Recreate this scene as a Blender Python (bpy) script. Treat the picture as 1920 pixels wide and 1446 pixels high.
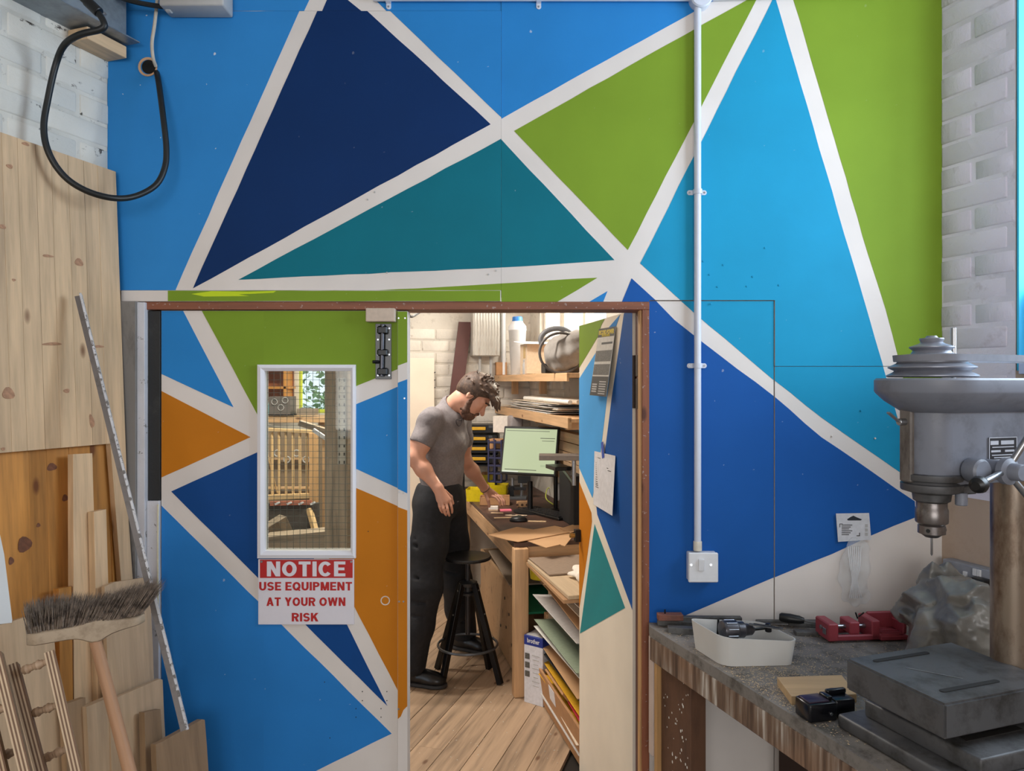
import bpy, bmesh, math, random
import numpy as np
from mathutils import Vector, Matrix
random.seed(7); rng = np.random.default_rng(7)
for o in list(bpy.data.objects): bpy.data.objects.remove(o)
SC = bpy.context.scene; COL = SC.collection
# ------------------------------------------------------------------ camera (photo is 1920 x 1446)
F = 1387.0; D0 = 2.31; CZ = 1.65; HY = 715.0
cam = bpy.data.cameras.new('camera'); camo = bpy.data.objects.new('camera', cam); COL.objects.link(camo)
cam.sensor_fit = 'HORIZONTAL'; cam.sensor_width = 36.0; cam.lens = 36.0 * F / 1920.0
cam.shift_y = -(723.0 - HY) / 1920.0; cam.clip_start = 0.05
camo.location = (0, -D0, CZ); camo.rotation_euler = (math.pi / 2, 0, 0)
SC.camera = camo
# ------------------------------------------------------------------ world, sun, daylight, exposure
wd = bpy.data.worlds.new('sky'); SC.world = wd; wd.use_nodes = True
bg = wd.node_tree.nodes['Background']; bg.inputs[0].default_value = (0.78, 0.88, 1.0, 1); bg.inputs[1].default_value = 1.6
def lamp(name, kind, loc, energy, color, direction=None, size=None, sy=None, angle=None):
    l = bpy.data.lights.new(name, kind); l.energy = energy; l.color = color
    if size:
        l.shape = 'RECTANGLE'; l.size = size; l.size_y = sy or size
    if angle: l.angle = angle
    o = bpy.data.objects.new(name, l); COL.objects.link(o); o.location = loc
    if direction: o.rotation_euler = Vector(direction).to_track_quat('-Z', 'Y').to_euler()
    return o
lamp('sun', 'SUN', (3, 6, 6), 5.5, (1.0, 0.86, 0.66), (-0.60, -0.97, -0.66), angle=0.02)
lamp('rear_window_daylight', 'AREA', (-0.2, -6.05, 1.95), 84, (1.0, 0.955, 0.90), (0, 1, 0), 3.6, 1.7)
lamp('side_window_daylight', 'AREA', (2.06, -0.74, 2.3), 54, (0.68, 0.84, 1.0), (-0.9, 0.25, -0.12), 1.15, 1.15)
lamp('inner_window_daylight', 'AREA', (0.78, 2.88, 2.3), 60, (1.0, 0.93, 0.82), (-0.977, -0.215, -0.25), 1.4, 0.75)
SC.view_settings.view_transform = 'Standard'; SC.view_settings.look = 'None'
SC.view_settings.exposure = 0.0; SC.view_settings.gamma = 1.0; SC.view_settings.use_curve_mapping = False
# ------------------------------------------------------------------ helpers
def P(px, py, d): return Vector(((px - 960) * d / F, d - D0, CZ - (py - HY) * d / F))
def W(px, py, y=0.0): return P(px, py, D0 + y)
def RP(px, py, p0, n):                      # pixel ray meets a plane
    c = Vector((0, -D0, CZ)); r = Vector(((px - 960) / F, 1.0, -(py - HY) / F)); n = Vector(n)
    return c + r * ((Vector(p0) - c).dot(n) / r.dot(n))
def RZ(px, py, z): return RP(px, py, (0, 0, z), (0, 0, 1))
def lin(c):
    return tuple(((v / 255) / 12.92 if v / 255 <= 0.04045 else ((v / 255 + 0.055) / 1.055) ** 2.4) for v in c)
WMX = {}
def wm(o): return WMX.get(o.name, Matrix.Identity(4))
def place(o, M, parent=None):
    WMX[o.name] = M.copy()
    if parent is not None:
        o.parent = parent; o.matrix_basis = wm(parent).inverted() @ M
    else: o.matrix_basis = M
    return o
def link(name, me, M, mat=None, parent=None):
    o = bpy.data.objects.new(name, me); COL.objects.link(o)
    if mat is not None and len(me.materials) == 0: me.materials.append(mat)
    return place(o, M, parent)
def tag(o, label, cat, group=None, kind=None):
    o['label'] = label
    if cat: o['category'] = cat
    if group: o['group'] = group
    if kind: o['kind'] = kind
    return o
def struct(o): o['kind'] = 'structure'; return o
def T(name, label, cat, loc, group=None, rot=None):
    o = bpy.data.objects.new(name, None); COL.objects.link(o); o.empty_display_size = 0.05
    M = Matrix.Translation(Vector(loc))
    if rot is not None: M = M @ rot.to_4x4()
    place(o, M); return tag(o, label, cat, group)
def smoothen(me, ang=0.7):
    for p in me.polygons: p.use_smooth = True
    try: me.set_sharp_from_angle(angle=ang)
    except Exception: pass
def mk(name, verts, faces, mat, parent=None, smooth=False, origin=None):
    vs = [Vector(v) for v in verts]
    if origin is None:
        lo = Vector([min(v[i] for v in vs) for i in range(3)]); hi = Vector([max(v[i] for v in vs) for i in range(3)])
        origin = (lo + hi) / 2
        if parent is None: origin.z = lo.z
    origin = Vector(origin)
    me = bpy.data.meshes.new(name); me.from_pydata([tuple(v - origin) for v in vs], [], faces); me.update()
    if smooth: smoothen(me)
    return link(name, me, Matrix.Translation(origin), mat, parent)
def frame(x=None, z=None, y=None):          # rotation whose columns are the given axes
    if x is not None and z is not None:
        x = Vector(x).normalized(); z = Vector(z); z = (z - x * z.dot(x)).normalized(); y = z.cross(x)
    elif z is not None:
        z = Vector(z).normalized(); h = Vector((1, 0, 0)) if abs(z.x) < 0.9 else Vector((0, 1, 0))
        x = (h - z * h.dot(z)).normalized(); y = z.cross(x)
    else:
        x = Vector(x).normalized(); h = Vector((0, 0, 1)) if abs(x.z) < 0.9 else Vector((0, 1, 0))
        z = (h - x * h.dot(x)).normalized(); y = z.cross(x)
    return Matrix((x, y, z)).transposed()
def RZm(a): return Matrix.Rotation(a, 3, 'Z')
def box_me(name, s, bev=0.0, seg=1):
    bm = bmesh.new(); bmesh.ops.create_cube(bm, size=1.0)
    for v in bm.verts: v.co = Vector((v.co.x * s[0], v.co.y * s[1], v.co.z * s[2]))
    if bev: bmesh.ops.bevel(bm, geom=list(bm.edges), offset=bev, segments=seg, affect='EDGES', profile=0.5)
    me = bpy.data.meshes.new(name); bm.to_mesh(me); bm.free()
    if seg > 1: smoothen(me, 0.9)
    return me
def box(name, c, s, mat, parent=None, rot=None, bev=0.0015, seg=1):
    bev = min(bev, min(s) * 0.3)
    M = Matrix.Translation(Vector(c)) @ (rot.to_4x4() if rot is not None else Matrix.Identity(4))
    return link(name, box_me(name, s, bev, seg), M, mat, parent)
def bar(name, a, b, w, t, mat, parent=None, up=(0, 0, 1), bev=0.0015):   # a beam from a to b, long axis local X
    a = Vector(a); b = Vector(b); up = Vector(up)
    if abs((b - a).normalized().dot(up)) > 0.98: up = Vector((0, 1, 0))
    return box(name, (a + b) / 2, ((b - a).length, w, t), mat, parent, frame(x=b - a, z=up), bev)
def prism(name, pts, ext, mat, parent=None, origin=None):               # polygon extruded by a vector
    pts = [Vector(p) for p in pts]; ext = Vector(ext); n = len(pts)
    nrm = Vector((0, 0, 0))
    for i in range(n): nrm += (pts[i] - pts[0]).cross(pts[(i + 1) % n] - pts[0])
    if nrm.dot(ext) > 0: pts = pts[::-1]
    vs = pts + [p + ext for p in pts]
    fs = [tuple(range(n)), tuple(range(2 * n - 1, n - 1, -1))] + [((i + 1) % n, i, n + i, n + (i + 1) % n) for i in range(n)]
    return mk(name, vs, fs, mat, parent, origin=origin)
def lathe(name, base, axis, prof, mat, parent=None, seg=28, sharp=0.6, rx=1.0, ry=1.0):
    vs, fs = [], []
    n = len(prof)
    for (r, h) in prof:
        for k in range(seg):
            a = 2 * math.pi * k / seg; vs.append((r * rx * math.cos(a), r * ry * math.sin(a), h))
    for i in range(n - 1):
        for k in range(seg):
            k2 = (k + 1) % seg; fs.append((i * seg + k, i * seg + k2, (i + 1) * seg + k2, (i + 1) * seg + k))
    fs.append(tuple(range(seg - 1, -1, -1))); fs.append(tuple(range((n - 1) * seg, n * seg)))
    me = bpy.data.meshes.new(name); me.from_pydata(vs, [], fs); me.update(); smoothen(me, sharp)
    return link(name, me, Matrix.Translation(Vector(base)) @ frame(z=axis).to_4x4(), mat, parent)
def cyl(name, a, b, r0, mat, parent=None, r1=None, seg=20):
    a = Vector(a); b = Vector(b); L = (b - a).length; r1 = r0 if r1 is None else r1
    c = min(r0, r1, L) * 0.12
    return lathe(name, a, b - a, [(r0 - c, 0), (r0, c), (r1, L - c), (r1 - c, L)], mat, parent, seg)
def catmull(pts, k=6, closed=False):
    pts = [Vector(p) for p in pts]; n = len(pts); out = []
    for i in range(n if closed else n - 1):
        g = (lambda j: pts[j % n]) if closed else (lambda j: pts[max(0, min(n - 1, j))])
        p0, p1, p2, p3 = g(i - 1), g(i), g(i + 1), g(i + 2)
        for q in range(k):
            t = q / k
            out.append(0.5 * ((2 * p1) + (p2 - p0) * t + (2 * p0 - 5 * p1 + 4 * p2 - p3) * t * t + (3 * p1 - p0 - 3 * p2 + p3) * t ** 3))
    if not closed: out.append(pts[-1])
    return out
def tube_geo(path, r, seg=8, closed=False):
    vs, fs = [], []; n = len(path); prev = None
    for i, p in enumerate(path):
        a = path[(i - 1) % n] if (i or closed) else path[0]; b = path[(i + 1) % n] if (i < n - 1 or closed) else path[-1]
        t = (b - a).normalized()
        if prev is None: x = frame(z=t).col[0].copy()
        else: x = (prev - t * prev.dot(t)).normalized()
        prev = x; y = t.cross(x); rr = r[i] if isinstance(r, (list, tuple)) else r
        for k in range(seg):
            an = 2 * math.pi * k / seg; vs.append(p + (x * math.cos(an) + y * math.sin(an)) * rr)
    m = n if closed else n - 1
    for i in range(m):
        for k in range(seg):
            k2 = (k + 1) % seg; i2 = (i + 1) % n
            fs.append((i * seg + k, i * seg + k2, i2 * seg + k2, i2 * seg + k))
    if not closed: fs.append(tuple(range(seg - 1, -1, -1))); fs.append(tuple(range((n - 1) * seg, n * seg)))
    return vs, fs
def tube(name, pts, r, mat, parent=None, seg=8, k=6, closed=False):
    path = catmull(pts, k, closed) if k else [Vector(p) for p in pts]
    vs, fs = tube_geo(path, r, seg, closed); return mk(name, vs, fs, mat, parent, smooth=True)
def join_geo(name, parts, mat, parent=None, smooth=False):
    vs, fs = [], []
    for v, f in parts:
        o = len(vs); vs += list(v); fs += [tuple(i + o for i in q) for q in f]
    return mk(name, vs, fs, mat, parent, smooth)
def quadbox(c, x, y, z):                     # box geometry from centre and three half-axis vectors
    c, x, y, z = Vector(c), Vector(x), Vector(y), Vector(z)
    vs = [c + sx * x + sy * y + sz * z for sz in (-1, 1) for sy in (-1, 1) for sx in (-1, 1)]
    return vs, [(0, 2, 3, 1), (4, 5, 7, 6), (0, 1, 5, 4), (2, 6, 7, 3), (0, 4, 6, 2), (1, 3, 7, 5)]
def text(name, s, loc, size, rot, mat, parent, align='CENTER', weight=0.0, width=None):
    cu = bpy.data.curves.new(name, 'FONT'); cu.body = s; cu.size = size; cu.align_x = align; cu.align_y = 'CENTER'
    cu.extrude = 0.0002; cu.offset = weight; cu.resolution_u = 3
    to = bpy.data.objects.new(name, cu); COL.objects.link(to)
    bpy.context.view_layer.update()
    me = bpy.data.meshes.new_from_object(to.evaluated_get(bpy.context.evaluated_depsgraph_get()))
    bpy.data.objects.remove(to)
    if width:
        xs = [v.co.x for v in me.vertices]; k = width / (max(xs) - min(xs)); m = (max(xs) + min(xs)) / 2
        for v in me.vertices: v.co.x = (v.co.x - m) * k
    me.materials.clear()
    return link(name, me, Matrix.Translation(Vector(loc)) @ rot.to_4x4(), mat, parent)
def clip(poly, x0, x1, y0, y1):              # 2-D polygon clipped to a rectangle
    def cut(pl, inside, inter):
        out = []
        for i in range(len(pl)):
            a, b = pl[i - 1], pl[i]; ia, ib = inside(a), inside(b)
            if ib:
                if not ia: out.append(inter(a, b))
                out.append(b)
            elif ia: out.append(inter(a, b))
        return out
    def ix(x): return lambda a, b: (x, a[1] + (b[1] - a[1]) * (x - a[0]) / (b[0] - a[0]))
    def iy(y): return lambda a, b: (a[0] + (b[0] - a[0]) * (y - a[1]) / (b[1] - a[1]), y)
    for ins, it in ((lambda p: p[0] >= x0, ix(x0)), (lambda p: p[0] <= x1, ix(x1)), (lambda p: p[1] >= y0, iy(y0)), (lambda p: p[1] <= y1, iy(y1))):
        if not poly: return []
        poly = cut(poly, ins, it)
    return poly
def wobble(poly, step=38, amp=0.7):          # a hand-masked paint edge
    out = []
    for i in range(len(poly)):
        a, b = poly[i], poly[(i + 1) % len(poly)]; L = math.hypot(b[0] - a[0], b[1] - a[1]); n = max(1, int(L / step))
        for k in range(n):
            t = k / n; j = amp if k else 0
            nx, ny = -(b[1] - a[1]) / max(L, 1e-6), (b[0] - a[0]) / max(L, 1e-6); e = random.uniform(-j, j)
            out.append((a[0] + (b[0] - a[0]) * t + nx * e, a[1] + (b[1] - a[1]) * t + ny * e))
    return out
# ------------------------------------------------------------------ signed-distance modelling (bodies, bags)
class SDF:
    def __init__(s, lo, hi, h):
        s.lo = np.array(lo, float); s.h = h; s.n = np.ceil((np.array(hi) - s.lo) / h).astype(int) + 1
        s.f = np.full(s.n, 0.06, np.float32)
    def sub(s, lo, hi):
        a = np.maximum(0, np.floor((np.array(lo) - s.lo) / s.h).astype(int)); b = np.minimum(s.n, np.ceil((np.array(hi) - s.lo) / s.h).astype(int) + 1)
        sl = tuple(slice(int(x), int(max(x, y))) for x, y in zip(a, b))
        ax = [(s.lo[i] + s.h * np.arange(sl[i].start, sl[i].stop)).astype(np.float32) for i in range(3)]
        return sl, np.meshgrid(*ax, indexing='ij', sparse=True)
    def mix(s, sl, d, k, op):
        f = s.f[sl]
        if op == 'sub':
            h = np.clip(0.5 - 0.5 * (f + d) / k, 0, 1); s.f[sl] = f * (1 - h) - d * h + k * h * (1 - h)
        else:
            h = np.clip(0.5 + 0.5 * (f - d) / k, 0, 1); s.f[sl] = f * (1 - h) + d * h - k * h * (1 - h)
    def cone(s, a, b, ra, rb, k=0.02, op='add'):
        a = np.array(a, float); b = np.array(b, float); m = max(ra, rb) + 0.05
        sl, (X, Y, Z) = s.sub(np.minimum(a, b) - m, np.maximum(a, b) + m)
        d = b - a; L = max(float(d @ d), 1e-9)
        t = np.clip(((X - a[0]) * d[0] + (Y - a[1]) * d[1] + (Z - a[2]) * d[2]) / L, 0, 1)
        q = np.sqrt((X - a[0] - t * d[0]) ** 2 + (Y - a[1] - t * d[1]) ** 2 + (Z - a[2] - t * d[2]) ** 2) - (ra + (rb - ra) * t)
        s.mix(sl, q, k, op)
    def chain(s, pts, rs, k=0.02):
        for i in range(len(pts) - 1): s.cone(pts[i], pts[i + 1], rs[i], rs[i + 1], k)
    def ell(s, c, r, R=None, k=0.02, op='add'):
        c = np.array(c, float); m = max(r) + 0.05; sl, (X, Y, Z) = s.sub(c - m, c + m)
        X = X - c[0]; Y = Y - c[1]; Z = Z - c[2]
        R = np.eye(3) if R is None else np.array(R)
        u = [R[0, i] * X + R[1, i] * Y + R[2, i] * Z for i in range(3)]
        k0 = np.sqrt(sum((u[i] / r[i]) ** 2 for i in range(3))); k1 = np.sqrt(sum((u[i] / r[i] ** 2) ** 2 for i in range(3)))
        s.mix(sl, k0 * (k0 - 1) / np.maximum(k1, 1e-6), k, op)
    def ripple(s, amp, freq, seed=0):
        r = np.random.default_rng(seed); _, (X, Y, Z) = s.sub(s.lo, s.lo + s.n * s.h)
        for _ in range(5):
            w = r.normal(size=3) * freq; s.f += (amp * np.sin(w[0] * X + w[1] * Y + w[2] * Z + r.uniform(0, 6))).astype(np.float32)
    def facet(s, c, r, seed, n=20, k=0.010):      # a many-sided lump
        q = np.random.default_rng(seed); c = np.array(c, float); m = r * 1.3 + 0.05; sl, (X, Y, Z) = s.sub(c - m, c + m); d = None
        for _ in range(n):
            v = q.normal(size=3); v /= np.linalg.norm(v); e = (X - c[0]) * v[0] + (Y - c[1]) * v[1] + (Z - c[2]) * v[2] - r * q.uniform(0.72, 1.05)
            d = e if d is None else np.maximum(d, e)
        s.mix(sl, d, k, 'add')
    def crease(s, amp, freq, seed=0, n=6):       # sharp folds, as in crumpled film
        r = np.random.default_rng(seed); _, (X, Y, Z) = s.sub(s.lo, s.lo + s.n * s.h)
        for i in range(n):
            w = r.normal(size=3); w *= freq * (0.6 + 0.4 * i) / np.linalg.norm(w); a = r.uniform(0, 6, 3)
            q = w[0] * X + w[1] * Y + w[2] * Z + 0.8 * np.sin(9 * X + a[0]) + 0.8 * np.sin(11 * Z + a[1]) + a[2]
            s.f += (amp / (0.6 + 0.4 * i) * (2 * np.abs((q / 3.1416) % 2 - 1) - 1)).astype(np.float32)
    def halfspace(s, p, n, k=0.006):           # keep the side n points away from
        _, (X, Y, Z) = s.sub(s.lo, s.lo + s.n * s.h); d = (X - p[0]) * n[0] + (Y - p[1]) * n[1] + (Z - p[2]) * n[2]
        s.f = np.maximum(s.f, d[:s.n[0], :s.n[1], :s.n[2]].astype(np.float32))
    def mesh(s):
        f = s.f; sg = f < 0; c = np.zeros(tuple(x - 1 for x in f.shape), np.int8)
        offs = [(i, j, k) for i in (0, 1) for j in (0, 1) for k in (0, 1)]
        for o in offs: c += sg[o[0]:f.shape[0] - 1 + o[0], o[1]:f.shape[1] - 1 + o[1], o[2]:f.shape[2] - 1 + o[2]]
        mask = (c > 0) & (c < 8); ids = np.argwhere(mask); idx = np.full(mask.shape, -1, np.int64); idx[mask] = np.arange(len(ids))
        acc = np.zeros((len(ids), 3)); cnt = np.zeros(len(ids))
        for o in offs:
            for ax in range(3):
                if o[ax]: continue
                o2 = list(o); o2[ax] = 1
                f1 = f[ids[:, 0] + o[0], ids[:, 1] + o[1], ids[:, 2] + o[2]]; f2 = f[ids[:, 0] + o2[0], ids[:, 1] + o2[1], ids[:, 2] + o2[2]]
                m = (f1 < 0) != (f2 < 0); t = f1[m] / (f1[m] - f2[m]); q = np.tile(np.array(o, float), (m.sum(), 1)); q[:, ax] += t
                acc[m] += q; cnt[m] += 1
        v = s.lo + s.h * (ids + acc / cnt[:, None]); faces = []
        for ax in range(3):
            b, d = [(1, 2), (2, 0), (0, 1)][ax]
            sa = [slice(None)] * 3; sb = [slice(None)] * 3; sa[ax] = slice(0, -1); sb[ax] = slice(1, None)
            e = np.argwhere(sg[tuple(sa)] != sg[tuple(sb)])
            lim = np.array(mask.shape); ok = (e[:, b] >= 1) & (e[:, d] >= 1) & (e[:, b] < lim[b]) & (e[:, d] < lim[d]); e = e[ok]
            eb = e.copy(); eb[:, b] -= 1; ed = e.copy(); ed[:, d] -= 1; ebd = eb.copy(); ebd[:, d] -= 1
            q = np.stack([idx[tuple(x.T)] for x in (e, eb, ebd, ed)], 1); fl = sg[tuple(e.T)]
            q[~fl] = q[~fl][:, ::-1]; faces.append(q)
        return v, np.concatenate(faces)
    def obj(s, name, mat, parent=None, origin=None):
        v, fa = s.mesh()
        o0 = np.array(origin if origin is not None else (v.min(0) + v.max(0)) / 2, float)
        if origin is None and parent is None: o0[2] = v[:, 2].min()
        me = bpy.data.meshes.new(name); me.from_pydata((v - o0).tolist(), [], fa.tolist()); me.update()
        for p in me.polygons: p.use_smooth = True
        return link(name, me, Matrix.Translation(Vector(o0)), mat, parent)
# ------------------------------------------------------------------ materials
MATS = {}
def nodes(name):
    m = bpy.data.materials.new(name); m.use_nodes = True; nt = m.node_tree
    return m, nt, nt.nodes['Principled BSDF']
def N(nt, t, **kw):
    n = nt.nodes.new(t)
    for k, v in kw.items(): setattr(n, k, v)
    return n
def noise(nt, scale, detail=3, vec=None, rough=0.5):
    n = N(nt, 'ShaderNodeTexNoise'); n.inputs['Scale'].default_value = scale; n.inputs['Detail'].default_value = detail; n.inputs['Roughness'].default_value = rough
    if vec is not None: nt.links.new(vec, n.inputs['Vector'])
    return n.outputs[0]
def ramp(nt, fac, stops):
    r = N(nt, 'ShaderNodeValToRGB'); e = r.color_ramp.elements
    while len(e) < len(stops): e.new(0.5)
    for el, (p, c) in zip(e, stops): el.position = p; el.color = (*c[:3], 1)
    nt.links.new(fac, r.inputs[0]); return r.outputs[0]
def mixc(nt, fac, a, b):
    m = N(nt, 'ShaderNodeMix', data_type='RGBA')
    for i, v in ((0, fac), (6, a), (7, b)):
        if hasattr(v, 'links') or hasattr(v, 'is_output'): nt.links.new(v, m.inputs[i])
        else: m.inputs[i].default_value = v if i == 0 else (*v[:3], 1)
    return m.outputs[2]
def bump(nt, bs, h, strength=0.3, dist=0.002):
    b = N(nt, 'ShaderNodeBump'); b.inputs['Strength'].default_value = strength; b.inputs['Distance'].default_value = dist
    nt.links.new(h, b.inputs['Height']); nt.links.new(b.outputs[0], bs.inputs['Normal'])
def coord(nt, scale=(1, 1, 1), rnd=False, kind='Object'):
    tc = N(nt, 'ShaderNodeTexCoord'); mp = N(nt, 'ShaderNodeMapping'); mp.inputs['Scale'].default_value = scale
    nt.links.new(tc.outputs[kind], mp.inputs[0])
    if rnd:
        oi = N(nt, 'ShaderNodeObjectInfo'); ml = N(nt, 'ShaderNodeMath', operation='MULTIPLY'); ml.inputs[1].default_value = 37.0
        nt.links.new(oi.outputs['Random'], ml.inputs[0]); nt.links.new(ml.outputs[0], mp.inputs['Location'])
    return mp.outputs[0]
def plain(name, c, rough=0.5, metal=0.0, bumpy=0.0, scale=60, var=0.08, alpha=None, spec=None, trans=0.0):
    if name in MATS: return MATS[name]
    m, nt, b = nodes(name); c = lin(c); v = coord(nt)
    n = noise(nt, scale, 4, v)
    nt.links.new(ramp(nt, n, [(0.3, tuple(x * (1 - var) for x in c)), (0.7, tuple(min(1, x * (1 + var)) for x in c))]), b.inputs['Base Color'])
    b.inputs['Roughness'].default_value = rough; b.inputs['Metallic'].default_value = metal
    if spec is not None: b.inputs['Specular IOR Level'].default_value = spec
    if alpha is not None: b.inputs['Alpha'].default_value = alpha
    if trans: b.inputs['Transmission Weight'].default_value = trans
    if bumpy: bump(nt, b, n, bumpy, 0.003)
    MATS[name] = m; return m
def wood(name, c, axis=0, dark=0.62, rough=0.55, grain=9.0, knots=True, speck=0.0):
    key = name + str(axis)
    if key in MATS: return MATS[key]
    m, nt, b = nodes(key); c = lin(c); sc = [grain * 5] * 3; sc[axis] = grain * 0.35
    v = coord(nt, tuple(sc), True); n1 = noise(nt, 1.0, 4, v, 0.6)
    col = ramp(nt, n1, [(0.3, tuple(x * dark for x in c)), (0.5, tuple(x * 0.93 for x in c)), (0.7, tuple(min(1, x * 1.1) for x in c))])
    sk = [10.0] * 3; sk[axis] = 4.5; vk = coord(nt, tuple(sk), True)
    if knots:
        vo = N(nt, 'ShaderNodeTexVoronoi'); vo.inputs['Scale'].default_value = 1.0; nt.links.new(vk, vo.inputs[0])
        k = ramp(nt, vo.outputs[0], [(0.06, (1, 1, 1)), (0.13, (0, 0, 0))])
        col = mixc(nt, k, col, tuple(x * y for x, y in zip(c, (0.34, 0.24, 0.18))))
    oi = N(nt, 'ShaderNodeObjectInfo'); hv = N(nt, 'ShaderNodeHueSaturation')
    mr = N(nt, 'ShaderNodeMapRange'); mr.inputs[3].default_value = 0.8; mr.inputs[4].default_value = 1.12
    nt.links.new(oi.outputs['Random'], mr.inputs[0]); nt.links.new(mr.outputs[0], hv.inputs['Value']); nt.links.new(col, hv.inputs['Color'])
    col = hv.outputs[0]
    if speck:
        s = noise(nt, 90, 2, coord(nt)); col = mixc(nt, ramp(nt, s, [(0.66, (0, 0, 0)), (0.7, (speck,) * 3)]), col, (0.7, 0.7, 0.68))
    nt.links.new(col, b.inputs['Base Color']); b.inputs['Roughness'].default_value = rough
    bump(nt, b, n1, 0.15, 0.002); MATS[key] = m; return m
def paint(name, c, rough=0.58, chips=0.0, dirt=0.0, gain=1.22):
    if name in MATS: return MATS[name]
    m, nt, b = nodes(name); c = tuple(min(0.92, x * gain) for x in lin(c)); v = coord(nt)
    n = noise(nt, 3.5, 4, v)
    col = ramp(nt, n, [(0.3, tuple(x * 0.93 for x in c)), (0.7, tuple(min(0.95, x * 1.05) for x in c))])
    if chips:
        ch = noise(nt, 42, 3, v, 0.45); col = mixc(nt, ramp(nt, ch, [(0.745, (0, 0, 0)), (0.76, (chips,) * 3)]), col, (0.75, 0.76, 0.76))
    if dirt:
        dn = noise(nt, 7, 6, v, 0.7); col = mixc(nt, ramp(nt, dn, [(0.52, (0, 0, 0)), (0.72, (dirt,) * 3)]), col, (0.12, 0.10, 0.08))
    nt.links.new(col, b.inputs['Base Color']); b.inputs['Roughness'].default_value = rough
    b.inputs['Specular IOR Level'].default_value = 0.13
    bump(nt, b, noise(nt, 130, 2, v), 0.06, 0.002); MATS[name] = m; return m
def grime(name, c, d, thr=(0.52, 0.66), scale=16, rough=0.7, stretch=(1, 1, 1), bmp=0.5, dist=0.004, metal=0.0):   # a base with worn or dirty patches
    if name in MATS: return MATS[name]
    m, nt, b = nodes(name); v = coord(nt, stretch, 'brick' in name or 'block' in name); c = lin(c); d = lin(d); n = noise(nt, scale, 8, v, 0.68); n2 = noise(nt, scale * 0.25, 3, v)
    base = ramp(nt, n2, [(0.3, tuple(x * 0.85 for x in c)), (0.7, tuple(min(1, x * 1.08) for x in c))])
    nt.links.new(mixc(nt, ramp(nt, n, [(thr[0], (0, 0, 0)), (thr[1], (1, 1, 1))]), base, d), b.inputs['Base Color'])
    b.inputs['Roughness'].default_value = rough; b.inputs['Metallic'].default_value = metal
    bump(nt, b, n, bmp, dist); MATS[name] = m; return m
def pane(name, tint, fac):
    m = bpy.data.materials.new(name); m.use_nodes = True; nt = m.node_tree; nt.nodes.clear()
    o = N(nt, 'ShaderNodeOutputMaterial'); t = N(nt, 'ShaderNodeBsdfTransparent'); g = N(nt, 'ShaderNodeBsdfGlossy'); mx = N(nt, 'ShaderNodeMixShader')
    t.inputs[0].default_value = (*tint, 1); g.inputs['Roughness'].default_value = 0.02; mx.inputs[0].default_value = fac
    nt.links.new(t.outputs[0], mx.inputs[1]); nt.links.new(g.outputs[0], mx.inputs[2]); nt.links.new(mx.outputs[0], o.inputs[0]); return m
def emit(name, c, s):
    if name in MATS: return MATS[name]
    m, nt, b = nodes(name); b.inputs['Base Color'].default_value = (0, 0, 0, 1); b.inputs['Emission Color'].default_value = (*lin(c), 1); b.inputs['Emission Strength'].default_value = s
    MATS[name] = m; return m
# ------------------------------------------------------------------ palette
WHITE = paint('white_wall_paint', (214, 206, 200), chips=0.0, gain=1.1)
LBLUE = paint('light_blue_paint', (44, 122, 186), chips=0.75)
SBLUE = paint('sky_blue_paint', (38, 118, 182), chips=0.4)
NAVY = paint('navy_paint', (8, 42, 88), chips=0.12)
DBLUE = paint('dark_blue_paint', (16, 64, 124), chips=0.15)
MBLUE = paint('royal_blue_paint', (24, 78, 146), chips=0.25)
TEAL = paint('teal_paint', (8, 100, 116), chips=0.3)
CYAN = paint('cyan_paint', (26, 134, 172), chips=0.12)
GREEN = paint('lime_green_paint', (112, 138, 40), chips=0.08)
ORANGE = paint('orange_paint', (178, 108, 24), chips=0.12)
LIME = paint('bright_lime_paint', (180, 200, 40))
PLAST = plain('white_plastic', (226, 226, 228), 0.35, var=0.02)
GREYP = plain('grey_plastic', (176, 174, 172), 0.45, var=0.03)
BLACKP = plain('black_plastic', (16, 16, 17), 0.4)
BLACKM = plain('black_metal', (14, 14, 16), 0.35, 0.3)
STEEL = plain('bright_steel', (170, 172, 176), 0.3, 0.95, 0.05)
GALV = grime('galvanised_steel', (150, 158, 164), (112, 118, 122), (0.45, 0.7), 9, 0.42, bmp=0.05, metal=0.7)
IRON = grime('grey_machine_enamel', (126, 130, 142), (96, 97, 104), (0.5, 0.75), 12, 0.42, bmp=0.1, dist=0.001)
CAST = grime('worn_cast_iron', (92, 92, 94), (56, 54, 52), (0.48, 0.7), 14, 0.5, bmp=0.2, dist=0.001, metal=0.35)
PINE = lambda ax: wood('pine', (220, 186, 146), ax, 0.72)
PINEO = lambda ax: wood('varnished_pine', (204, 140, 66), ax, 0.62)
PLY = lambda ax: wood('plywood', (200, 170, 136), ax, 0.8, knots=False)
PLYD = lambda ax: wood('dark_plywood', (162, 132, 100), ax, 0.75, knots=False)
FRAMEW = lambda ax: wood('red_brown_frame', (132, 76, 50), ax, 0.6, speck=0.25)
STOPW = lambda ax: wood('pale_stop_timber', (204, 158, 104), ax, 0.75)
DESKW = lambda ax: wood('desk_timber', (212, 170, 126), ax, 0.78)
FLOORW = lambda ax: wood('worn_floor_plank', (176, 148, 120), ax, 0.5, rough=0.6, grain=5.0)
CARD = plain('cardboard', (178, 132, 90), 0.8, scale=25)
BRICKW = grime('painted_brick_white', (226, 218, 206), (150, 138, 124), (0.60, 0.74), 26, 0.6, bmp=0.6, dist=0.006)
BRICKL = grime('painted_brick_chipped', (222, 218, 208), (66, 58, 50), (0.595, 0.64), 11, 0.6, (1, 1, 1.6), bmp=0.7, dist=0.008)
BRICKG = grime('painted_block_grey', (228, 222, 236), (178, 166, 176), (0.58, 0.78), 10, 0.6, bmp=0.8, dist=0.008)
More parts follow.
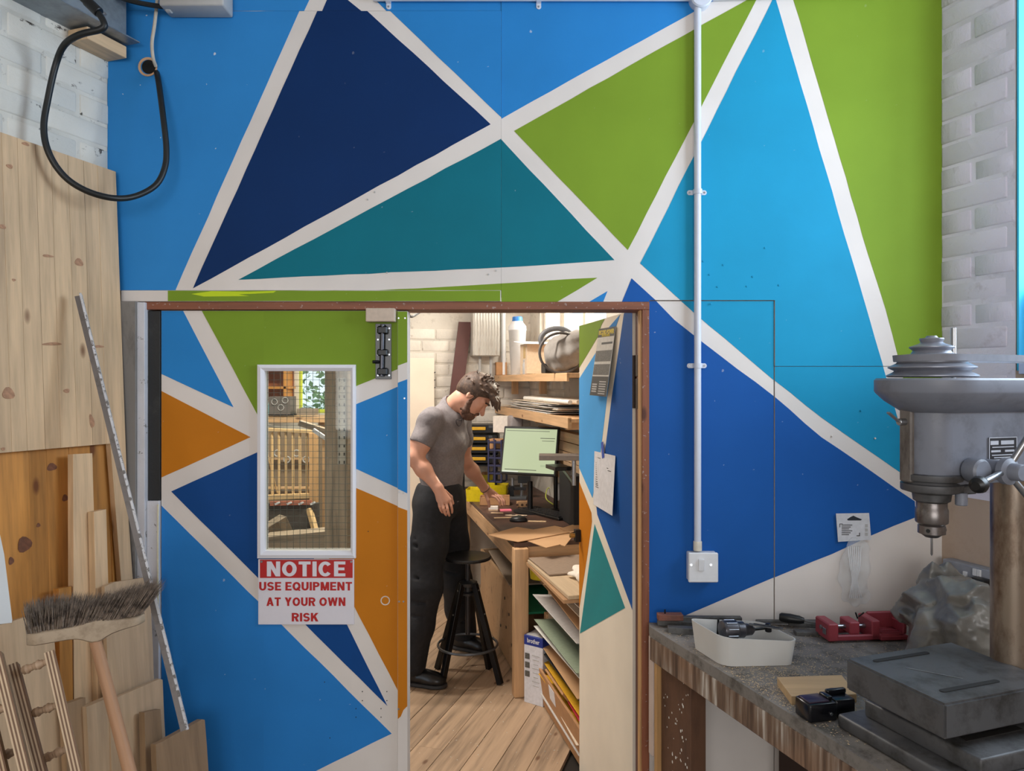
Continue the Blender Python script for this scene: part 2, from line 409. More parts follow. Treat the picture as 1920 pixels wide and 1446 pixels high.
TAN = grime('tan_plaster', (190, 168, 150), (168, 144, 122), (0.5, 0.8), 6, 0.7, bmp=0.15)
CONC = grime('concrete', (130, 126, 120), (96, 92, 88), (0.45, 0.7), 5, 0.8, bmp=0.3)
RED = plain('red_print', (186, 34, 34), 0.35, var=0.03)
# ------------------------------------------------------------------ room shell
ZC = 3.15
LU = Vector((-0.325, -0.946, 0)); LN = Vector((0.946, -0.325, 0)); LC = W(203, HY); LC.z = 0     # left wall: direction to camera, normal
RU = Vector((0.33, -0.944, 0)); RN = Vector((-0.944, -0.33, 0)); RC = W(1766, HY); RC.z = 0     # right wall
UP = Vector((0, 0, 1))
struct(prism('floor', [(-4, -6.2, 0), (4.2, -6.2, 0), (4.2, 0.12, 0), (-4, 0.12, 0)], (0, 0, -0.1), CONC))
struct(prism('ceiling', [(-4.2, -6.3, ZC), (4.4, -6.3, ZC), (4.4, 0.1, ZC), (-4.2, 0.1, ZC)], (0, 0, 0.15), WHITE))
def wallseg(C, U, n, s0, s1, z0, z1, th):   # slab geometry behind a wall plane
    c = C + U * ((s0 + s1) / 2) - n * (th / 2) + UP * ((z0 + z1) / 2)
    return quadbox(c, U * ((s1 - s0) / 2), n * (th / 2), UP * ((z1 - z0) / 2))
MORT = grime('lime_mortar', (214, 210, 200), (140, 130, 120), (0.58, 0.7), 30, 0.8, bmp=0.6)
wl = struct(join_geo('wall_left', [wallseg(LC, LU, LN, -0.1, 6.4, 0, ZC, 0.2)], MORT))
wr = struct(join_geo('wall_right', [wallseg(RC, RU, RN, -0.1, 0.238, 0, ZC, 0.3), wallseg(RC, RU, RN, 1.5, 6.4, 0, ZC, 0.3),
    wallseg(RC, RU, RN, 0.238, 1.5, 0, 1.68, 0.3), wallseg(RC, RU, RN, 0.238, 1.5, 2.95, ZC, 0.3)], TAN))
mb = join_geo('mortar_bed', [wallseg(RC, RU, RN, 0.0, 0.237, 1.30, 3.1, -0.0015)], BRICKG, wr)
struct(join_geo('wall_back', [quadbox((-3, -6.2, ZC / 2), (1, 0, 0), (0, 0.1, 0), (0, 0, ZC / 2)), quadbox((2.9, -6.2, ZC / 2), (1.3, 0, 0), (0, 0.1, 0), (0, 0, ZC / 2)),
    quadbox((-0.2, -6.2, 0.5), (1.8, 0, 0), (0, 0.1, 0), (0, 0, 0.5)), quadbox((-0.2, -6.2, 3.0), (1.8, 0, 0), (0, 0.1, 0), (0, 0, 0.15))], WHITE))
# cyan window jamb, window frame and sill in the right wall
JAMB = paint('bright_cyan_jamb_paint', (70, 178, 220), gain=1.2)
jb = RC + RU * 0.242
w3 = struct(bpy.data.objects.new('window_3', None)); COL.objects.link(w3); place(w3, Matrix.Translation(jb + UP * 1.68))
prism('jamb_lining', [jb - RN * 0.29 + UP * 1.68, jb + RN * 0.002 + UP * 1.68, jb + RN * 0.002 + UP * 2.95, jb - RN * 0.29 + UP * 2.95], RU * 0.006, JAMB, w3)
for s in (0.275, 0.88, 1.48):
    q = RC + RU * s - RN * 0.25; box('window_bar', q + UP * 2.3, (0.05, 0.05, 1.24), WHITE, w3, frame(x=RU, z=UP))
for z in (1.70, 2.92):
    q = RC + RU * 0.875 - RN * 0.25; box('window_rail', q + UP * z, (1.22, 0.05, 0.05), WHITE, w3, frame(x=RU, z=UP))
SILL = paint('pale_blue_sill_paint', (176, 190, 222))
box('window_sill', RC + RU * 0.872 - RN * 0.14 + UP * 1.685, (1.24, 0.3, 0.03), SILL, w3, frame(x=RU, z=UP))
# --- bricks
BR = {}
def brick_mesh(mat):
    if mat.name not in BR:
        me = box_me('brick', (0.215, 0.03, 0.065), 0.007, 2); me.materials.append(mat); BR[mat.name] = me
    return BR[mat.name]
def bricks(parent, C, U, n, s0, s1, z0, z1, mat, skip=None, j=0.010, proud=0.006, bh=0.065, jit=0.002):
    me = brick_mesh(mat); R = frame(x=U, z=UP).to_4x4(); r = 0; z = z0
    while z + bh * 0.5 < z1:
        s = s0 - (0.1125 if r % 2 else 0.0)
        while s < s1 - 0.02:
            a, b = max(s, s0), min(s + 0.215, s1)
            if b - a > 0.03 and not (skip and skip((a + b) / 2, z + bh / 2)):
                c = C + U * ((a + b) / 2) + UP * (z + bh / 2) + n * (proud - 0.015 + random.uniform(-jit, jit))
                M = Matrix.Translation(c) @ R @ Matrix.Rotation(random.uniform(-0.008, 0.008), 4, 'Y') @ Matrix.Diagonal((( b - a) / 0.215, 1, bh / 0.065 * random.uniform(0.97, 1.02), 1))
                link('brick', me, M, None, parent)
            s += 0.225
        z += bh + j; r += 1
bricks(wl, LC, LU, LN, 0.0, 0.62, 1.95, 3.0, BRICKL, j=0.006, proud=0.0025, jit=0.0012)
bricks(wr, RC, RU, RN, 0.0, 0.236, 1.32, 3.1, BRICKG, j=0.006, proud=0.003, jit=0.002)
# ------------------------------------------------------------------ painted partition
XL, XR = W(203, 0).x, W(1772, 0).x
def wz(py): return W(0, py).z
DOORL, DOORR, HEADY = 232, 1217, 566
part = struct(join_geo('wall_front', [   # stud backing behind the painted boards
    quadbox(((XL + XR) / 2, 0.055, (ZC + wz(552)) / 2), ((XR - XL) / 2, 0, 0), (0, 0.037, 0), (0, 0, (ZC - wz(552)) / 2)),
    quadbox(((W(1222, 0).x + XR) / 2, 0.055, wz(552) / 2), ((XR - W(1222, 0).x) / 2, 0, 0), (0, 0.037, 0), (0, 0, wz(552) / 2)),
    quadbox(((W(228, 0).x + XL) / 2, 0.055, wz(552) / 2), ((W(228, 0).x - XL) / 2, 0, 0), (0, 0.037, 0), (0, 0, wz(552) / 2))], PLYD(2)))
BOT = 1705.0; TOP = -178.0
boards = [('painted_board', 203, 939.8, 22, 544.6, -0.004), ('painted_board', 203, 939.8, TOP, 20.6, 0.0), ('painted_board', 940.2, 1772, TOP, 563, -0.0015),
          ('painted_board', 1452.8, 1772, 563, 686.6, -0.0015), ('painted_board', 1452.8, 1772, 687.6, BOT, 0.0), ('painted_board', 1217.5, 1451.2, 564.6, BOT, 0.0025),
          ('painted_board', 940.2, 1217.0, 563, 566, -0.0015)]
shapes = [  # colour, polygon in photo pixels on the wall, which boards
    (LBLUE, [(203, 22), (562, 22), (330, 545), (203, 545)], (0,)), (LBLUE, [(203, TOP), (660, TOP), (580, 0), (570, 21), (203, 21)], (1,)),
    (NAVY, [(596, 21), (688, 21), (920, 234), (363, 541)], (0,)), (NAVY, [(648, -60), (613, 0), (604, 21), (678, 21), (652, 0)], (1,)),
    (SBLUE, [(731, 21), (942, 223), (942, 21)], (0,)), (SBLUE, [(530, TOP), (704, 0), (725, 21), (942, 21), (942, TOP)], (1,)),
    (SBLUE, [(930, 229), (1341, 0), (1640, TOP), (930, TOP)], (2,)),
    (GREEN, [(964, 246), (1425, -14), (1177, 469)], (2,)),
    (TEAL, [(940, 261), (1152, 488), (939, 502), (448, 525)], (0,)), (TEAL, [(936, 261), (940, 262), (1152, 488), (936, 502)], (2,)),
    (GREEN, [(704, 545), (940, 532), (940, 545)], (0,)), (GREEN, [(936, 532), (1120, 521), (1045, 566), (936, 566)], (2, 6)),
    (SBLUE, [(1139, 546), (1131, 566), (1105, 566)], (2, 6)),
    (CYAN, [(1452, -8), (1500, 156), (1595, 480), (1674, 753), (1718, 905), (1689, 887), (1540, 783), (1450, 712), (1300, 585), (1200, 494)], (2, 3, 4, 5)),
    (GREEN, [(1430, TOP), (1487, 0), (1500, 41), (1628, 480), (1660, 580), (1686, 680), (1748, 920), (1775, 980), (1775, TOP)], (2, 3, 4)),
    (MBLUE, [(1184, 522), (1230, 564), (1265, 600), (1318, 642), (1450, 742), (1540, 820), (1715, 940), (1717, 970), (1634, 1004), (1560, 1039), (1452, 1083), (1289, 1153), (1217, 1188), (1217, 566), (1166, 566)], (2, 3, 4, 5, 6))]
bobj = []
for (nm, x0, x1, y0, y1, yo) in boards:
    a, b = W(x0, y1), W(x1, y0)
    bobj.append(box(nm, ((a.x + b.x) / 2, yo + 0.009, (a.z + b.z) / 2), (b.x - a.x, 0.018, b.z - a.z), WHITE, part, bev=0.0004))
for mat, poly, bs in shapes:
    wp = wobble(poly)
    for bi in bs:
        nm, x0, x1, y0, y1, yo = boards[bi]; c = clip(wp, x0, x1, y0, y1)
        if len(c) > 2: prism('painted_shape', [W(x, y) + Vector((0, yo - 0.0001, 0)) for x, y in c], (0, -0.0006, 0), mat, bobj[bi])
# lintel strip
a, b = W(230, 566), W(939.4, 545.4)
lt = box('lintel_strip', ((a.x + b.x) / 2, 0.004, (a.z + b.z) / 2), (b.x - a.x, 0.03, b.z - a.z), WHITE, part, bev=0.001)
prism('painted_shape', [W(x, y) + Vector((0, -0.011, 0)) for x, y in wobble([(318, 546), (938, 546), (938, 565.5), (318, 565.5)], 38, 0.3)], (0, -0.0007, 0), GREEN, lt)
prism('paint_smear', [W(x, y) + Vector((0, -0.0117, 0)) for x, y in [(362, 552), (400, 547), (470, 548), (520, 546.5), (515, 550), (450, 553), (470, 556), (385, 557)]], (0, -0.0005, 0), LIME, lt)
# screw heads and paint lumps proud of the cyan board
for (px, py) in [(1318, 490), (1330, 515), (1356, 497), (1411, 519), (1400, 537), (1345, 538), (1333, 570), (1460, 535), (1434, 465), (1614, 770), (1640, 822), (1560, 818)]:
    cyl('screw_head', W(px, py) + Vector((0, -0.001, 0)), W(px, py) + Vector((0, -0.0045, 0)), 0.003, CYAN if py < 800 else WHITE, bobj[2], seg=8)
for (px, py) in [(690, 375), (703, 361), (726, 512), (916, 515), (930, 508)]:
    cyl('screw_head', W(px, py) + Vector((0, -0.003, 0)), W(px, py) + Vector((0, -0.006, 0)), 0.0028, GREYP, bobj[0], seg=8)
# hole with tan rim for the cables
hp = W(279, 127) + Vector((0, -0.0052, 0))
lathe('cable_hole', hp + Vector((0, 0.004, 0)), (0, -1, 0), [(0.027, 0), (0.030, 0.006), (0.026, 0.0062), (0.023, 0.0045), (0.0225, 0.0012), (0.001, 0.001)], plain('raw_hole_edge', (206, 164, 128), 0.8), bobj[0], 24)
lathe('cable_hole_shade', hp + Vector((0.003, 0.003, 0)), (0, -1, 0), [(0.0215, 0), (0.0215, 0.005), (0.001, 0.0052)], plain('hole_shade', (14, 12, 11), 0.95), bobj[0], 24)  # dark disc paints in the shade inside the hole
# ------------------------------------------------------------------ door frame
fr = struct(bpy.data.objects.new('door_frame', None)); fr.name = 'trim_1'; COL.objects.link(fr); place(fr, Matrix.Translation((0.04, 0.05, 0)))
zh = wz(581)
def fbox(name, px0, px1, py0, py1, y0, y1, mat, bev=0.001, par=None):
    a, b = W(px0, py1), W(px1, py0)
    return box(name, ((a.x + b.x) / 2, (y0 + y1) / 2, (a.z + b.z) / 2), (b.x - a.x, y1 - y0, b.z - a.z), mat, par or fr, bev=bev)
fbox('head_rail', 272, 1217, 566.5, 581, -0.006, 0.11, FRAMEW(0))
fbox('jamb_post', 1204, 1217, 581, BOT, -0.004, 0.03, FRAMEW(2))
fbox('door_stop', 1201, 1204.5, 581, BOT, 0.012, 0.05, STOPW(2), 0.0005)
fbox('jamb_lining', 1203.5, 1217, 581, BOT, 0.03, 0.125, wood('dark_red_jamb', (104, 56, 42), 2, 0.6))
GPOST = grime('weathered_grey_post', (132, 128, 124), (86, 82, 78), (0.5, 0.72), 14, 0.75, (1, 1, 0.3))
CHIPW = grime('chipped_white_gloss', (206, 206, 212), (120, 116, 112), (0.6, 0.64), 22, 0.5, bmp=0.4)
fbox('jamb_post', 234, 263, 566.5, BOT, -0.03, 0.08, GPOST)
fbox('jamb_edge', 263, 277, 568, BOT, -0.02, 0.08, CHIPW)
fbox('jamb_strip', 277.5, 300, 583, 938, 0.0, 0.06, grime('jamb_black', (30, 31, 32), (58, 58, 56), (0.55, 0.75), 10, 0.6))  # dark strip between the white jamb edge and the leaf
fbox('jamb_lower', 277.5, 300, 939, BOT, -0.008, 0.06, CHIPW)
tube('paint_bead', [W(299, 945) + Vector((0, -0.009, 0)), W(298.5, 1040) + Vector((0, -0.009, 0)), W(299, 1150) + Vector((0, -0.009, 0))], 0.0028, plain('cream_gloss', (214, 206, 176), 0.5), fr)
# ------------------------------------------------------------------ closed left leaf
dl = struct(bpy.data.objects.new('door_1', None)); COL.objects.link(dl); place(dl, Matrix.Translation(W(530, BOT)))
DY = 0.004
gx0, gx1, gy0, gy1 = 494, 659, 694, 1034
for (x0, x1, y0, y1) in [(301.5, gx0, 582.5, BOT - 8), (gx1, 745.3, 582.5, BOT - 8), (gx0, gx1, 582.5, gy0), (gx0, gx1, gy1, BOT - 8)]:
    fbox('door_panel', x0, x1, y0, y1, DY, DY + 0.042, WHITE, 0.00005, dl)
ASY = -0.006
fbox('astragal', 746.2, 764.5, 584, BOT - 8, ASY, DY + 0.05, WHITE, 0.0006, dl)
def dshape(mat, poly, y=DY, lim=(301.8, 745.2, 582.8, BOT - 9)):
    wp = wobble(poly, 38, 0.5); rects = [(lim[0], gx0, lim[2], lim[3]), (gx1, lim[1], lim[2], lim[3]), (gx0, gx1, lim[2], gy0), (gx0, gx1, gy1, lim[3])]
    if lim[0] > 700: rects = [lim]
    for q in rects:
        c = clip(wp, *q)
        if len(c) > 2: prism('painted_shape', [W(x, yy) + Vector((0, y - 0.0001, 0)) for x, yy in c], (0, -0.0006, 0), mat, dl)
dshape(SBLUE, [(301, 582), (342, 582), (437, 764), (301, 701)])
dshape(GREEN, [(377, 582), (492, 797), (746, 692), (746, 582)])
dshape(ORANGE, [(301, 733), (469, 820), (301, 896)])
dshape(SBLUE, [(531, 815), (746, 725), (746, 916)])
dshape(DBLUE, [(320, 922), (487, 846), (726, 1325)])
dshape(ORANGE, [(512, 846), (746, 950), (746, 1297)])
dshape(paint('mid_blue_door_paint', (40, 116, 186), chips=0.3), [(301, 948), (734, 1377), (301, 1591)])
AL = (746.5, 764.2, 584.5, BOT - 9)
dshape(GREEN, [(746, 584), (765, 584), (765, 679), (746, 686)], ASY, AL); dshape(SBLUE, [(746, 718), (765, 711), (765, 925), (746, 916)], ASY, AL)
dshape(ORANGE, [(746, 950), (765, 957), (765, 1322), (757, 1330), (752, 1342), (746, 1347)], ASY, AL)
for (px, py) in [(748, 597), (760, 597), (759, 747), (749, 922), (758, 924), (749, 1127), (757, 1127), (748, 1328)]:
    cyl('screw_head', W(px, py) + Vector((0, ASY, 0)), W(px, py) + Vector((0, ASY - 0.0015, 0)), 0.0028, STEEL, dl, seg=10)
for (px, py) in [(679, 1298), (679, 1315), (725, 1298), (725, 1315), (714, 1330), (714, 1346), (690, 997), (618, 1385), (608, 1280), (667, 1330), (667, 1346)]:
    cyl('nail_hole', W(px, py) + Vector((0, DY, 0)), W(px, py) + Vector((0, DY - 0.0009, 0)), 0.0018, BLACKP, dl, seg=8)
lathe('finger_hole', W(722, 1127) + Vector((0, DY, 0)), (0, -1, 0), [(0.0148, 0), (0.0148, 0.0012), (0.013, 0.0013), (0.011, 0.0005), (0.001, 0.0004)], plain('pale_hole_lining', (214, 200, 186), 0.7), dl, 20)
# glazing: frame of four mitred beads, wired glass
WM_ = [(484, 684, 667, 684, 1), (484, 1046, 667, 1046, -1)]
FRW = paint('white_gloss_bead', (212, 212, 218), 0.3)
def bead(name, o, i):
    outer = [W(*p) for p in o]; inner = [W(*p) for p in i]
    vs = [p + Vector((0, 0.012, 0)) for p in outer] + [p + Vector((0, -0.008, 0)) for p in outer] + [p + Vector((0, -0.012, 0)) for p in [(o_ + i_) / 2 for o_, i_ in zip(outer, inner)]] + [p + Vector((0, -0.004, 0)) for p in inner] + [p + Vector((0, 0.012, 0)) for p in inner]
    fs = [(2 * k, 2 * k + 1, 2 * k + 3, 2 * k + 2) for k in range(4)] + [(8, 9, 1, 0), (0, 2, 4, 6, 8), (9, 7, 5, 3, 1)]
    return mk(name, vs, fs, FRW, dl)
O = [(484, 684), (667.5, 684), (667.5, 1046), (484, 1046)]; I = [(497, 696), (658, 696), (658, 1033), (497, 1033)]
for k in range(4): bead('glazing_bead', [O[k], O[(k + 1) % 4]], [I[k], I[(k + 1) % 4]])
gm = pane('wired_door_glass', (0.93, 0.96, 0.93), 0.03)
gl = fbox('glass_pane', 494, 659, 694, 1034, 0.016, 0.019, gm, 0, dl)
wires = []
for k in range(14): wires.append(quadbox(W(497 + 12.3 * k, 864) + Vector((0, 0.0225, 0)), (0.0006, 0, 0), (0, 0.0005, 0), (0, 0, 0.28)))
for k in range(28): wires.append(quadbox(W(577, 700 + 12.3 * k) + Vector((0, 0.0225, 0)), (0.134, 0, 0), (0, 0.0004, 0), (0, 0, 0.0006)))
wobj = join_geo('wire_mesh', wires, plain('glass_wire', (92, 92, 88), 0.4, 0.6), gl)
# bolt, block
bt = dl
fbox('wood_block', 689, 743, 579.5, 604.5, -0.03, DY - 0.001, plain('pale_block_paint', (198, 178, 160), 0.6), 0.002, dl)
pl = fbox('bolt_plate', 704, 734, 607, 711, -0.002, DY - 0.0008, plain('black_bolt_enamel', (12, 12, 13), 0.25), 0.0008, dl)
cyl('bolt_rod', W(718.5, 609) + Vector((0, -0.012, 0)), W(716.5, 706) + Vector((0, -0.012, 0)), 0.0075, plain('dark_bolt_steel', (74, 74, 80), 0.25, 0.8), pl)
cyl('bolt_handle', W(712, 679) + Vector((0, -0.014, 0)), W(701, 679) + Vector((0, -0.022, 0)), 0.005, BLACKM, pl)
for (y0, y1) in [(612, 627), (655, 668), (690, 704)]:
    fbox('bolt_keeper', 709, 728, y0, y1, -0.021, -0.001, BLACKM, 0.004, pl)
for px in (709, 730):
    for py in (616, 637, 665, 704): cyl('bolt_screw', W(px, py) + Vector((0, -0.002, 0)), W(px, py) + Vector((0, -0.004, 0)), 0.0032, STEEL, pl, seg=10)
# notice sign
sg = T('notice_sign', 'white notice sign with red banner and red capitals below door glass', 'sign', W(574, 1171) + Vector((0, 0, 0)))
SGW = plain('sign_white_plastic', (226, 222, 230), 0.22, var=0.01)
sgp = fbox('sign_plate', 484.5, 664, 1048.5, 1171, -0.0022, DY - 0.0012, SGW, 0.0008, sg)
SGY = -0.0024
fbox('red_banner', 488, 661.5, 1049.5, 1083.5, SGY - 0.0004, SGY + 0.0003, RED, 0, sg)
RT = Matrix.Rotation(math.pi / 2, 3, 'X')
def rect(x0, y0, x1, y1): return [[(x0, y0), (x1, y0), (x1, y1), (x0, y1)]]
def arc(cx, cy, rx, ry, t, h, a0, a1, n=16):
    out = []
    for i in range(n):
        u, v = (math.radians(a0 + (a1 - a0) * k / n) for k in (i, i + 1)); c = lambda r, q, a: (cx + r * math.cos(a), cy + q * math.sin(a))
        out.append([c(rx, ry, u), c(rx, ry, v), c(rx - t, ry - h, v), c(rx - t, ry - h, u)])
    return out
GW_ = dict(N=.8, O=.88, T=.72, I=.25, C=.82, E=.68, U=.78, S=.74, Q=.88, P=.74, M=.94, A=.86, Y=.82, R=.8, W=1.16, K=.84)
def glyph(ch, t=0.25, h=0.2):              # heavy block capitals as polygons in a box of height 1
    w = GW_[ch]; m = w / 2; mir = lambda q: [(w - x, y) for x, y in q]; L = rect(0, 0, t, 1); Rr = rect(w - t, 0, w, 1)
    bowl = rect(t * 0.5, 1 - h, w * 0.55, 1) + rect(t * 0.5, 0.40, w * 0.55, 0.40 + h * 0.95) + arc(w * 0.55, 0.70, w * 0.45, 0.30, t, h, -90, 90)
    if ch == 'N': return L + Rr + [[(0, 1), (t * 1.1, 1), (w, 0), (w - t * 1.1, 0)]]
    if ch == 'T': return rect(0, 1 - h, w, 1) + rect(m - t / 2, 0, m + t / 2, 1)
    if ch == 'I': return L
    if ch == 'E': return L + rect(0, 0, w, h) + rect(0, 1 - h, w, 1) + rect(0, 0.41, w * 0.92, 0.41 + h * 0.9)
    if ch == 'O': return arc(m, 0.5, m, 0.5, t, h * 1.05, 0, 360, 28)
    if ch == 'Q': return arc(m, 0.5, m, 0.5, t, h * 1.05, 0, 360, 28) + [[(m, 0.3), (m + 0.14, 0.38), (w + 0.02, 0.02), (w - 0.14, -0.06)]]
    if ch == 'C': return arc(m, 0.5, m, 0.5, t, h * 1.05, 38, 322, 24)
    if ch == 'U': return rect(0, 0.36, t, 1) + rect(w - t, 0.36, w, 1) + arc(m, 0.37, m, 0.37, t, h, 180, 360)
    if ch == 'S': return arc(m, 0.70, m, 0.30, t * 0.95, h, 18, 270) + arc(m, 0.30, m, 0.30, t * 0.95, h, 90, -162)
    if ch == 'P': return L + bowl
    if ch == 'R': return L + bowl + [[(w * 0.40, 0.45), (w * 0.72, 0.45), (w, 0), (w - t * 1.15, 0)]]
    if ch == 'M': q = [(0, 1), (t * 1.25, 1), (m + t * 0.42, 0), (m - t * 0.42, 0)]; return L + Rr + [q, mir(q)]
    if ch == 'W': q = [[(0, 1), (t, 1), (w * .27 + t * .48, 0), (w * .27 - t * .48, 0)], [(m - t * .45, 1), (m + t * .45, 1), (w * .27 + t * .48, 0), (w * .27 - t * .48, 0)]]; return q + [mir(x) for x in q]
    if ch == 'A': q = [(0, 0), (t * 1.05, 0), (m + t * .5, 1), (m - t * .5, 1)]; return [q, mir(q)] + rect(w * .24, .2, w * .76, .2 + h * .85)
    if ch == 'Y': q = [(0, 1), (t * 1.15, 1), (m + t / 2, .40), (m - t / 2, .40)]; return [q, mir(q)] + rect(m - t / 2, 0, m + t / 2, .44)
    if ch == 'K': return L + [[(t * .9, .60), (w - t * 1.25, 1), (w, 1), (t * .9, .26)], [(w * .34, .50), (w * .60, .66), (w, 0), (w - t * 1.25, 0)]]
def stext(st, px, py, hpx, wpx, mat, y):
    tot = 0; spans = []
    for ch in st:
        if ch == ' ': tot += 0.36; continue
        spans.append((ch, tot)); tot += GW_[ch] + 0.11
    tot -= 0.11; kx = wpx / tot; vs, fs = [], []
    for ch, x0 in spans:
        for gi, q in enumerate(glyph(ch)):
            if sum(q[i - 1][0] * q[i][1] - q[i][0] * q[i - 1][1] for i in range(4)) < 0: q = q[::-1]
            o = len(vs); vs += [W(px - wpx / 2 + (x0 + x) * kx, py + hpx / 2 - yy * hpx) + Vector((0, y - 0.00004 * gi, 0)) for x, yy in q]; fs.append((o, o + 1, o + 2, o + 3))
    mk('lettering', vs, fs, mat, sg)
stext('NOTICE', 574.5, 1066.5, 28, 147, SGW, SGY - 0.0009)
stext('USE EQUIPMENT', 573.5, 1099.0, 16, 174, RED, SGY - 0.0003)
stext('AT YOUR OWN', 574, 1128.0, 16, 148, RED, SGY - 0.0003)
stext('RISK', 572.5, 1157.0, 16, 50, RED, SGY - 0.0003)
for px in (491, 659): cyl('sign_screw', W(px, 1053) + Vector((0, SGY, 0)), W(px, 1053) + Vector((0, SGY - 0.0015, 0)), 0.0035, STEEL, sg, seg=12)
# ------------------------------------------------------------------ open right leaf
hx = Vector((0.395, 0.115, 0)); fx = Vector((0.2816, 0.785, 0)); dv = (fx - hx).normalized(); dn = Vector((-dv.y, dv.x, 0)); 
if dn.x > 0: dn = -dn
dr = struct(bpy.data.objects.new('door_2', None)); COL.objects.link(dr); place(dr, Matrix.Translation(hx))
ztop = RP(1186, 582, hx, dn).z; LW = (fx - hx).length
box('door_panel', (hx + fx) / 2 - dn * 0.021 + UP * (ztop / 2 + 0.005), (LW, 0.042, ztop - 0.01), paint('cream_door_paint', (216, 206, 190)), dr, frame(x=dv, z=UP), 0.0008)
def lshape(mat, poly):
    pts = [RP(x, y, hx + dn * 0.0003, dn) for x, y in poly]
    for p in pts:
        s = (p - hx).dot(dv); s2 = min(LW - 0.001, max(0.001, s)); p += dv * (s2 - s); p.z = min(p.z, ztop - 0.002)
    prism('painted_shape', pts, dn * 0.0006, mat, dr)
lshape(GREEN, [(1086, 606), (1134, 592), (1127, 611), (1122, 630), (1086, 690)])
lshape(SBLUE, [(1140, 616), (1163, 584), (1154, 616)])
lshape(paint('pale_sky_door_paint', (74, 150, 208), chips=0.2), [(1086, 710), (1126, 648), (1153, 612), (1138, 749), (1126, 850), (1111, 934), (1085, 877)])
lshape(MBLUE, [(1170, 578), (1187, 572), (1187, 1145), (1120, 965), (1118, 945), (1135, 843), (1147, 747)])
lshape(ORANGE, [(1085, 903), (1109, 962), (1110, 978), (1100, 1050), (1084, 1138)])
lshape(plain('teal_leaf_paint', (22, 138, 146), 0.45, scale=4), [(1115, 983), (1172, 1140), (1087.5, 1188)])
# hinge leafs on the jamb
for (y0, y1) in [(664, 706), (710, 768)]:
    p0 = Vector((W(1203.4, 0).x - 0.002, 0.085, (wz(y0) + wz(y1)) / 2)); box('hinge', p0, (0.003, 0.05, (wz(y0) - wz(y1))), plain('rusty_dark_hinge', (54, 40, 34), 0.5, 0.5), fr)
cyl('hinge_pin', Vector((W(1203.4, 0).x - 0.006, 0.112, wz(768))), Vector((W(1203.4, 0).x - 0.006, 0.112, wz(664))), 0.005, plain('rusty_dark_hinge', (54, 40, 34)), fr)
# latch on the free edge
lp = RP(1088, 1004, hx, dn); box('door_latch', lp + dn * 0.012, (0.03, 0.024, 0.05), BLACKM, dr, frame(x=dv, z=UP)); cyl('latch_knob', lp + dn * 0.02, lp + dn * 0.045, 0.009, plain('brass', (176, 136, 70), 0.3, 0.8), dr)
# leaflet and typed sheet pinned to the open leaf
def sheetpoly(px): return [RP(x, y, hx + dn * 0.004, dn) for x, y in px]
lf = T('leaflet', 'tall grey product leaflet with yellow heading pinned to open door', 'leaflet', RP(1135, 744, hx + dn * 0.004, dn))
pts = sheetpoly([(1124, 617), (1155, 612), (1147, 744), (1116, 741)])
pts[2] += dn * 0.02; pts[3] += dn * 0.02
prism('paper', pts, dn * 0.0015, plain('leaflet_paper', (196, 192, 184), 0.5), lf)
def quadpt(u, v, o=0.0): return (pts[0] * (1 - u) + pts[1] * u) * (1 - v) + (pts[3] * (1 - u) + pts[2] * u) * v + dn * (0.0016 + o)
def lq(name, u0, u1, v0, v1, c, o=0.0002): prism(name, [quadpt(u0, v0, o), quadpt(u1, v0, o), quadpt(u1, v1, o), quadpt(u0, v1, o)], dn * 0.0003, c, lf)
lq('heading_band', 0.0, 1, 0.0, 0.13, BLACKP); lq('photo_block', 0.02, 0.98, 0.33, 0.49, plain('print_grey', (92, 90, 86), 0.5, scale=200, var=0.5)); lq('photo_block', 0.02, 0.98, 0.53, 0.69, plain('print_grey', (92, 90, 86)))
lq('dark_block', 0.0, 1, 0.71, 1.0, plain('print_dark', (58, 56, 54), 0.5, scale=150, var=0.4)); lq('print_bar', 0.3, 0.95, 0.21, 0.24, plain('print_dark', (58, 56, 54)))
for k in range(6): lq('print_bar', 0.5, 0.9, 0.78 + 0.035 * k, 0.795 + 0.035 * k, GREYP, 0.0006)
for k in range(4): lq('print_bar', 0.08, 0.38, 0.82 + 0.035 * k, 0.84 + 0.035 * k, GREYP, 0.0006)
cent = quadpt(0.5, 0.065, 0.0007); xdir = (pts[1] - pts[0]).normalized(); zdir = (pts[0] - pts[3]).normalized(); RL = frame(x=xdir, z=xdir.cross(zdir))
YEL = plain('yellow_print', (226, 200, 40), 0.5)
text('lettering', 'RECORD POWER', cent, 0.022, RL, YEL, lf, weight=0.0006, width=(pts[1] - pts[0]).length * 0.92)
text('lettering', 'WOODWORKING', quadpt(0.5, 0.112, 0.0007), 0.012, RL, YEL, lf, width=(pts[1] - pts[0]).length * 0.5)
ns = T('typed_notice', 'white sheet of typed paragraphs hanging by blue tape on open door', 'notice', RP(1135, 966, hx + dn * 0.004, dn))
pts = sheetpoly([(1115, 846), (1154, 855), (1156, 967), (1113, 946)]); pts[2] += dn * 0.015
prism('paper', pts, dn * 0.001, plain('white_paper', (222, 220, 222), 0.6), ns)
lf2 = []
for k, (v, u1) in enumerate([(0.10, 0.22), (0.2, 0.4), (0.238, 0.62), (0.275, 0.75), (0.31, 0.36), (0.345, 0.5), (0.38, 0.6), (0.415, 0.6), (0.46, 0.28), (0.5, 0.45), (0.54, 0.55), (0.575, 0.62), (0.605, 0.5), (0.64, 0.7)]):
    q = [quadpt(0.1, v, -0.0003), quadpt(0.1 + u1, v, -0.0003), quadpt(0.1 + u1, v + 0.013, -0.0003), quadpt(0.1, v + 0.013, -0.0003)]; lf2.append((q, [(0, 1, 2, 3)]))
join_geo('typed_lines', lf2, plain('print_dark', (58, 56, 54)), ns)
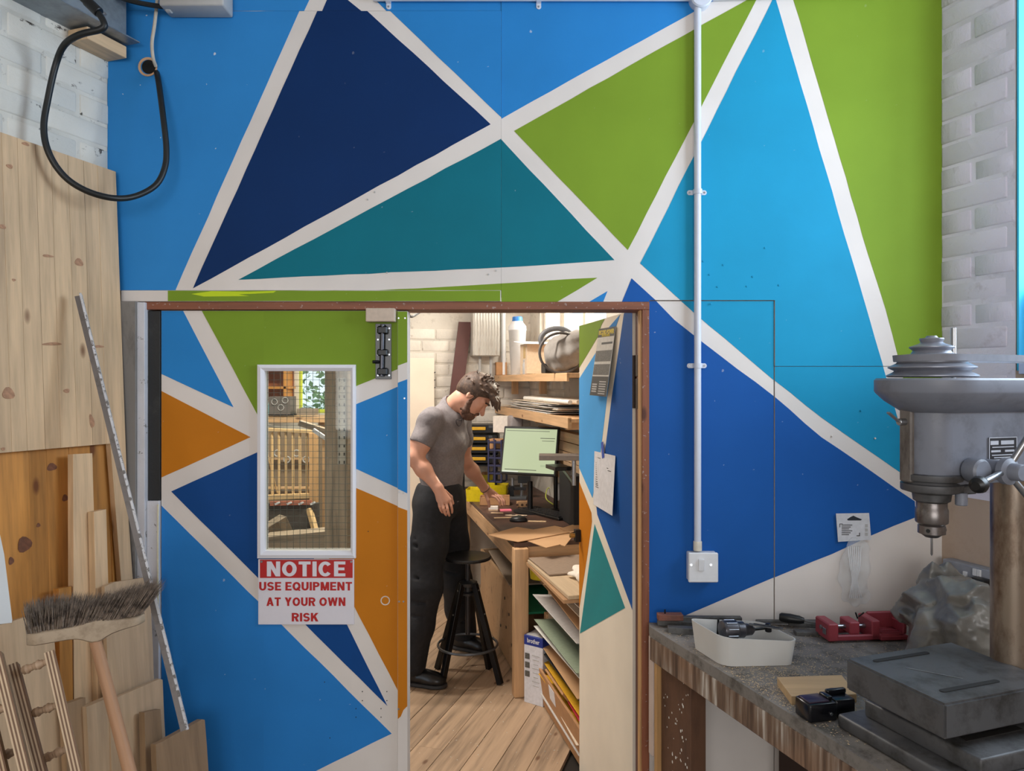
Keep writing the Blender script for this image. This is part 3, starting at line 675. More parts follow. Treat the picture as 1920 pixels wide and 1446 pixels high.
pts = sheetpoly([(1128, 830), (1132, 828), (1134, 858), (1130, 860)]); prism('blue_tape', [p + dn * 0.002 for p in pts], dn * 0.0006, plain('blue_tape', (60, 88, 180), 0.5), ns)
# ------------------------------------------------------------------ left side: boards leaning on the left wall
def lplane(s, lean, zref=1.65): return (LC + LN * s + UP * zref, (LN + UP * lean).normalized())   # plane parallel to the wall, foot leaning out
def lpoly(px, pl): return [RP(x, y, *pl) for x, y in px]
def board(name, px, s, lean, th, mat, label=None, cat='board', parent=None, group=None):
    pl = lplane(s, lean); p = lpoly(px, pl)
    for v in p: v.z = max(v.z, 0.003)
    cz = sum(p, Vector()) / len(p); dirv = (p[-1] - p[0]); M3 = frame(x=LU, z=UP - pl[1] * pl[1].z)
    # local mesh: x along wall, z up the board
    O0 = cz; Mi = M3.inverted(); q = [Mi @ (v - O0) for v in p]; ext = Mi @ (-pl[1] * th)
    n = len(q); nrm = Vector((0, 0, 0))
    for i in range(n): nrm += (q[i] - q[0]).cross(q[(i + 1) % n] - q[0])
    if nrm.dot(ext) > 0: q = q[::-1]
    vs = q + [v + ext for v in q]
    fs = [tuple(range(n)), tuple(range(2 * n - 1, n - 1, -1))] + [((i + 1) % n, i, n + i, n + (i + 1) % n) for i in range(n)]
    me = bpy.data.meshes.new(name); me.from_pydata([tuple(v) for v in vs], [], fs); me.update()
    o = link(name, me, Matrix.Translation(O0) @ M3.to_4x4(), mat, parent)
    if label: tag(o, label, cat, group)
    return o
FL = 2600
# big edge-glued pine panel, L-shaped, made of staves
pp = T('pine_panel', 'large pale edge-glued pine panel leaning against the white brick wall', 'wood panel', LC + LN * 0.2)
Lsh = [(-170, 189), (217, 322), (240, 960), (250, 1100), (268, 1500), (284, 1900), (262, 1900), (247, 1500), (228, 1100), (207, 832), (-170, 864)]
def staves(name, poly, cuts, s, lean, th, matf, parent):
    for (x0, x1, dx) in cuts:           # cut in a frame sheared with the panel's right edge
        sh = lambda p: (p[0] - (p[1] - 322) * dx, p[1]); un = lambda p: (p[0] + (p[1] - 322) * dx, p[1])
        c = clip([sh(p) for p in poly], x0 + 0.25, x1 - 0.25, -100, 3000)
        if len(c) > 2: board(name, [un(p) for p in c], s + random.uniform(-0.0006, 0.0006), lean, th, matf, parent=parent)
xs = [-170, -120, -70, -28, 5, 34, 68, 97, 128, 157, 183, 218.5]
staves('stave', [p for p in Lsh], [(a, b, 0.033) for a, b in zip(xs[:-1], xs[1:-1] + [260])], 0.075, 0.05, 0.018, PINE(2), pp)
# varnished orange pine panel
op = T('varnished_panel', 'orange varnished pine panel standing behind the planks, below pale pine panel', 'wood panel', LC + LN * 0.15)
xs = [-170, -60, -5, 53, 86, 128, 168, 203, 236]
for a, b in zip(xs[:-1], xs[1:]): board('stave', [(a + 0.3, 815), (b - 0.3, 815), (b + 8, 1150), (b + 30, 1900), (a + 30, 1900), (a + 8, 1150)], 0.05 + random.uniform(-0.0006, 0.0006), 0.05, 0.018, PINEO(2), parent=op)
def knot(px, py, rx, ry, s_, par, c, ang=0.0):
    pl = lplane(s_, 0.05); o = RP(px, py, *pl); v = (UP - pl[1] * pl[1].z).normalized(); k = o.y + D0; q = []
    for i in range(14):
        a = 6.2832 * i / 14; e = 1 + 0.12 * math.sin(3 * a + px); x, y = 0.8 * rx * math.cos(a) * e, 0.8 * ry * math.sin(a) * e
        q.append(o - LU * ((x * math.cos(ang) - y * math.sin(ang)) * k / F * 1.6) + v * ((x * math.sin(ang) + y * math.cos(ang)) * k / F))
    prism('knot', q, pl[1] * 0.0004, c, par)
KN1 = plain('pine_knot', (172, 128, 96), 0.6, scale=90, var=0.25); KN2 = plain('dark_knot', (120, 76, 52), 0.6, scale=90, var=0.25)
for (x, y, rx, ry) in [(90, 480, 9, 3), (148, 492, 7, 9), (98, 645, 16, 3.5), (185, 650, 9, 3), (16, 738, 9, 14), (48, 270, 6, 4), (18, 312, 5, 5), (4, 425, 6, 5), (125, 733, 5, 5), (172, 790, 4, 16), (26, 525, 3, 3), (120, 333, 4, 3), (6, 842, 3, 4)]: knot(x, y, rx, ry, 0.0758, pp, KN1, 0.1)
for (x, y, rx, ry) in [(46, 1021, 11, 18), (97, 876, 8, 9), (122, 934, 5, 8), (21, 1052, 4, 9), (72, 985, 3, 5)]: knot(x, y, rx, ry, 0.0508, op, KN2)
board('plank', [(137, 852), (173, 850), (180, 1100), (184, 1320), (196, 1900), (150, 1900), (139, 1320), (138, 1100)], 0.10, 0.06, 0.02, PINE(2), 'pale planed plank standing upright in front of orange varnished panel')
np_ = board('plank', [(176, 960), (199, 955), (206, 1200), (212, 1450), (222, 1900), (196, 1900), (188, 1450), (181, 1200)], 0.125, 0.06, 0.022, PINE(2), 'narrow pine batten with screw holes beside upright pale plank')
board('offcut', [(110, 1104), (134, 1100), (137, 1320), (140, 1600), (116, 1600), (113, 1320)], 0.10, 0.06, 0.02, PINEO(2), 'short orange varnished offcut behind the broom head')
board('plywood_sheet', [(196, 1100), (214, 1092), (274, 1083), (280, 1083), (286, 1200), (291, 1330), (300, 1900), (216, 1900), (205, 1330)], 0.145, 0.08, 0.012, PLY(2), 'square plywood sheet standing behind the broom bristles by blue door')
board('plywood_sheet', [(-60, 1190), (46, 1158), (98, 1150), (110, 1300), (122, 1446), (150, 1900), (-60, 1900)], 0.15, 0.08, 0.012, PLY(2), 'brown plywood sheet standing behind the ladder frames')
board('board', [(119, 1322), (160, 1308), (166, 1446), (180, 1900), (140, 1900), (126, 1446)], 0.175, 0.08, 0.018, PLYD(2), 'brown board with slanted top left of the broom handle')
board('board', [(162, 1326), (205, 1308), (212, 1446), (226, 1900), (180, 1900), (168, 1446)], 0.19, 0.08, 0.022, PLY(2), 'pale chamfered board directly behind the broom handle')
board('plywood_sheet', [(206, 1316), (219, 1308), (300, 1273), (305, 1275), (308, 1350), (314, 1446), (330, 1900), (222, 1900), (209, 1446)], 0.175, 0.10, 0.014, PLY(2), 'plywood sheet with sloping top right of the broom handle')
board('batten', [(271, 1336), (301, 1330), (305, 1390), (309, 1446), (326, 1900), (290, 1900), (273, 1446)], 0.21, 0.10, 0.02, PLYD(2), 'short dark batten standing before the sloping plywood sheet')
board('board', [(292, 1396), (302, 1392), (379, 1349), (384, 1350), (388, 1400), (391, 1446), (410, 1900), (300, 1900), (294, 1446)], 0.26, 0.12, 0.018, PLYD(2), 'dark brown board nearest the blue door at lower left')
board('white_strip', [(-20, 990), (0, 1003), (8, 1040), (23, 1163), (22, 1168), (-12, 1172)], 0.165, 0.06, 0.02, paint('old_white_trim', (206, 206, 204)), 'white painted timber strip at the left edge above ladder frames', 'timber')
# steel angle bar leaning across
ab = T('angle_bar', 'long grey steel angle bar leaning diagonally across the pine panel', 'metal bar', P(350, 1372, 1.85))
a0 = RP(141, 556, *lplane(0.115, 0.06)); a1 = P(340, 1372, 1.86); ax = (a1 - a0)
s1 = Vector((0.93, 0.36, 0.1)); s1 = (s1 - ax * s1.dot(ax) / ax.dot(ax)).normalized(); s2 = ax.normalized().cross(s1)
if s2.y > 0: s2 = -s2
ZINC = grime('dull_zinc', (126, 120, 118), (98, 92, 88), (0.5, 0.7), 20, 0.5, (1, 1, 1), 0.1, metal=0.3)
FLAKE = grime('flaking_white_edge', (208, 206, 208), (112, 106, 102), (0.52, 0.58), 60, 0.5)
join_geo('flange', [quadbox((a0 + a1) / 2 + s1 * 0.006, ax / 2, s1 * 0.0075, s2 * 0.0015)], ZINC, ab)
join_geo('flange', [quadbox((a0 + a1) / 2 + s1 * 0.0155 + s2 * 0.008, ax / 2, s1 * 0.0028, s2 * 0.010)], FLAKE, ab)
# broom, head up
br = T('broom', 'upturned broom with grey bristles and wooden head leaning on boards', 'broom', P(262, 1600, 1.60))
hd = 1.66
h0 = P(50, 1200, hd - 0.05); h1 = P(272, 1162, hd + 0.05); hxv = (h1 - h0).normalized(); hn = Vector((0.30, -0.9, 0.25)); hup = (UP - hxv * hxv.dot(UP)).normalized(); hfw = hxv.cross(hup)
if hfw.y > 0: hfw = -hfw
L = (h1 - h0).length
prof = []
nst = 24; vs = []; fs = []; seg = 12
for i in range(nst + 1):
    t = i / nst; c = h0.lerp(h1, t) + hup * 0.004
    wv = 0.026 * (min(1, t / 0.07) ** 0.5 if t < 0.07 else (min(1, (1 - t) / 0.06) ** 0.5 if t > 0.94 else 1)); hh = 0.0155 + 0.009 * math.exp(-((t - 0.57) / 0.11) ** 2) - 0.004 * max(0, t - 0.75) / 0.25
    wv = max(wv, 0.006)
    for k in range(seg):
        an = 2 * math.pi * k / seg; ca, sa = math.cos(an), math.sin(an)
        sx = math.copysign(abs(ca) ** 0.45, ca); sy = math.copysign(abs(sa) ** 0.45, sa)
        vs.append(c + hfw * (wv * sx) + hup * (hh * sy - (hh - 0.0155 if sy < 0 else 0)))
for i in range(nst):
    for k in range(seg): fs.append((i * seg + k, i * seg + (k + 1) % seg, (i + 1) * seg + (k + 1) % seg, (i + 1) * seg + k))
fs += [tuple(range(seg - 1, -1, -1)), tuple(range(nst * seg, (nst + 1) * seg))]
mk('broom_head', vs, fs, grime('dusty_wood', (176, 156, 132), (128, 108, 86), (0.5, 0.75), 20, 0.7, bmp=0.2), br, smooth=True)
b0 = h0.lerp(h1, 0.57) - hup * 0.012; b1 = P(252, 1700, 1.50)
hd0 = P(178, 1200, hd); hd1 = P(243, 1446, 1.56); dd = (hd1 - hd0); 
cyl('handle', hd0 - dd.normalized() * 0.01, hd0 + dd.normalized() * 0.92, 0.0125, wood('broom_handle', (188, 142, 106), 2, 0.8, knots=False), br, r1=0.0145)
vs, fs = [], []
for i in range(1900):
    t = random.uniform(0.0, 1.0); w = random.uniform(-1, 1); base = h0.lerp(h1, 0.02 + t * 0.96) + hup * 0.018 + hfw * (0.022 * w)
    spread = (t - 0.45) * 0.055 + 0.02; ln = 0.062 + random.uniform(-0.006, 0.004) + 0.006 * math.sin(t * 9)
    tip = base + hup * ln + hxv * (spread + random.gauss(0, 0.004)) + hfw * (0.018 * w + random.gauss(0, 0.004)); r = 0.0015
    x = hxv * r; o = len(vs); vs += [base - x, base + x, base + hfw * r * 1.6, tip]; fs += [(o, o + 1, o + 3), (o + 1, o + 2, o + 3), (o + 2, o, o + 3)]
o = mk('bristles', vs, fs, grime('dusty_bristle', (150, 134, 120), (84, 72, 64), (0.45, 0.6), 60, 0.8), br); o['kind'] = 'stuff'
# two plywood ladder frames with rope-like rungs
PLYEDGE = None
def ladder(label, railL, railR, rungs, dd_):
    t = T('ladder_frame', label, 'ladder', P((railL[1][0] + railR[1][0]) / 2, 1720, dd_ - 0.05))
    for (q0, q1) in (railL, railR):
        a = P(q0[0], q0[1], dd_); b = P(q1[0], q1[1], dd_ - 0.06); b = a + (b - a) * 2.0; xx = (b - a).normalized(); dep = Vector((-0.55, 0.83, 0)); dep = (dep - xx * dep.dot(xx)).normalized(); sd = xx.cross(dep)
        rail = join_geo('rail', [quadbox((a + b) / 2 + dep * 0.02, (b - a) / 2, dep * 0.022, sd * 0.0095)], PLYD(2), t)
        for k, cc in enumerate([(206, 178, 146), (122, 92, 70)] * 3):      # plywood edge plies, front edge
            join_geo("ply", [quadbox((a + b) / 2 - dep * 0.0026 + sd * (-0.008 + 0.0032 * k), (b - a) / 2, dep * 0.0007, sd * 0.00155)], plain('ply_layer_%d' % (k % 2), cc, 0.7, scale=30), rail)
    for (q0, q1) in rungs:
        a = P(q0[0], q0[1], dd_ - 0.005); b = P(q1[0], q1[1], dd_ - 0.005); path = [a.lerp(b, i / 14) for i in range(15)]
        rr = [0.0055 + 0.0035 * math.sin(i / 14 * math.pi * 2.2 + 0.4) ** 2 + 0.002 * (i % 2) for i in range(15)]
        v, f = tube_geo(path, rr, 10); mk('rung', v, f, wood('rung_wood', (190, 160, 132), 0, 0.8, knots=False), t, smooth=True)
ladder('plywood ladder frame with three turned rungs in front of plywood sheet', ((23, 1245), (76, 1446)), ((92, 1222), (143, 1446)), [((42, 1258), (90, 1240)), ((62, 1338), (108, 1322)), ((82, 1423), (126, 1404))], 1.60)
ladder('plywood ladder frame cut off by the left photo edge', ((-48, 1235), (2, 1446)), ((-8, 1225), (46, 1446)), [((-38, 1338), (18, 1326)), ((-18, 1424), (34, 1408))], 1.54)
# ------------------------------------------------------------------ cables, trunking, boxes
tr = T('cable_trunking', 'galvanised steel cable trunking high on the white brick wall', 'trunking', LC + LU * 0.3 + UP * 2.6)
zb = P(228, 74, 2.24).z
t0 = LC + LU * 0.02 + LN * 0.03; 
box('trunk_body', LC + LU * 0.62 + LN * 0.05 + UP * (zb + 0.11), (1.2, 0.09, 0.20), GALV, tr, frame(x=LU, z=UP))
box('trunk_flange', LC + LU * 0.60 + LN * 0.062 + UP * (zb + 0.004), (1.2, 0.13, 0.004), GALV, tr, frame(x=LU, z=UP), 0.0005)
for s in (0.10, 0.27): cyl('rivet', LC + LU * s + LN * 0.094 + UP * (zb + 0.05), LC + LU * s + LN * 0.099 + UP * (zb + 0.05), 0.005, STEEL, tr, seg=10)
tag(box('timber_batten', LC + LU * 0.075 + LN * 0.042 + UP * (zb - 0.022), (0.14, 0.075, 0.036), PINE(0), None, frame(x=LU, z=UP)), 'rough timber batten under the steel trunking on brick wall', 'batten')
RUB = plain('black_cable_rubber', (20, 22, 22), 0.45)
cp = [(120, -60, 2.0), (150, -8, 2.0), (172, 10, 2.0), (193, 38, 2.0), (191, 54, 2.0), (150, 65, 2.0), (121, 84, 2.02), (105, 120, 2.04), (91, 180, 2.04), (82, 240, 2.03), (92, 288, 2.03), (120, 330, 2.05), (160, 357, 2.08), (208, 371, 2.12), (250, 369, 2.17), (290, 349, 2.21), (308, 318, 2.23), (312, 280, 2.24), (306, 220, 2.25), (297, 152, 2.28), (292, 130, 2.33)]
bc = T('black_cable', 'thick black cable hanging in a loop from trunking to hole', 'cable', P(208, 371, 2.12))
tube('sheath', [P(*q) for q in cp], 0.0088, RUB, bc, 10, 6)
cyl('cable_gland', P(163, 2, 2.0), P(186, 24, 2.0), 0.014, BLACKP, bc)
tag(tube('white_cable', [P(300, -40, 2.28), P(295, 0, 2.28), P(290, 45, 2.28), P(285, 80, 2.275), P(287, 108, 2.275), (P(292, 124, 2.30))], 0.0052, plain('ivory_cable', (196, 184, 168), 0.5), None, 8), 'thin ivory cable running down the blue wall into a hole', 'cable')
jb_ = T('junction_box', 'grey plastic junction box at the top of the blue wall', 'junction box', W(379, 41))
q0, q1 = W(322, 36), W(439, -50)
box('box_body', ((q0.x + q1.x) / 2, -0.046, (q0.z + q1.z) / 2), (q1.x - q0.x, 0.08, q1.z - q0.z), GREYP, jb_, bev=0.006, seg=2)
box('box_lid', ((q0.x + q1.x) / 2 - 0.008, -0.095, (q0.z + q1.z) / 2 + 0.018), (q1.x - q0.x - 0.004, 0.022, q1.z - q0.z), plain('pale_grey_plastic', (196, 188, 180), 0.45), jb_, bev=0.004, seg=2)
cyl('knockout', W(322, 14, -0.05), W(312, 14, -0.05), 0.017, GREYP, jb_)
tag(tube('black_lead', [P(205, -14, 2.2), P(240, 0, 2.22), P(280, 9, 2.24), P(320, 14, 2.26)], 0.0075, RUB, None, 8), 'short black lead entering the side of the grey junction box', 'cable')
# white conduit with saddles and switch
cd = T('white_conduit', 'white plastic conduit running along wall top and down to switch', 'conduit', W(1308, 1030))
CP = plain('white_conduit_plastic', (206, 210, 222), 0.35, var=0.02)
cyl('conduit_pipe', W(1308, 1032, -0.016), W(1308, 8, -0.016), 0.0108, CP, cd)
cyl('conduit_pipe', W(700, -3, -0.016), W(1296, -3, -0.016), 0.0085, CP, cd)
cyl('conduit_pipe', W(1320, -4, -0.016), W(1640, -14, -0.016), 0.0085, CP, cd)
lathe('conduit_box', W(1311, 2, -0.001), (0, -1, 0), [(0.034, 0), (0.034, 0.03), (0.030, 0.034), (0.001, 0.035)], CP, cd)
lathe('coupling', W(1308, 1028, -0.016), (0, 0, -1), [(0.0125, -0.022), (0.0132, -0.02), (0.0132, 0.006), (0.0118, 0.008)], plain('ivory_coupling', (214, 206, 190), 0.4), cd)
def saddle(px, py, ang=0.0):
    c = W(px, py); R = Matrix.Rotation(ang, 3, 'Y'); x = R @ Vector((1, 0, 0)); z = R @ UP; g = []
    pts = [(-0.0235, 0.0), (-0.0235, -0.004), (-0.0135, -0.004)] + [(0.0135 * math.cos(t), -0.016 - 0.0135 * math.sin(t)) for t in [math.pi - math.pi * i / 8 for i in range(9)]] + [(0.0135, -0.004), (0.0235, -0.004), (0.0235, 0.0)]
    v = [c + x * a + Vector((0, b, 0)) + z * s for s in (-0.0075, 0.0075) for a, b in pts]; n = len(pts)
    f = [(i, i + 1, n + i + 1, n + i) for i in range(n - 1)] + [tuple(range(n - 1, -1, -1)), tuple(range(n, 2 * n))]
    s_ = mk('saddle', v, f, CP, cd, smooth=True)
    for e in (-0.023, 0.023): cyl('saddle_lug', c + x * e, c + x * e + Vector((0, -0.0045, 0)), 0.0078, CP, s_, seg=16)
    for e in (-0.023, 0.023): cyl('saddle_screw', c + x * e + Vector((0, -0.004, 0)), c + x * e + Vector((0, -0.006, 0)), 0.0032, STEEL, s_, seg=10)
saddle(1306, 362); saddle(1306, 686)
for px in (729, 1010): saddle(px, 0, math.pi / 2)
sw = T('light_switch', 'white single light switch on surface box on dark blue wall', 'light switch', W(1313, 1087))
fbox('back_box', 1287, 1340, 1033, 1086, -0.026, 0.002, PLAST, 0.003, sw); fbox('face_plate', 1286, 1341, 1032, 1087, -0.036, -0.026, PLAST, 0.003, sw)
box('rocker', W(1315, 1059.5, -0.038), (0.019, 0.008, 0.036), PLAST, sw, Matrix.Rotation(0.12, 3, 'X'), 0.001)
for px in (1296, 1333): cyl('plate_screw', W(px, 1059.5, -0.036), W(px, 1059.5, -0.0375), 0.0045, STEEL, sw, seg=12)
# ------------------------------------------------------------------ right side: workbench
BU = Vector((0.33, -0.944, 0)); BV = Vector((0.944, 0.33, 0)); ZB = 0.90
def BL(u, v, z=ZB): return Vector((0.42, -0.05, 0)) + BU * u + BV * v + UP * z      # bench frame
BFR = frame(x=BU, z=UP)
TOPM = grime('paint_spattered_benchtop', (128, 122, 116), (78, 72, 66), (0.46, 0.66), 18, 0.75, bmp=0.4)
m, nt, b = nodes('worn_bench_fascia'); v = coord(nt, (60, 60, 5)); v2 = coord(nt)
n1 = noise(nt, 1.0, 4, v); n2 = noise(nt, 5, 5, v2)
cA = ramp(nt, n1, [(0.3, lin((70, 52, 42))), (0.48, lin((120, 96, 78))), (0.6, lin((150, 134, 120))), (0.68, lin((198, 190, 180)))]); cB = ramp(nt, n1, [(0.3, lin((84, 62, 48))), (0.6, lin((148, 116, 92)))])
nt.links.new(mixc(nt, ramp(nt, n2, [(0.48, (0, 0, 0)), (0.62, (1, 1, 1))]), cA, cB), b.inputs['Base Color']); b.inputs['Roughness'].default_value = 0.75; bump(nt, b, n1, 0.4, 0.004); FASC = m
wb = T('workbench', 'heavy paint-spattered timber workbench against the wall under drill press', 'workbench', BL(0.6, 0.4, 0))
LB = 1.36
pts = [BL(0, 0), BL(LB, 0), BL(LB, 0.86), BL(0.0, 0.86), Vector((1.315, -0.018, ZB)), Vector((0.425, -0.018, ZB))]
pts = [BL(0, 0), BL(LB, 0), BL(LB, 0.86), RC + RN * 0.02 + RU * 0.05 + UP * ZB, Vector((0.425, -0.012, ZB))]
prism('bench_top', pts, (0, 0, -0.03), TOPM, wb)
box('fascia', BL(LB / 2, 0.022, ZB - 0.066), (LB, 0.044, 0.072), FASC, wb, BFR, 0.003)
BROWN = grime('stained_brown_timber', (104, 72, 52), (62, 42, 32), (0.45, 0.7), 8, 0.7, (1, 1, 0.3))
box('end_leg', BL(0.115, 0.045, 0.40), (0.16, 0.05, 0.80), BROWN, wb, BFR); box('end_leg_edge', BL(0.026, 0.02, 0.40), (0.014, 0.03, 0.80), STOPW(2), wb, BFR)
box('end_panel', BL(0.004, 0.012, 0.69), (0.026, 0.02, 0.36), plain('pinkish_old_paint', (196, 176, 164), 0.7, scale=12), wb, BFR)
box('back_leg', BL(0.1, 0.8, 0.43), (0.09, 0.09, 0.86), BROWN, wb, BFR); box('front_leg', BL(1.28, 0.06, 0.43), (0.1, 0.1, 0.86), BROWN, wb, BFR); box('front_leg', BL(1.28, 0.8, 0.43), (0.1, 0.1, 0.86), BROWN, wb, BFR)
box('bench_skirt', BL(0.62, 0.35, 0.33), (0.9, 0.02, 0.66), plain('dark_board', (58, 40, 32), 0.8, scale=8), wb, BFR)
spl = []
for i in range(60):
    u, z = random.uniform(0.045, 0.185), random.uniform(0.35, 0.80); r = random.uniform(0.001, 0.0032); c = BL(u, 0.0195, z)
    k = 7; vs = [c + BU * r * math.cos(6.283 * j / k) + UP * r * 1.6 * math.sin(6.283 * j / k) for j in range(k)] + [c - BV * 0.0008]; spl.append((vs, [(j, (j + 1) % k, k) for j in range(k)] + [tuple(range(k))]))
o = join_geo('paint_spatter', spl, paint('spatter_white', (214, 212, 206)), wb); o['kind'] = 'stuff'
# sawdust
vs, fs = [], []
def flake(c, r):
    o = len(vs); a = random.uniform(0, 6.28); x = Vector((math.cos(a), math.sin(a), random.uniform(-0.3, 0.3))) * r; y = Vector((-math.sin(a), math.cos(a), random.uniform(-0.3, 0.3))) * r * 0.45
    vs.extend([c - x, c + y, c + x, c - y, c + UP * r * 0.5]); fs.extend([(o, o + 1, o + 4), (o + 1, o + 2, o + 4), (o + 2, o + 3, o + 4), (o + 3, o, o + 4), (o, o + 3, o + 2, o + 1)])
for i in range(5200):
    if random.random() < 0.45: u, v = random.gauss(0.50, 0.13), abs(random.gauss(0.12, 0.10))
    else: u, v = random.uniform(0.05, 0.8), random.uniform(0.01, 0.6)
    if 0.02 < u < 1.2 and 0.005 < v < 0.7: flake(BL(u, v, ZB + 0.0015), random.uniform(0.0009, 0.0028))
tag(mk('sawdust', vs, fs, plain('pale_sawdust', (192, 170, 138), 0.9)), 'pale sawdust and shavings scattered over the workbench top', 'sawdust', kind='stuff')
# ------------------------------------------------------------------ drill press
S0 = Vector((0.851, -0.81, 0)); CL = S0 + BV * 0.222
def DP(u, v, z): return S0 + BU * u + BV * v + UP * z
dp = T('drill_press', 'grey bench drill press with stepped pulley standing on the workbench', 'drill press', DP(0, 0.1, ZB))
# base casting: plate with raised centre and bolt slot
box('base', DP(0.02, 0.13, ZB + 0.016), (0.33, 0.47, 0.030), CAST, dp, BFR, 0.006, 2)
box('base_plinth', DP(0.02, 0.14, ZB + 0.049), (0.27, 0.40, 0.036), CAST, dp, BFR, 0.005, 2)
for u in (-0.055, 0.09): box('base_slot', DP(u, 0.05, ZB + 0.0675), (0.016, 0.15, 0.003), plain('slot_shade', (30, 28, 27), 0.8), dp, BFR, 0.0005)  # dark strips carry the shade of open slots in their colour
# work table with two slots as flat dark strips, their shade put in the colour
zt = 1.06
tb = DP(0.0, 0.045, zt - 0.034)
bm = bmesh.new(); bmesh.ops.create_cube(bm, size=1.0)
for v in bm.verts: v.co = Vector((v.co.x * 0.24, v.co.y * 0.30, v.co.z * 0.066))
bmesh.ops.bevel(bm, geom=list(bm.edges), offset=0.004, segments=2, affect='EDGES'); me = bpy.data.meshes.new('work_table'); bm.to_mesh(me); bm.free()
tbo = link('work_table', me, Matrix.Translation(tb) @ BFR.to_4x4(), CAST, dp)
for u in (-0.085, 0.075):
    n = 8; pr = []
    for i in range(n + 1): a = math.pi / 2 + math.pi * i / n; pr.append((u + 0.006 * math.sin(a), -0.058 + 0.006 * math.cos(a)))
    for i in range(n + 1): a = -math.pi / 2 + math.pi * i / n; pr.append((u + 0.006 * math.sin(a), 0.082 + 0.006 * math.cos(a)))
    prism('table_slot', [DP(x, y, zt - 0.0006) for x, y in pr], (0, 0, 0.0011), plain('slot_shade', (30, 28, 27), 0.8), tbo)
bar('table_scratch', DP(-0.035, -0.03, zt), DP(0.045, 0.03, zt), 0.002, 0.0008, STEEL, tbo, bev=0.0002)
box('table_bracket', DP(0.0, 0.15, zt - 0.07), (0.09, 0.12, 0.05), CAST, dp, BFR, 0.006, 2)
cyl('column', CL + UP * (ZB + 0.05), CL + UP * 1.62, 0.0375, grime('rusty_column_steel', (150, 134, 118), (96, 74, 58), (0.45, 0.65), 14, 0.35, (1, 1, 0.4), 0.1, metal=0.7), dp, seg=36)
lathe('column_foot', CL + UP * (ZB + 0.066), (0, 0, 1), [(0.07, 0), (0.07, 0.02), (0.05, 0.035), (0.048, 0.07), (0.042, 0.072)], CAST, dp)
# head casting: nose round the spindle, body back to the column
def stadium(r, v0, v1, z, n=14):
    out = []
    for i in range(n + 1): a = math.pi * i / n; out.append(DP(r * math.cos(a), v0 - r * math.sin(a), z))
    for i in range(n + 1): a = math.pi * i / n; out.append(DP(-r * math.cos(a), v1 + r * math.sin(a), z))
    return out
def loft(name, rings, mat, parent):
    n = len(rings[0]); vs = [p for r in rings for p in r]; fs = []
    for i in range(len(rings) - 1):
        for k in range(n): k2 = (k + 1) % n; fs.append((i * n + k, i * n + k2, (i + 1) * n + k2, (i + 1) * n + k))
    fs += [tuple(range(n - 1, -1, -1)), tuple(range((len(rings) - 1) * n, len(rings) * n))]
    o = mk(name, vs, fs, mat, parent, smooth=True)
    bm = bmesh.new(); bm.from_mesh(o.data); bmesh.ops.recalc_face_normals(bm, faces=bm.faces); bm.to_mesh(o.data); bm.free(); return o
loft('head_body', [stadium(0.047, 0.0, 0.24, 1.445), stadium(0.05, 0.0, 0.24, 1.45), stadium(0.05, 0.0, 0.24, 1.60)], IRON, dp)
loft('pulley_deck', [stadium(0.056, 0.0, 0.42, 1.588), stadium(0.088, 0.0, 0.42, 1.610), stadium(0.104, 0.0, 0.42, 1.626), stadium(0.106, 0.0, 0.42, 1.630), stadium(0.106, 0.0, 0.42, 1.652), stadium(0.102, 0.0, 0.42, 1.656)], IRON, dp)
box('casting_rib', DP(-0.012, -0.048, 1.522), (0.03, 0.02, 0.15), grime('worn_bare_iron', (120, 112, 106), (70, 62, 58), (0.45, 0.65), 20, 0.5, (1, 1, 0.3)), dp, BFR, 0.003)
# stepped pulley
c = DP(0, 0.0, 1.658)
lathe('stepped_pulley', c, UP, [(0.080, 0), (0.083, 0.002), (0.083, 0.004), (0.070, 0.011), (0.068, 0.013), (0.080, 0.019), (0.080, 0.021), (0.066, 0.028), (0.063, 0.030), (0.064, 0.044), (0.056, 0.046), (0.038, 0.048), (0.034, 0.054), (0.041, 0.060), (0.041, 0.062), (0.024, 0.068), (0.020, 0.071), (0.0225, 0.077), (0.022, 0.079), (0.012, 0.080), (0.009, 0.084), (0.001, 0.0845)], plain('dusty_grey_pulley', (138, 140, 150), 0.4, 0.4), dp, 40)
# belt to the motor pulley
zb0, zb1 = 1.690, 1.703
rb = 0.0665; Lb = 0.42
ring = []
for i in range(21): a = math.pi * i / 20; ring.append((rb * math.cos(a), -rb * math.sin(a)))
for i in range(21): a = math.pi * i / 20; ring.append((-rb * 0.7 * math.cos(a), Lb + rb * 0.7 * math.sin(a)))
n = len(ring); vs = []
for (z, e) in ((zb0, 0.003), (zb1, 0.0045), (zb1, -0.0035), (zb0, -0.0025)):
    for (x, y) in ring:
        cx, cy = (x, y) if y < 0.0 else (x, y - Lb if y > Lb else 0); l = math.hypot(cx, cy) or 1; vs.append(DP(x + cx / l * e, y + cy / l * e, z))
fs = [((j % 4) * n + k, (j % 4) * n + (k + 1) % n, ((j + 1) % 4) * n + (k + 1) % n, ((j + 1) % 4) * n + k) for j in range(4) for k in range(n)]
mk('drive_belt', vs, fs, plain('grey_belt', (126, 128, 138), 0.6), dp, smooth=True)
lathe('motor_pulley', DP(0, Lb, 1.655), UP, [(0.05, 0), (0.052, 0.03), (0.044, 0.05), (0.03, 0.055), (0.02, 0.08)], IRON, dp)
lathe('motor', DP(0, Lb + 0.05, 1.40), UP, [(0.07, 0), (0.075, 0.01), (0.075, 0.18), (0.06, 0.20)], IRON, dp)
cyl('tension_rod', DP(-0.055, 0.125, 1.65), DP(-0.055, 0.125, 1.765), 0.0052, STEEL, dp)
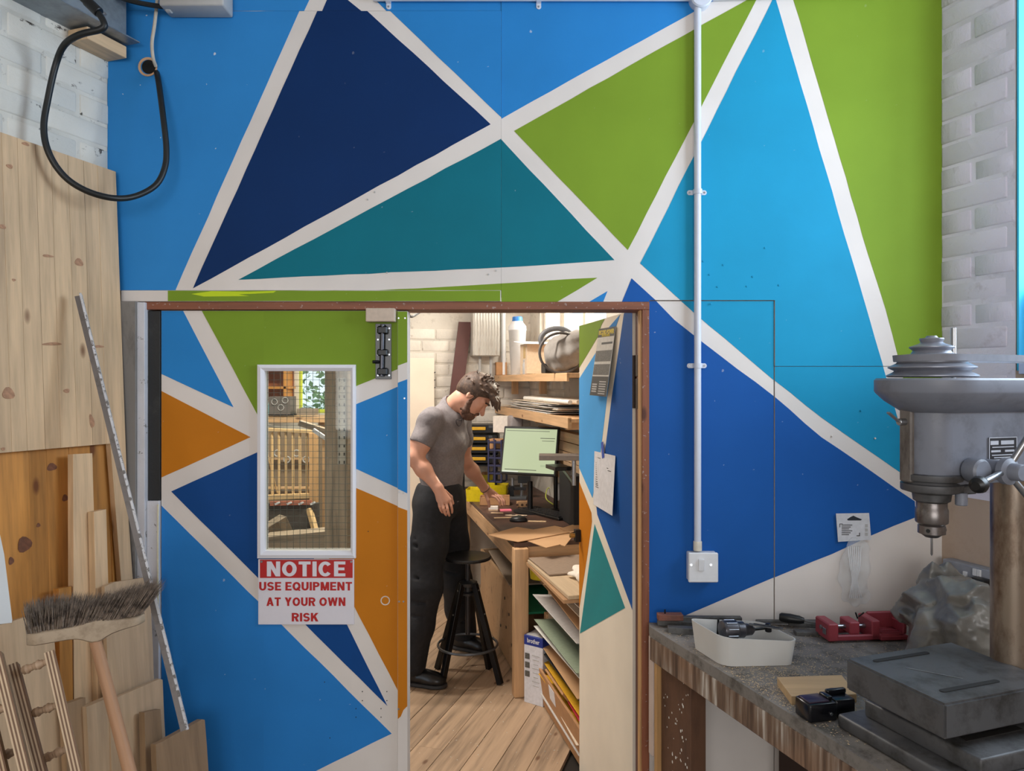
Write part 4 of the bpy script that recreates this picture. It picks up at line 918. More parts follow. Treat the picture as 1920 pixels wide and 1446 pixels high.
# thumb lever at the front
lv = DP(-0.012, -0.052, 1.568)
cyl('lock_screw', lv, lv - BV * 0.022, 0.007, STEEL, dp); bar('lock_lever', lv - BV * 0.02, lv - BV * 0.05 + UP * 0.02, 0.008, 0.004, STEEL, dp)
# quill, collar, chuck, bit
lathe('quill_flange', DP(0, 0, 1.405), UP, [(0.028, 0), (0.034, 0.004), (0.036, 0.018), (0.056, 0.024), (0.057, 0.026), (0.057, 0.038), (0.052, 0.040), (0.050, 0.044), (0.056, 0.046), (0.057, 0.048), (0.057, 0.058), (0.05, 0.06)], CAST, dp, 36)
box('depth_clamp', DP(0.035, 0.04, 1.434), (0.03, 0.05, 0.018), CAST, dp, BFR, 0.003); cyl('clamp_bolt', DP(0.05, 0.02, 1.405), DP(0.05, 0.02, 1.43), 0.011, IRON, dp)
CHK = grime('chuck_steel', (124, 118, 116), (80, 72, 68), (0.48, 0.7), 30, 0.32, metal=0.8, bmp=0.05)
lathe('chuck', DP(0, 0, 1.334), UP, [(0.012, 0), (0.020, 0.006), (0.0255, 0.008), (0.0255, 0.024), (0.023, 0.026), (0.0295, 0.030), (0.0305, 0.034), (0.0305, 0.056), (0.0285, 0.060), (0.0285, 0.072), (0.02, 0.074)], CHK, dp, 30)
for k in range(3): a = 2.1 * k - 1.1; cyl('key_hole', DP(0.0252 * math.cos(a), 0.0252 * math.sin(a), 1.350), DP(0.0262 * math.cos(a), 0.0262 * math.sin(a), 1.350), 0.004, BLACKP, dp, seg=12)
lathe('drill_bit', DP(0, 0, 1.296), UP, [(0.0004, 0), (0.0022, 0.003), (0.0022, 0.04)], STEEL, dp, 10)
# feed handles
hb = DP(0.05, 0.085, 1.475); ho = hb + BU * 0.062
lathe('feed_hub', hb, BU, [(0.02, 0), (0.02, 0.035), (0.026, 0.04), (0.026, 0.052), (0.017, 0.056), (0.0165, 0.075), (0.0145, 0.078)], IRON, dp, 24)
for an, L_ in ((math.radians(-172), 0.115), (math.radians(62), 0.15), (math.radians(-52), 0.15)):
    dr_ = BV * math.cos(an) + UP * math.sin(an); st = hb + BU * 0.047; cyl('feed_handle', st + dr_ * 0.018, st + dr_ * L_ + BU * 0.03, 0.0062, STEEL, dp)
    if L_ < 0.13: lathe('handle_knob', st + dr_ * (L_ - 0.012) + BU * 0.028, dr_ + BU * 0.25, [(0.008, 0), (0.0145, 0.006), (0.0165, 0.014), (0.0145, 0.023), (0.008, 0.028)], BLACKP, dp, 18)
lathe('depth_dial', hb + BU * 0.004 - BV * 0.05, BU, [(0.022, 0), (0.024, 0.004), (0.024, 0.028), (0.02, 0.032)], IRON, dp, 24)
# nameplate on the side of the head
npc = RP(1880, 841, DP(0.0515, 0, 0), BU); npl = box('name_plate', npc, (0.0016, 0.078, 0.046), plain('plate_black', (34, 34, 40), 0.4), dp, BFR, 0.0004)
RN_ = frame(x=BV, z=BU)
border = []
for (a, b, w, h) in [(0, 0.0222, 0.078, 0.0016), (0, -0.0222, 0.078, 0.0016), (-0.0382, 0, 0.0016, 0.046), (0.0382, 0, 0.0016, 0.046), (-0.024, 0.012, 0.022, 0.008), (0.012, 0.012, 0.036, 0.008), (0.0, 0.003, 0.06, 0.002), (-0.02, -0.005, 0.026, 0.004), (0.018, -0.005, 0.026, 0.004), (0.0, -0.013, 0.062, 0.002), (0.0, -0.018, 0.05, 0.002)]:
    border.append(quadbox(npc + BU * 0.001 + BV * a + UP * b, BV * w / 2, UP * h / 2, BU * 0.0003))
join_geo('plate_print', border, plain('plate_silver', (190, 192, 200), 0.4), npl)
# ------------------------------------------------------------------ things on the bench
# white plastic tub cut open, with an old chuck inside
def rrect(cx, cy, hx_, hy_, r, z, n=6, fr=None, zoff=None):
    out = []
    for (sx, sy, a0) in ((1, 1, 0), (-1, 1, 90), (-1, -1, 180), (1, -1, 270)):
        for i in range(n + 1):
            a = math.radians(a0 + 90 * i / n); x = sx * (hx_ - r) + r * math.cos(a); y = sy * (hy_ - r) + r * math.sin(a)
            out.append((x, y))
    return out
def tub(name, c, X, Y, hx_, hy_, h, t, mat, parent=None, taper=0.93, rimf=None, r=0.03):
    n = 0; rings = []
    for (k, zz, ins) in ((taper, 0, 0), (1.0, 1, 0), (1.0, 1, t), (taper, 0.06, t)):
        ring = []
        for (x, y) in rrect(0, 0, hx_ * k - ins, hy_ * k - ins, r, 0):
            hh = h * zz * (rimf(x / hx_, y / hy_) if (rimf and zz == 1) else 1); ring.append(c + X * x + Y * y + UP * hh)
        rings.append(ring)
    n = len(rings[0]); vs = [p for q in rings for p in q]; fs = []
    for i in range(3):
        for k in range(n): k2 = (k + 1) % n; fs.append((i * n + k, i * n + k2, (i + 1) * n + k2, (i + 1) * n + k))
    fs += [tuple(range(n - 1, -1, -1)), tuple(range(3 * n, 4 * n))]
    return mk(name, vs, fs, mat, parent, smooth=True)
tc = RZ(1408, 1249, ZB + 0.001); tc = Vector((tc.x, tc.y, ZB + 0.001)) + Vector((0.0, 0.075, 0))
tag(tub('plastic_tub', tc, Vector((1, 0.05, 0)).normalized(), Vector((-0.3, 0.95, 0)).normalized(), 0.106, 0.085, 0.066, 0.0025, plain('milky_white_plastic', (204, 202, 198), 0.5, scale=9, var=0.04), rimf=lambda x, y: 1.0 + 0.2 * max(0, -x)), 'shallow white plastic tub holding an old drill chuck', 'tub')
ch = T('loose_chuck', 'old steel drill chuck lying in the white plastic tub', 'drill chuck', tc + Vector((0, 0, 0.03)))
cc = tc + Vector((-0.03, 0.0, 0.070)); cxv = Vector((0.97, 0.2, -0.05)).normalized()
lathe('chuck_body', cc - cxv * 0.03, cxv, [(0.016, 0), (0.024, 0.003), (0.026, 0.008), (0.026, 0.042), (0.022, 0.046), (0.022, 0.064), (0.017, 0.07), (0.015, 0.09), (0.008, 0.098)], grime('oily_steel', (96, 94, 98), (50, 48, 50), (0.45, 0.7), 20, 0.35, metal=0.8), ch, 22)
for k in range(9):
    a = 6.283 * k / 9; y_ = frame(z=cxv).col[0]; z_ = frame(z=cxv).col[1]; o_ = (y_ * math.cos(a) + z_ * math.sin(a)) * 0.0262
    bar('chuck_rib', cc - cxv * 0.02 + o_, cc + cxv * 0.01 + o_, 0.004, 0.002, STEEL, ch)
cyl('chuck_key', cc + cxv * 0.07 - UP * 0.0, cc + cxv * 0.115 + UP * 0.004, 0.004, BLACKM, ch); lathe('key_head', cc + cxv * 0.112 + UP * 0.004, UP, [(0.006, -0.012), (0.009, -0.01), (0.009, 0.008), (0.006, 0.012)], BLACKM, ch, 14)
tag(cyl('spare_rod', tc + Vector((-0.06, 0.03, 0.02)), tc + Vector((-0.055, 0.035, 0.088)), 0.003, BLACKM), 'thin dark rod standing up inside the white plastic tub', 'rod')
# files and bars along the back
DK = grime('dusty_dark_steel', (98, 96, 94), (62, 60, 58), (0.45, 0.7), 25, 0.6, metal=0.3)
rows = [((1232, 1166), (1322, 1170), 0.024, 0.016, 0.0, 'dusty steel bar lying left of the white tub by door frame'), ((1252, 1180), (1330, 1184), 0.028, 0.018, 0.0, 'dark flat bar in front of pale dusty bar at bench corner'),
        ((1240, 1158), (1390, 1160), 0.02, 0.012, 0.014, 'long grey file lying on the bars behind the white tub'), ((1478, 1168), (1560, 1173), 0.03, 0.014, 0.0, 'grey steel straight edge behind tub, left of the red clamp'),
        ((1490, 1186), (1566, 1188), 0.03, 0.012, 0.0, 'black steel bar lying in front of the red clamp'), ((1410, 1158), (1545, 1166), 0.016, 0.01, 0.004, 'thin grey file lying between tub and red clamp')]
for (p, q, w, t, dz, lab) in rows:
    a = RZ(p[0], p[1], ZB + t / 2 + dz); b = RZ(q[0], q[1], ZB + t / 2 + dz)
    for e in (a, b): e.y = min(e.y, -0.03)
    tag(bar('steel_bar', a, b, w, t, DK), lab, 'metal bar')
a = RZ(1232, 1155, ZB + 0.034); b = RZ(1280, 1157, ZB + 0.034); a.y = b.y = -0.06
rt = T('rust_block', 'rusty red-brown block with upright pin at the bench corner', 'block', (a + b) / 2 - UP * 0.02); bar('block_body', a, b, 0.03, 0.018, grime('rusty_red', (128, 78, 62), (92, 62, 52), (0.45, 0.7), 20, 0.7), rt); cyl('pin', a.lerp(b, 0.3) , a.lerp(b, 0.3) + UP * 0.022, 0.0022, BLACKM, rt)
for k, (p, q, lab) in enumerate([((1412, 1158), (1468, 1172), 'upper grey flat drill bit lying over the tub rim'), ((1404, 1170), (1462, 1180), 'lower grey flat drill bit lying over the tub rim')]):
    a = P(p[0], p[1], 2.02); b = P(q[0], q[1], 1.98); a.z = b.z = tc.z + 0.086; tag(bar('flat_bit', a, b, 0.012, 0.003, DK), lab, 'drill bit')
fh = T('file', 'file with fat black handle lying beside the red clamp', 'file', RZ(1500, 1165, ZB)); a = RZ(1460, 1156, ZB + 0.03); b = RZ(1508, 1164, ZB + 0.027); a.y = min(a.y, -0.05); c2 = RZ(1556, 1172, ZB + 0.024)
lathe('handle', a, b - a, [(0.009, 0), (0.0135, 0.006), (0.0145, 0.03), (0.0125, (b - a).length * 0.8), (0.008, (b - a).length)], BLACKP, fh, 16); bar('blade', b, c2, 0.014, 0.005, DK, fh)
# red corner clamp / mitre vice
rv = T('mitre_clamp', 'red plastic mitre clamp lying behind the work table', 'clamp', RZ(1630, 1200, ZB))
REDP = plain('faded_red_plastic', (150, 58, 68), 0.5, scale=20)
rc = RZ(1622, 1203, ZB); X = (RZ(1722, 1190, ZB) - RZ(1545, 1195, ZB)).normalized(); Y = Vector((-X.y, X.x, 0))
if Y.y < 0: Y = -Y
def RB(x, y, z): return rc + X * x + Y * y + UP * z
RR = frame(x=X, z=UP)
def rbx(n, x0, x1, y0, y1, z0, z1): return box(n, RB((x0 + x1) / 2, (y0 + y1) / 2, (z0 + z1) / 2), (x1 - x0, y1 - y0, z1 - z0), REDP, rv, RR, 0.003)
rbx('base_rail', -0.105, 0.10, -0.01, 0.002, 0.006, 0.022); rbx('base_rail', -0.105, 0.10, 0.055, 0.067, 0.006, 0.022); rbx('end_block', -0.115, -0.085, -0.012, 0.068, 0.006, 0.056); rbx('mid_jaw', -0.045, -0.015, 0.0, 0.06, 0.02, 0.056); rbx('fixed_jaw', 0.015, 0.04, -0.01, 0.066, 0.006, 0.062); rbx('tray', 0.04, 0.125, -0.012, 0.068, 0.004, 0.018); rbx('tray_wall', 0.04, 0.125, 0.056, 0.068, 0.018, 0.066); rbx('tray_wall', 0.115, 0.127, 0.0, 0.068, 0.018, 0.05)
for k in range(3): rbx('tray_rib', 0.045, 0.112, -0.008 + 0.014 * k, -0.004 + 0.014 * k, 0.018, 0.024)
cyl('clamp_screw', RB(-0.12, 0.028, 0.036), RB(0.02, 0.028, 0.036), 0.006, STEEL, rv); bar('tommy_bar', RB(-0.005, 0.03, 0.056), RB(-0.012, 0.03, 0.075), 0.004, 0.004, BLACKM, rv); bar('tommy_bar', RB(-0.003, 0.03, 0.062), RB(0.014, 0.03, 0.074), 0.004, 0.004, BLACKM, rv)
box('bolt_face', RB(-0.1165, 0.01, 0.03), (0.003, 0.018, 0.018), STEEL, rv, RR)
# wood block, black gadget
a = RZ(1457, 1310, ZB + 0.0); wbq = [RZ(1457, 1270, ZB + 0.02), RZ(1578, 1266, ZB + 0.02), RZ(1606, 1302, ZB + 0.02), RZ(1484, 1306, ZB + 0.02)]
o = prism('wood_block', wbq, (0, 0, -0.0195), wood('soft_block', (196, 164, 122), 0, 0.85, knots=False)); tag(o, 'pale wooden block with a knot lying on sawdust', 'wood block')
o2 = lathe('knot', wbq[0].lerp(wbq[2], 0.72) + UP * 0.0001, UP, [(0.008, 0), (0.008, 0.0004), (0.001, 0.0005)], plain('knot_brown', (140, 104, 72), 0.7), o, 12, rx=1.3)
bg_ = T('black_clamp', 'small black toolbox-like clamp lying in front of wooden block', 'tool', RZ(1555, 1358, ZB)); gc = RZ(1556, 1350, ZB); X = (RZ(1618, 1338, ZB) - RZ(1500, 1352, ZB)).normalized(); Y = Vector((-X.y, X.x, 0)); RG = frame(x=X, z=UP)
GL = plain('glossy_black', (14, 14, 18), 0.22); PUR = plain('dark_purple_face', (48, 34, 50), 0.3)
def gb(n, x, y, z, sx, sy, sz, m=GL, bv=0.004): return box(n, gc + X * x + Y * y + UP * z, (sx, sy, sz), m, bg_, RG, bv, 2)
gb('body', -0.022, 0.018, 0.021, 0.07, 0.055, 0.04); gb('body', 0.04, 0.024, 0.021, 0.05, 0.05, 0.04); gb('top_face', -0.028, 0.018, 0.0425, 0.05, 0.04, 0.004, PUR, 0.001); gb('clasp', 0.004, 0.02, 0.045, 0.014, 0.03, 0.008); gb('ridge', 0.04, 0.035, 0.046, 0.05, 0.012, 0.012)
cyl('rivet', gc + X * -0.004 - Y * 0.0095 + UP * 0.018, gc + X * -0.004 - Y * 0.0125 + UP * 0.018, 0.0035, STEEL, bg_)
# crumpled grey polythene bag in the corner
m, nt, b = nodes('dusty_grey_polythene'); v = coord(nt); vo = N(nt, 'ShaderNodeTexVoronoi', feature='DISTANCE_TO_EDGE'); vo.inputs['Scale'].default_value = 11; nt.links.new(mixc(nt, 0.12, v, noise(nt, 14, 2, v)) if False else v, vo.inputs['Vector'])
nt.links.new(ramp(nt, noise(nt, 9, 3, v), [(0.3, lin((104, 100, 95))), (0.7, lin((140, 136, 128)))]), b.inputs['Base Color']); b.inputs['Roughness'].default_value = 0.3; bump(nt, b, noise(nt, 30, 2, v), 0.35, 0.01); BAGM = m
lo = Vector((1.0, -0.45, ZB)); sdf = SDF((0.92, -0.50, ZB - 0.02), (1.36, 0.0, ZB + 0.34), 0.005)
r2 = random.Random(5)
def bagpt(px, py, d): return P(px, py, d)
for (px, py, d, r) in [(1760, 1180, 1.98, 0.075), (1790, 1140, 1.99, 0.075), (1740, 1130, 2.06, 0.06), (1725, 1160, 2.08, 0.05), (1800, 1180, 1.93, 0.07), (1755, 1095, 2.08, 0.05), (1775, 1080, 2.08, 0.035), (1815, 1125, 1.94, 0.05), (1700, 1150, 2.1, 0.03), (1840, 1160, 1.9, 0.05)]:
    c = bagpt(px, py, d); c.z = max(c.z, ZB + r * 0.75); sdf.facet(c, r * 1.05, int(px * 7 + py), 22, 0.008)
for i in range(0):
    a = bagpt(r2.uniform(1690, 1840), r2.uniform(1080, 1190), r2.uniform(1.88, 2.02)); b = a + Vector((r2.uniform(-0.09, 0.09), r2.uniform(-0.03, 0.03), r2.uniform(-0.07, 0.05))); a.z = max(a.z, ZB + 0.01); b.z = max(b.z, ZB + 0.01)
    sdf.cone(a, b, 0.002, 0.004, 0.02, 'sub')
sdf.crease(0.0012, 120, 3); sdf.halfspace((0, 0, ZB + 0.002), (0, 0, -1)); sdf.halfspace((0, -0.012, 0), (0, 1, 0)); sdf.halfspace(RC + RN * 0.012, tuple(-RN))
bgo = sdf.obj('plastic_bag', BAGM)
tag(bgo, 'crumpled dusty grey plastic bag heaped in the bench corner', 'bag')
# hanging pack of cable ties on the wall
hp_ = T('hanging_pack', 'carded pack in clear plastic hanging on wall beside drill chuck', 'packet', W(1600, 1135)); PW = plain('pack_card', (206, 206, 210), 0.5)
def wq(n, pts, y0, y1, m): return prism(n, [W(x, yy, y0) for x, yy in pts], (0, y1 - y0, 0), m, hp_)
wq('header_card', [(1567, 963), (1629, 962), (1633, 1012), (1571, 1016)], -0.006, -0.008, PW)
wq('euro_slot', [(1588, 974), (1594, 970), (1600, 967), (1606, 970), (1616, 974), (1614, 976), (1590, 976)], -0.0081, -0.0087, plain('euro_slot_shade', (40, 44, 52), 0.8))  # dark patch paints in the shade within the hanging slot
prn = plain('print_dark', (58, 56, 54))
for k in range(6): wq('print_line', [(1578, 984 + 3.6 * k), (1598 - 3 * (k % 3), 984 + 3.6 * k), (1598 - 3 * (k % 3), 985.4 + 3.6 * k), (1578, 985.4 + 3.6 * k)], -0.0081, -0.0085, prn)
wq('corner_mark', [(1574, 982), (1580, 982), (1580, 983.2), (1575.2, 983.2), (1575.2, 989), (1574, 989)], -0.0081, -0.0085, prn); wq('corner_mark', [(1611, 999), (1612.4, 999), (1612.4, 1005.5), (1606, 1005.5), (1606, 1004), (1611, 1004)], -0.0081, -0.0085, prn)
for k in range(3): wq('tick_box', [(1622, 983 + 8 * k), (1627, 983 + 8 * k), (1627, 989 + 8 * k), (1622, 989 + 8 * k)], -0.0081, -0.0085, GREYP)
m, nt, b = nodes('clear_film'); b.inputs['Base Color'].default_value = (0.86, 0.88, 0.9, 1); b.inputs['Roughness'].default_value = 0.12; b.inputs['Alpha'].default_value = 0.2; bump(nt, b, noise(nt, 26, 3, coord(nt)), 1.0, 0.02); FILM = m
s2_ = SDF(W(1560, 1145) + Vector((0, -0.05, 0)), W(1640, 1008) + Vector((0, 0.0, 0)), 0.004)
c = W(1602, 1072, -0.018); s2_.ell(c, (0.048, 0.016, 0.105), None, 0.01); s2_.ell(W(1602, 1030, -0.012), (0.05, 0.009, 0.03), None, 0.01); s2_.ell(W(1602, 1118, -0.014), (0.047, 0.011, 0.03), None, 0.01); s2_.ripple(0.0022, 90, 2)
s2_.obj('film_bag', FILM, hp_)
for k in range(7): tube('cable_tie', [W(1590 + 4 * k, 1025, -0.014), W(1594 + 3 * k, 1062, -0.022), W(1598 + 1.5 * k, 1090, -0.02), W(1592 + 4 * k, 1122, -0.014)], 0.0016, PLAST, hp_, 5, 4)
# grey socket box with plug on the right wall
sk = T('socket_box', 'grey metal double socket with black plug behind the grey bag', 'socket', RP(1815, 1110, RC, RN)); GM = plain('grey_metalclad', (142, 144, 152), 0.5)
sc_ = RP(1830, 1085, RC, RN); RS = frame(x=RU, z=UP); box('socket_body', sc_ + RN * 0.02, (0.16, 0.04, 0.09), GM, sk, RS, 0.004, 2)
def sp(px, py): return RP(px, py, RC + RN * 0.041, RN)
for (px, py) in [(1810, 1078), (1828, 1073), (1836, 1075)]: box('rocker', sp(px, py), (0.012, 0.008, 0.02), PLAST, sk, RS, 0.001)
for (px, py) in [(1803, 1091), (1817, 1094)]: box('pin_slot', sp(px, py), (0.012, 0.003, 0.005), PLAST, sk, RS, 0.0005)
box('plug', sp(1848, 1100) + RN * 0.018, (0.05, 0.04, 0.05), BLACKP, sk, RS, 0.006, 2); tube('plug_lead', [sp(1850, 1112) + RN * 0.03, sp(1848, 1140) + RN * 0.05, sp(1840, 1190) + RN * 0.05], 0.005, RUB, sk)
# pale box on the window sill
sb = T('sill_box', 'pale blue plastic box on the window sill behind the drill press', 'box', RC + RU * 0.34 - RN * 0.10 + UP * 1.70)
box('box_body', RC + RU * 0.34 - RN * 0.115 + UP * 1.80, (0.16, 0.16, 0.19), SILL, sb, RS, 0.004); box('box_lid', RC + RU * 0.34 - RN * 0.115 + UP * 1.902, (0.168, 0.168, 0.014), SILL, sb, RS, 0.003)
# ------------------------------------------------------------------ inner room shell
IC = Vector((0.15, 3.79, 0)); IU = Vector((0.215, -0.977, 0)); IN_ = Vector((-0.977, -0.215, 0))      # right inner wall from the far corner towards the camera
KU = Vector((-0.977, -0.215, 0)); KN = Vector((0.215, -0.977, 0))                                      # far wall, leftwards
ZI = 2.75
IWALL = grime('inner_white_masonry', (214, 206, 194), (168, 158, 146), (0.55, 0.75), 14, 0.7, bmp=0.4)
# far wall with the green-framed window seen through the door glass
def kz(px, py, off=0.0): p = RP(px, py, IC + KN * off, KN); return (p - IC).dot(KU), p.z
s0, z1 = kz(619, 694); s1, z0 = kz(561, 775); z1 = 2.1
sA, sB = min(s0, s1), max(s0, s1)
wk = struct(join_geo('wall_far', [wallseg(IC, KU, KN, -0.3, sA, 0, ZI, 0.2), wallseg(IC, KU, KN, sB, 3.6, 0, ZI, 0.2), wallseg(IC, KU, KN, sA, sB, 0, z0, 0.2), wallseg(IC, KU, KN, sA, sB, z1, ZI, 0.2)], IWALL))
wa, wb_ = 0.32, 1.85
wi = struct(join_geo('wall_inner_right', [wallseg(IC, IU, IN_, -0.1, wa, 0, ZI, 0.2), wallseg(IC, IU, IN_, wb_, 3.66, 0, ZI, 0.2), wallseg(IC, IU, IN_, wa, wb_, 0, 1.93, 0.2), wallseg(IC, IU, IN_, wa, wb_, 2.62, ZI, 0.2)], IWALL))
struct(prism('wall_inner_left', [(-3.2, 0.12, 0), (-3.2, 3.3, 0), (-3.2, 3.3, ZI), (-3.2, 0.12, ZI)], (-0.1, 0, 0), IWALL))
struct(prism('ceiling_inner', [(-3.4, 0.1, ZI), (1.4, 0.1, ZI), (0.6, 4.2, ZI), (-3.4, 4.2, ZI)], (0, 0, 0.1), WHITE))
struct(prism('wall_inner_front', [(1.06, 0.095, 0), (1.4, 0.095, 0), (1.4, 0.095, ZI + 0.4), (1.06, 0.095, ZI + 0.4)], (0, 0.06, 0), IWALL))
bricks(wk, IC, KU, KN, -0.0, 1.36, 0.75, 2.12, BRICKW, j=0.012, proud=0.006, bh=0.083, jit=0.003)
bricks(wi, IC, IU, IN_, 0.0, 1.0, 1.40, 1.72, BRICKW, j=0.012, proud=0.006, bh=0.083, jit=0.003)
# floor planks
FD = Vector((0.304, 0.953, 0)); FW = Vector((0.953, -0.304, 0)); fo = Vector((-0.3, 0.8, 0)); wpl = 0.135
ifl = struct(prism('floor_inner', [(-3.3, 0.12, -0.02), (1.4, 0.12, -0.02), (0.6, 4.1, -0.02), (-3.3, 4.1, -0.02)], (0, 0, -0.08), plain('dark_gap', (38, 30, 24), 0.9)))
def fclip(poly): return clip(poly, -3.2, 1.25, 0.12, 3.95)
for k in range(-16, 16):
    c = fo + FW * (k * wpl); a = c + FW * (wpl / 2 - 0.0016); b = c - FW * (wpl / 2 - 0.0016)
    cut = sorted([-2.2] + ([random.uniform(0.0, 2.2)] if k % 2 else [random.uniform(-0.6, 0.4)]) + [4.2])
    for t0, t1 in zip(cut[:-1], cut[1:]):
        q = [(p.x, p.y) for p in (a + FD * (t0 + 0.001), a + FD * (t1 - 0.001), b + FD * (t1 - 0.001), b + FD * (t0 + 0.001))]
        q = fclip(q)
        if len(q) < 3: continue
        cx = sum(p[0] for p in q) / len(q); cy = sum(p[1] for p in q) / len(q)
        if (cx - 0.15) * 0.977 + (cy - 3.79) * 0.215 > 0.3: continue
        zf = random.uniform(-0.0012, 0.0); M3 = frame(x=FD, z=UP); Mi = M3.inverted(); O0 = Vector((cx, cy, zf))
        loc = [Mi @ (Vector((x, y, zf)) - O0) for x, y in q]; n = len(loc)
        nz = sum((loc[i].x * loc[(i + 1) % n].y - loc[(i + 1) % n].x * loc[i].y) for i in range(n))
        if nz < 0: loc = loc[::-1]
        vs = loc + [v - UP * 0.02 for v in loc]; fs = [tuple(range(n)), tuple(range(2 * n - 1, n - 1, -1))] + [((i + 1) % n, i, n + i, n + (i + 1) % n) for i in range(n)]
        me = bpy.data.meshes.new('floor_plank'); me.from_pydata([tuple(v) for v in vs], [], fs); me.update()
        link('floor_plank', me, Matrix.Translation(O0) @ M3.to_4x4(), FLOORW(0), ifl)
vs, fs = [], []
for i in range(90): flake(Vector((random.uniform(-0.5, 0.3), random.uniform(0.7, 2.0), 0.002)), random.uniform(0.002, 0.006))
tag(mk('floor_litter', vs, fs, plain('pale_chips', (214, 206, 190), 0.8)), 'pale wood chips littering the plank floor beyond the doorway', 'wood chips', kind='stuff')
# windows
FRI = paint('cream_window_frame', (216, 206, 190))
gm2 = pane('window_glass', (0.95, 0.97, 0.98), 0.05)
w1 = struct(bpy.data.objects.new('window_1', None)); COL.objects.link(w1); place(w1, Matrix.Translation(IC + IU * 1.1 + UP * 1.93))
RI = frame(x=IU, z=UP)
for s in (wa + 0.03, 0.80, 0.86, 1.34, wb_ - 0.03): box('window_bar', IC + IU * s - IN_ * 0.06 + UP * 2.275, (0.05, 0.06, 0.69), FRI, w1, RI)
for z in (1.95, 2.60): box('window_rail', IC + IU * 1.085 - IN_ * 0.06 + UP * z, (1.53, 0.058, 0.045), FRI, w1, RI)
for a_, b_ in ((wa + 0.06, 0.77), (0.89, 1.31), (1.37, wb_ - 0.06)): box('glass_pane', IC + IU * ((a_ + b_) / 2) - IN_ * 0.065 + UP * 2.275, (b_ - a_, 0.003, 0.6), gm2, w1, RI, 0)
w2 = struct(bpy.data.objects.new('window_2', None)); COL.objects.link(w2); place(w2, Matrix.Translation(IC + KU * ((sA + sB) / 2) + UP * z0))
RK = frame(x=KU, z=UP); LG = paint('lime_window_frame', (196, 206, 78))
for s in (sA + 0.012, sB - 0.012): box('window_bar', IC + KU * s - KN * 0.03 + UP * ((z0 + z1) / 2), (0.024, 0.05, z1 - z0), LG, w2, RK)
for z in (z0 + 0.014, z1 - 0.014): box('window_rail', IC + KU * ((sA + sB) / 2) - KN * 0.03 + UP * z, (sB - sA - 0.05, 0.048, 0.028), LG, w2, RK)
box('glass_pane', IC + KU * ((sA + sB) / 2) - KN * 0.03 + UP * ((z0 + z1) / 2), (sB - sA - 0.05, 0.003, z1 - z0 - 0.05), gm2, w2, RK, 0)
box('window_casing', IC + KU * (sB + 0.03) + KN * 0.006 + UP * ((z0 + z1) / 2), (0.055, 0.02, z1 - z0 + 0.06), FRI, w2, RK)
# a leafy tree outside the far window
tree = T('garden_tree', 'leafy green tree outside the green-framed window', 'tree', IC + KU * 2.2 - KN * 2.6)
tc_ = IC + KU * 2.25 - KN * 2.6
tube('trunk', [tc_, tc_ + UP * 1.0 + KU * 0.05, tc_ + UP * 2.4], 0.09, plain('bark', (84, 66, 50), 0.9), tree)
vs, fs = [], []
for i in range(2600):
    d = Vector((random.gauss(0, 1), random.gauss(0, 1), random.gauss(0, 1))).normalized() * random.uniform(0.35, 1.0) ** 0.5
    c = tc_ + UP * 1.9 + Vector((d.x * 1.15, d.y * 0.8, d.z * 1.3)); r = random.uniform(0.03, 0.06); a = Vector((random.gauss(0, 1), random.gauss(0, 1), random.gauss(0, 0.6))).normalized(); bb = a.cross(Vector((random.gauss(0, 1), random.gauss(0, 1), random.gauss(0, 1)))).normalized()
    o = len(vs); vs += [c - a * r, c + bb * r * 0.5, c + a * r, c - bb * r * 0.5]; fs.append((o, o + 1, o + 2, o + 3))
o = mk('foliage', vs, fs, plain('leaf_green', (92, 132, 84), 0.6, scale=3, var=0.3), tree); o['kind'] = 'stuff'
# unseen ceiling strip light, added as fill for the inner room
cl = T('fill_strip_light', 'added fill strip light under the inner room ceiling', 'lamp', (-0.9, 1.7, ZI - 0.08))
box('light_body', (-0.9, 1.7, ZI - 0.03), (1.3, 0.1, 0.05), PLAST, cl); cyl('light_tube', (-1.5, 1.7, ZI - 0.075), (-0.3, 1.7, ZI - 0.075), 0.014, emit('tube_glow', (255, 240, 220), 6.0), cl)
l = bpy.data.lights.new('fill_strip_glow', 'AREA'); l.shape = 'RECTANGLE'; l.size = 1.2; l.size_y = 0.06; l.energy = 60; l.color = (1.0, 0.93, 0.84); lo_ = bpy.data.objects.new('fill_strip_glow', l); COL.objects.link(lo_); place(lo_, Matrix.Translation((-0.9, 1.7, ZI - 0.1)))
# ------------------------------------------------------------------ desk along the right inner wall
ZD = 0.80
def DK_(s, q, z): return IC + IU * s + IN_ * q + UP * z           # s from far wall, q out from right wall
DR = frame(x=IU, z=UP); QD = 0.615; SD0, SD1 = 0.02, 2.13
dk = T('desk', 'long timber desk with dark top and pale post legs along the wall', 'desk', DK_(1.2, 0.3, 0))
DTOP = grime('dark_desk_top', (88, 62, 50), (60, 44, 38), (0.45, 0.7), 7, 0.5, bmp=0.1)
box('desk_top', DK_((SD0 + SD1) / 2, QD / 2, ZD - 0.012), (SD1 - SD0, QD - 0.01, 0.024), DTOP, dk, DR)
box('front_rail', DK_((SD0 + SD1) / 2, QD - 0.018, ZD - 0.072), (SD1 - SD0 - 0.01, 0.034, 0.095), DESKW(0), dk, DR)
box('end_rail', DK_(SD1 - 0.03, QD / 2 - 0.03, ZD - 0.072), (0.034, QD - 0.1, 0.095), DESKW(1), dk, DR)
box('post_leg', DK_(2.14, QD - 0.035, 0.388), (0.06, 0.078, 0.776), DESKW(2), dk, DR, 0.005, 2)
box('post_leg', DK_(0.1, QD - 0.06, 0.388), (0.07, 0.07, 0.776), DESKW(2), dk, DR, 0.004); box('post_leg', DK_(2.1, 0.05, 0.388), (0.07, 0.07, 0.776), DESKW(2), dk, DR, 0.004)
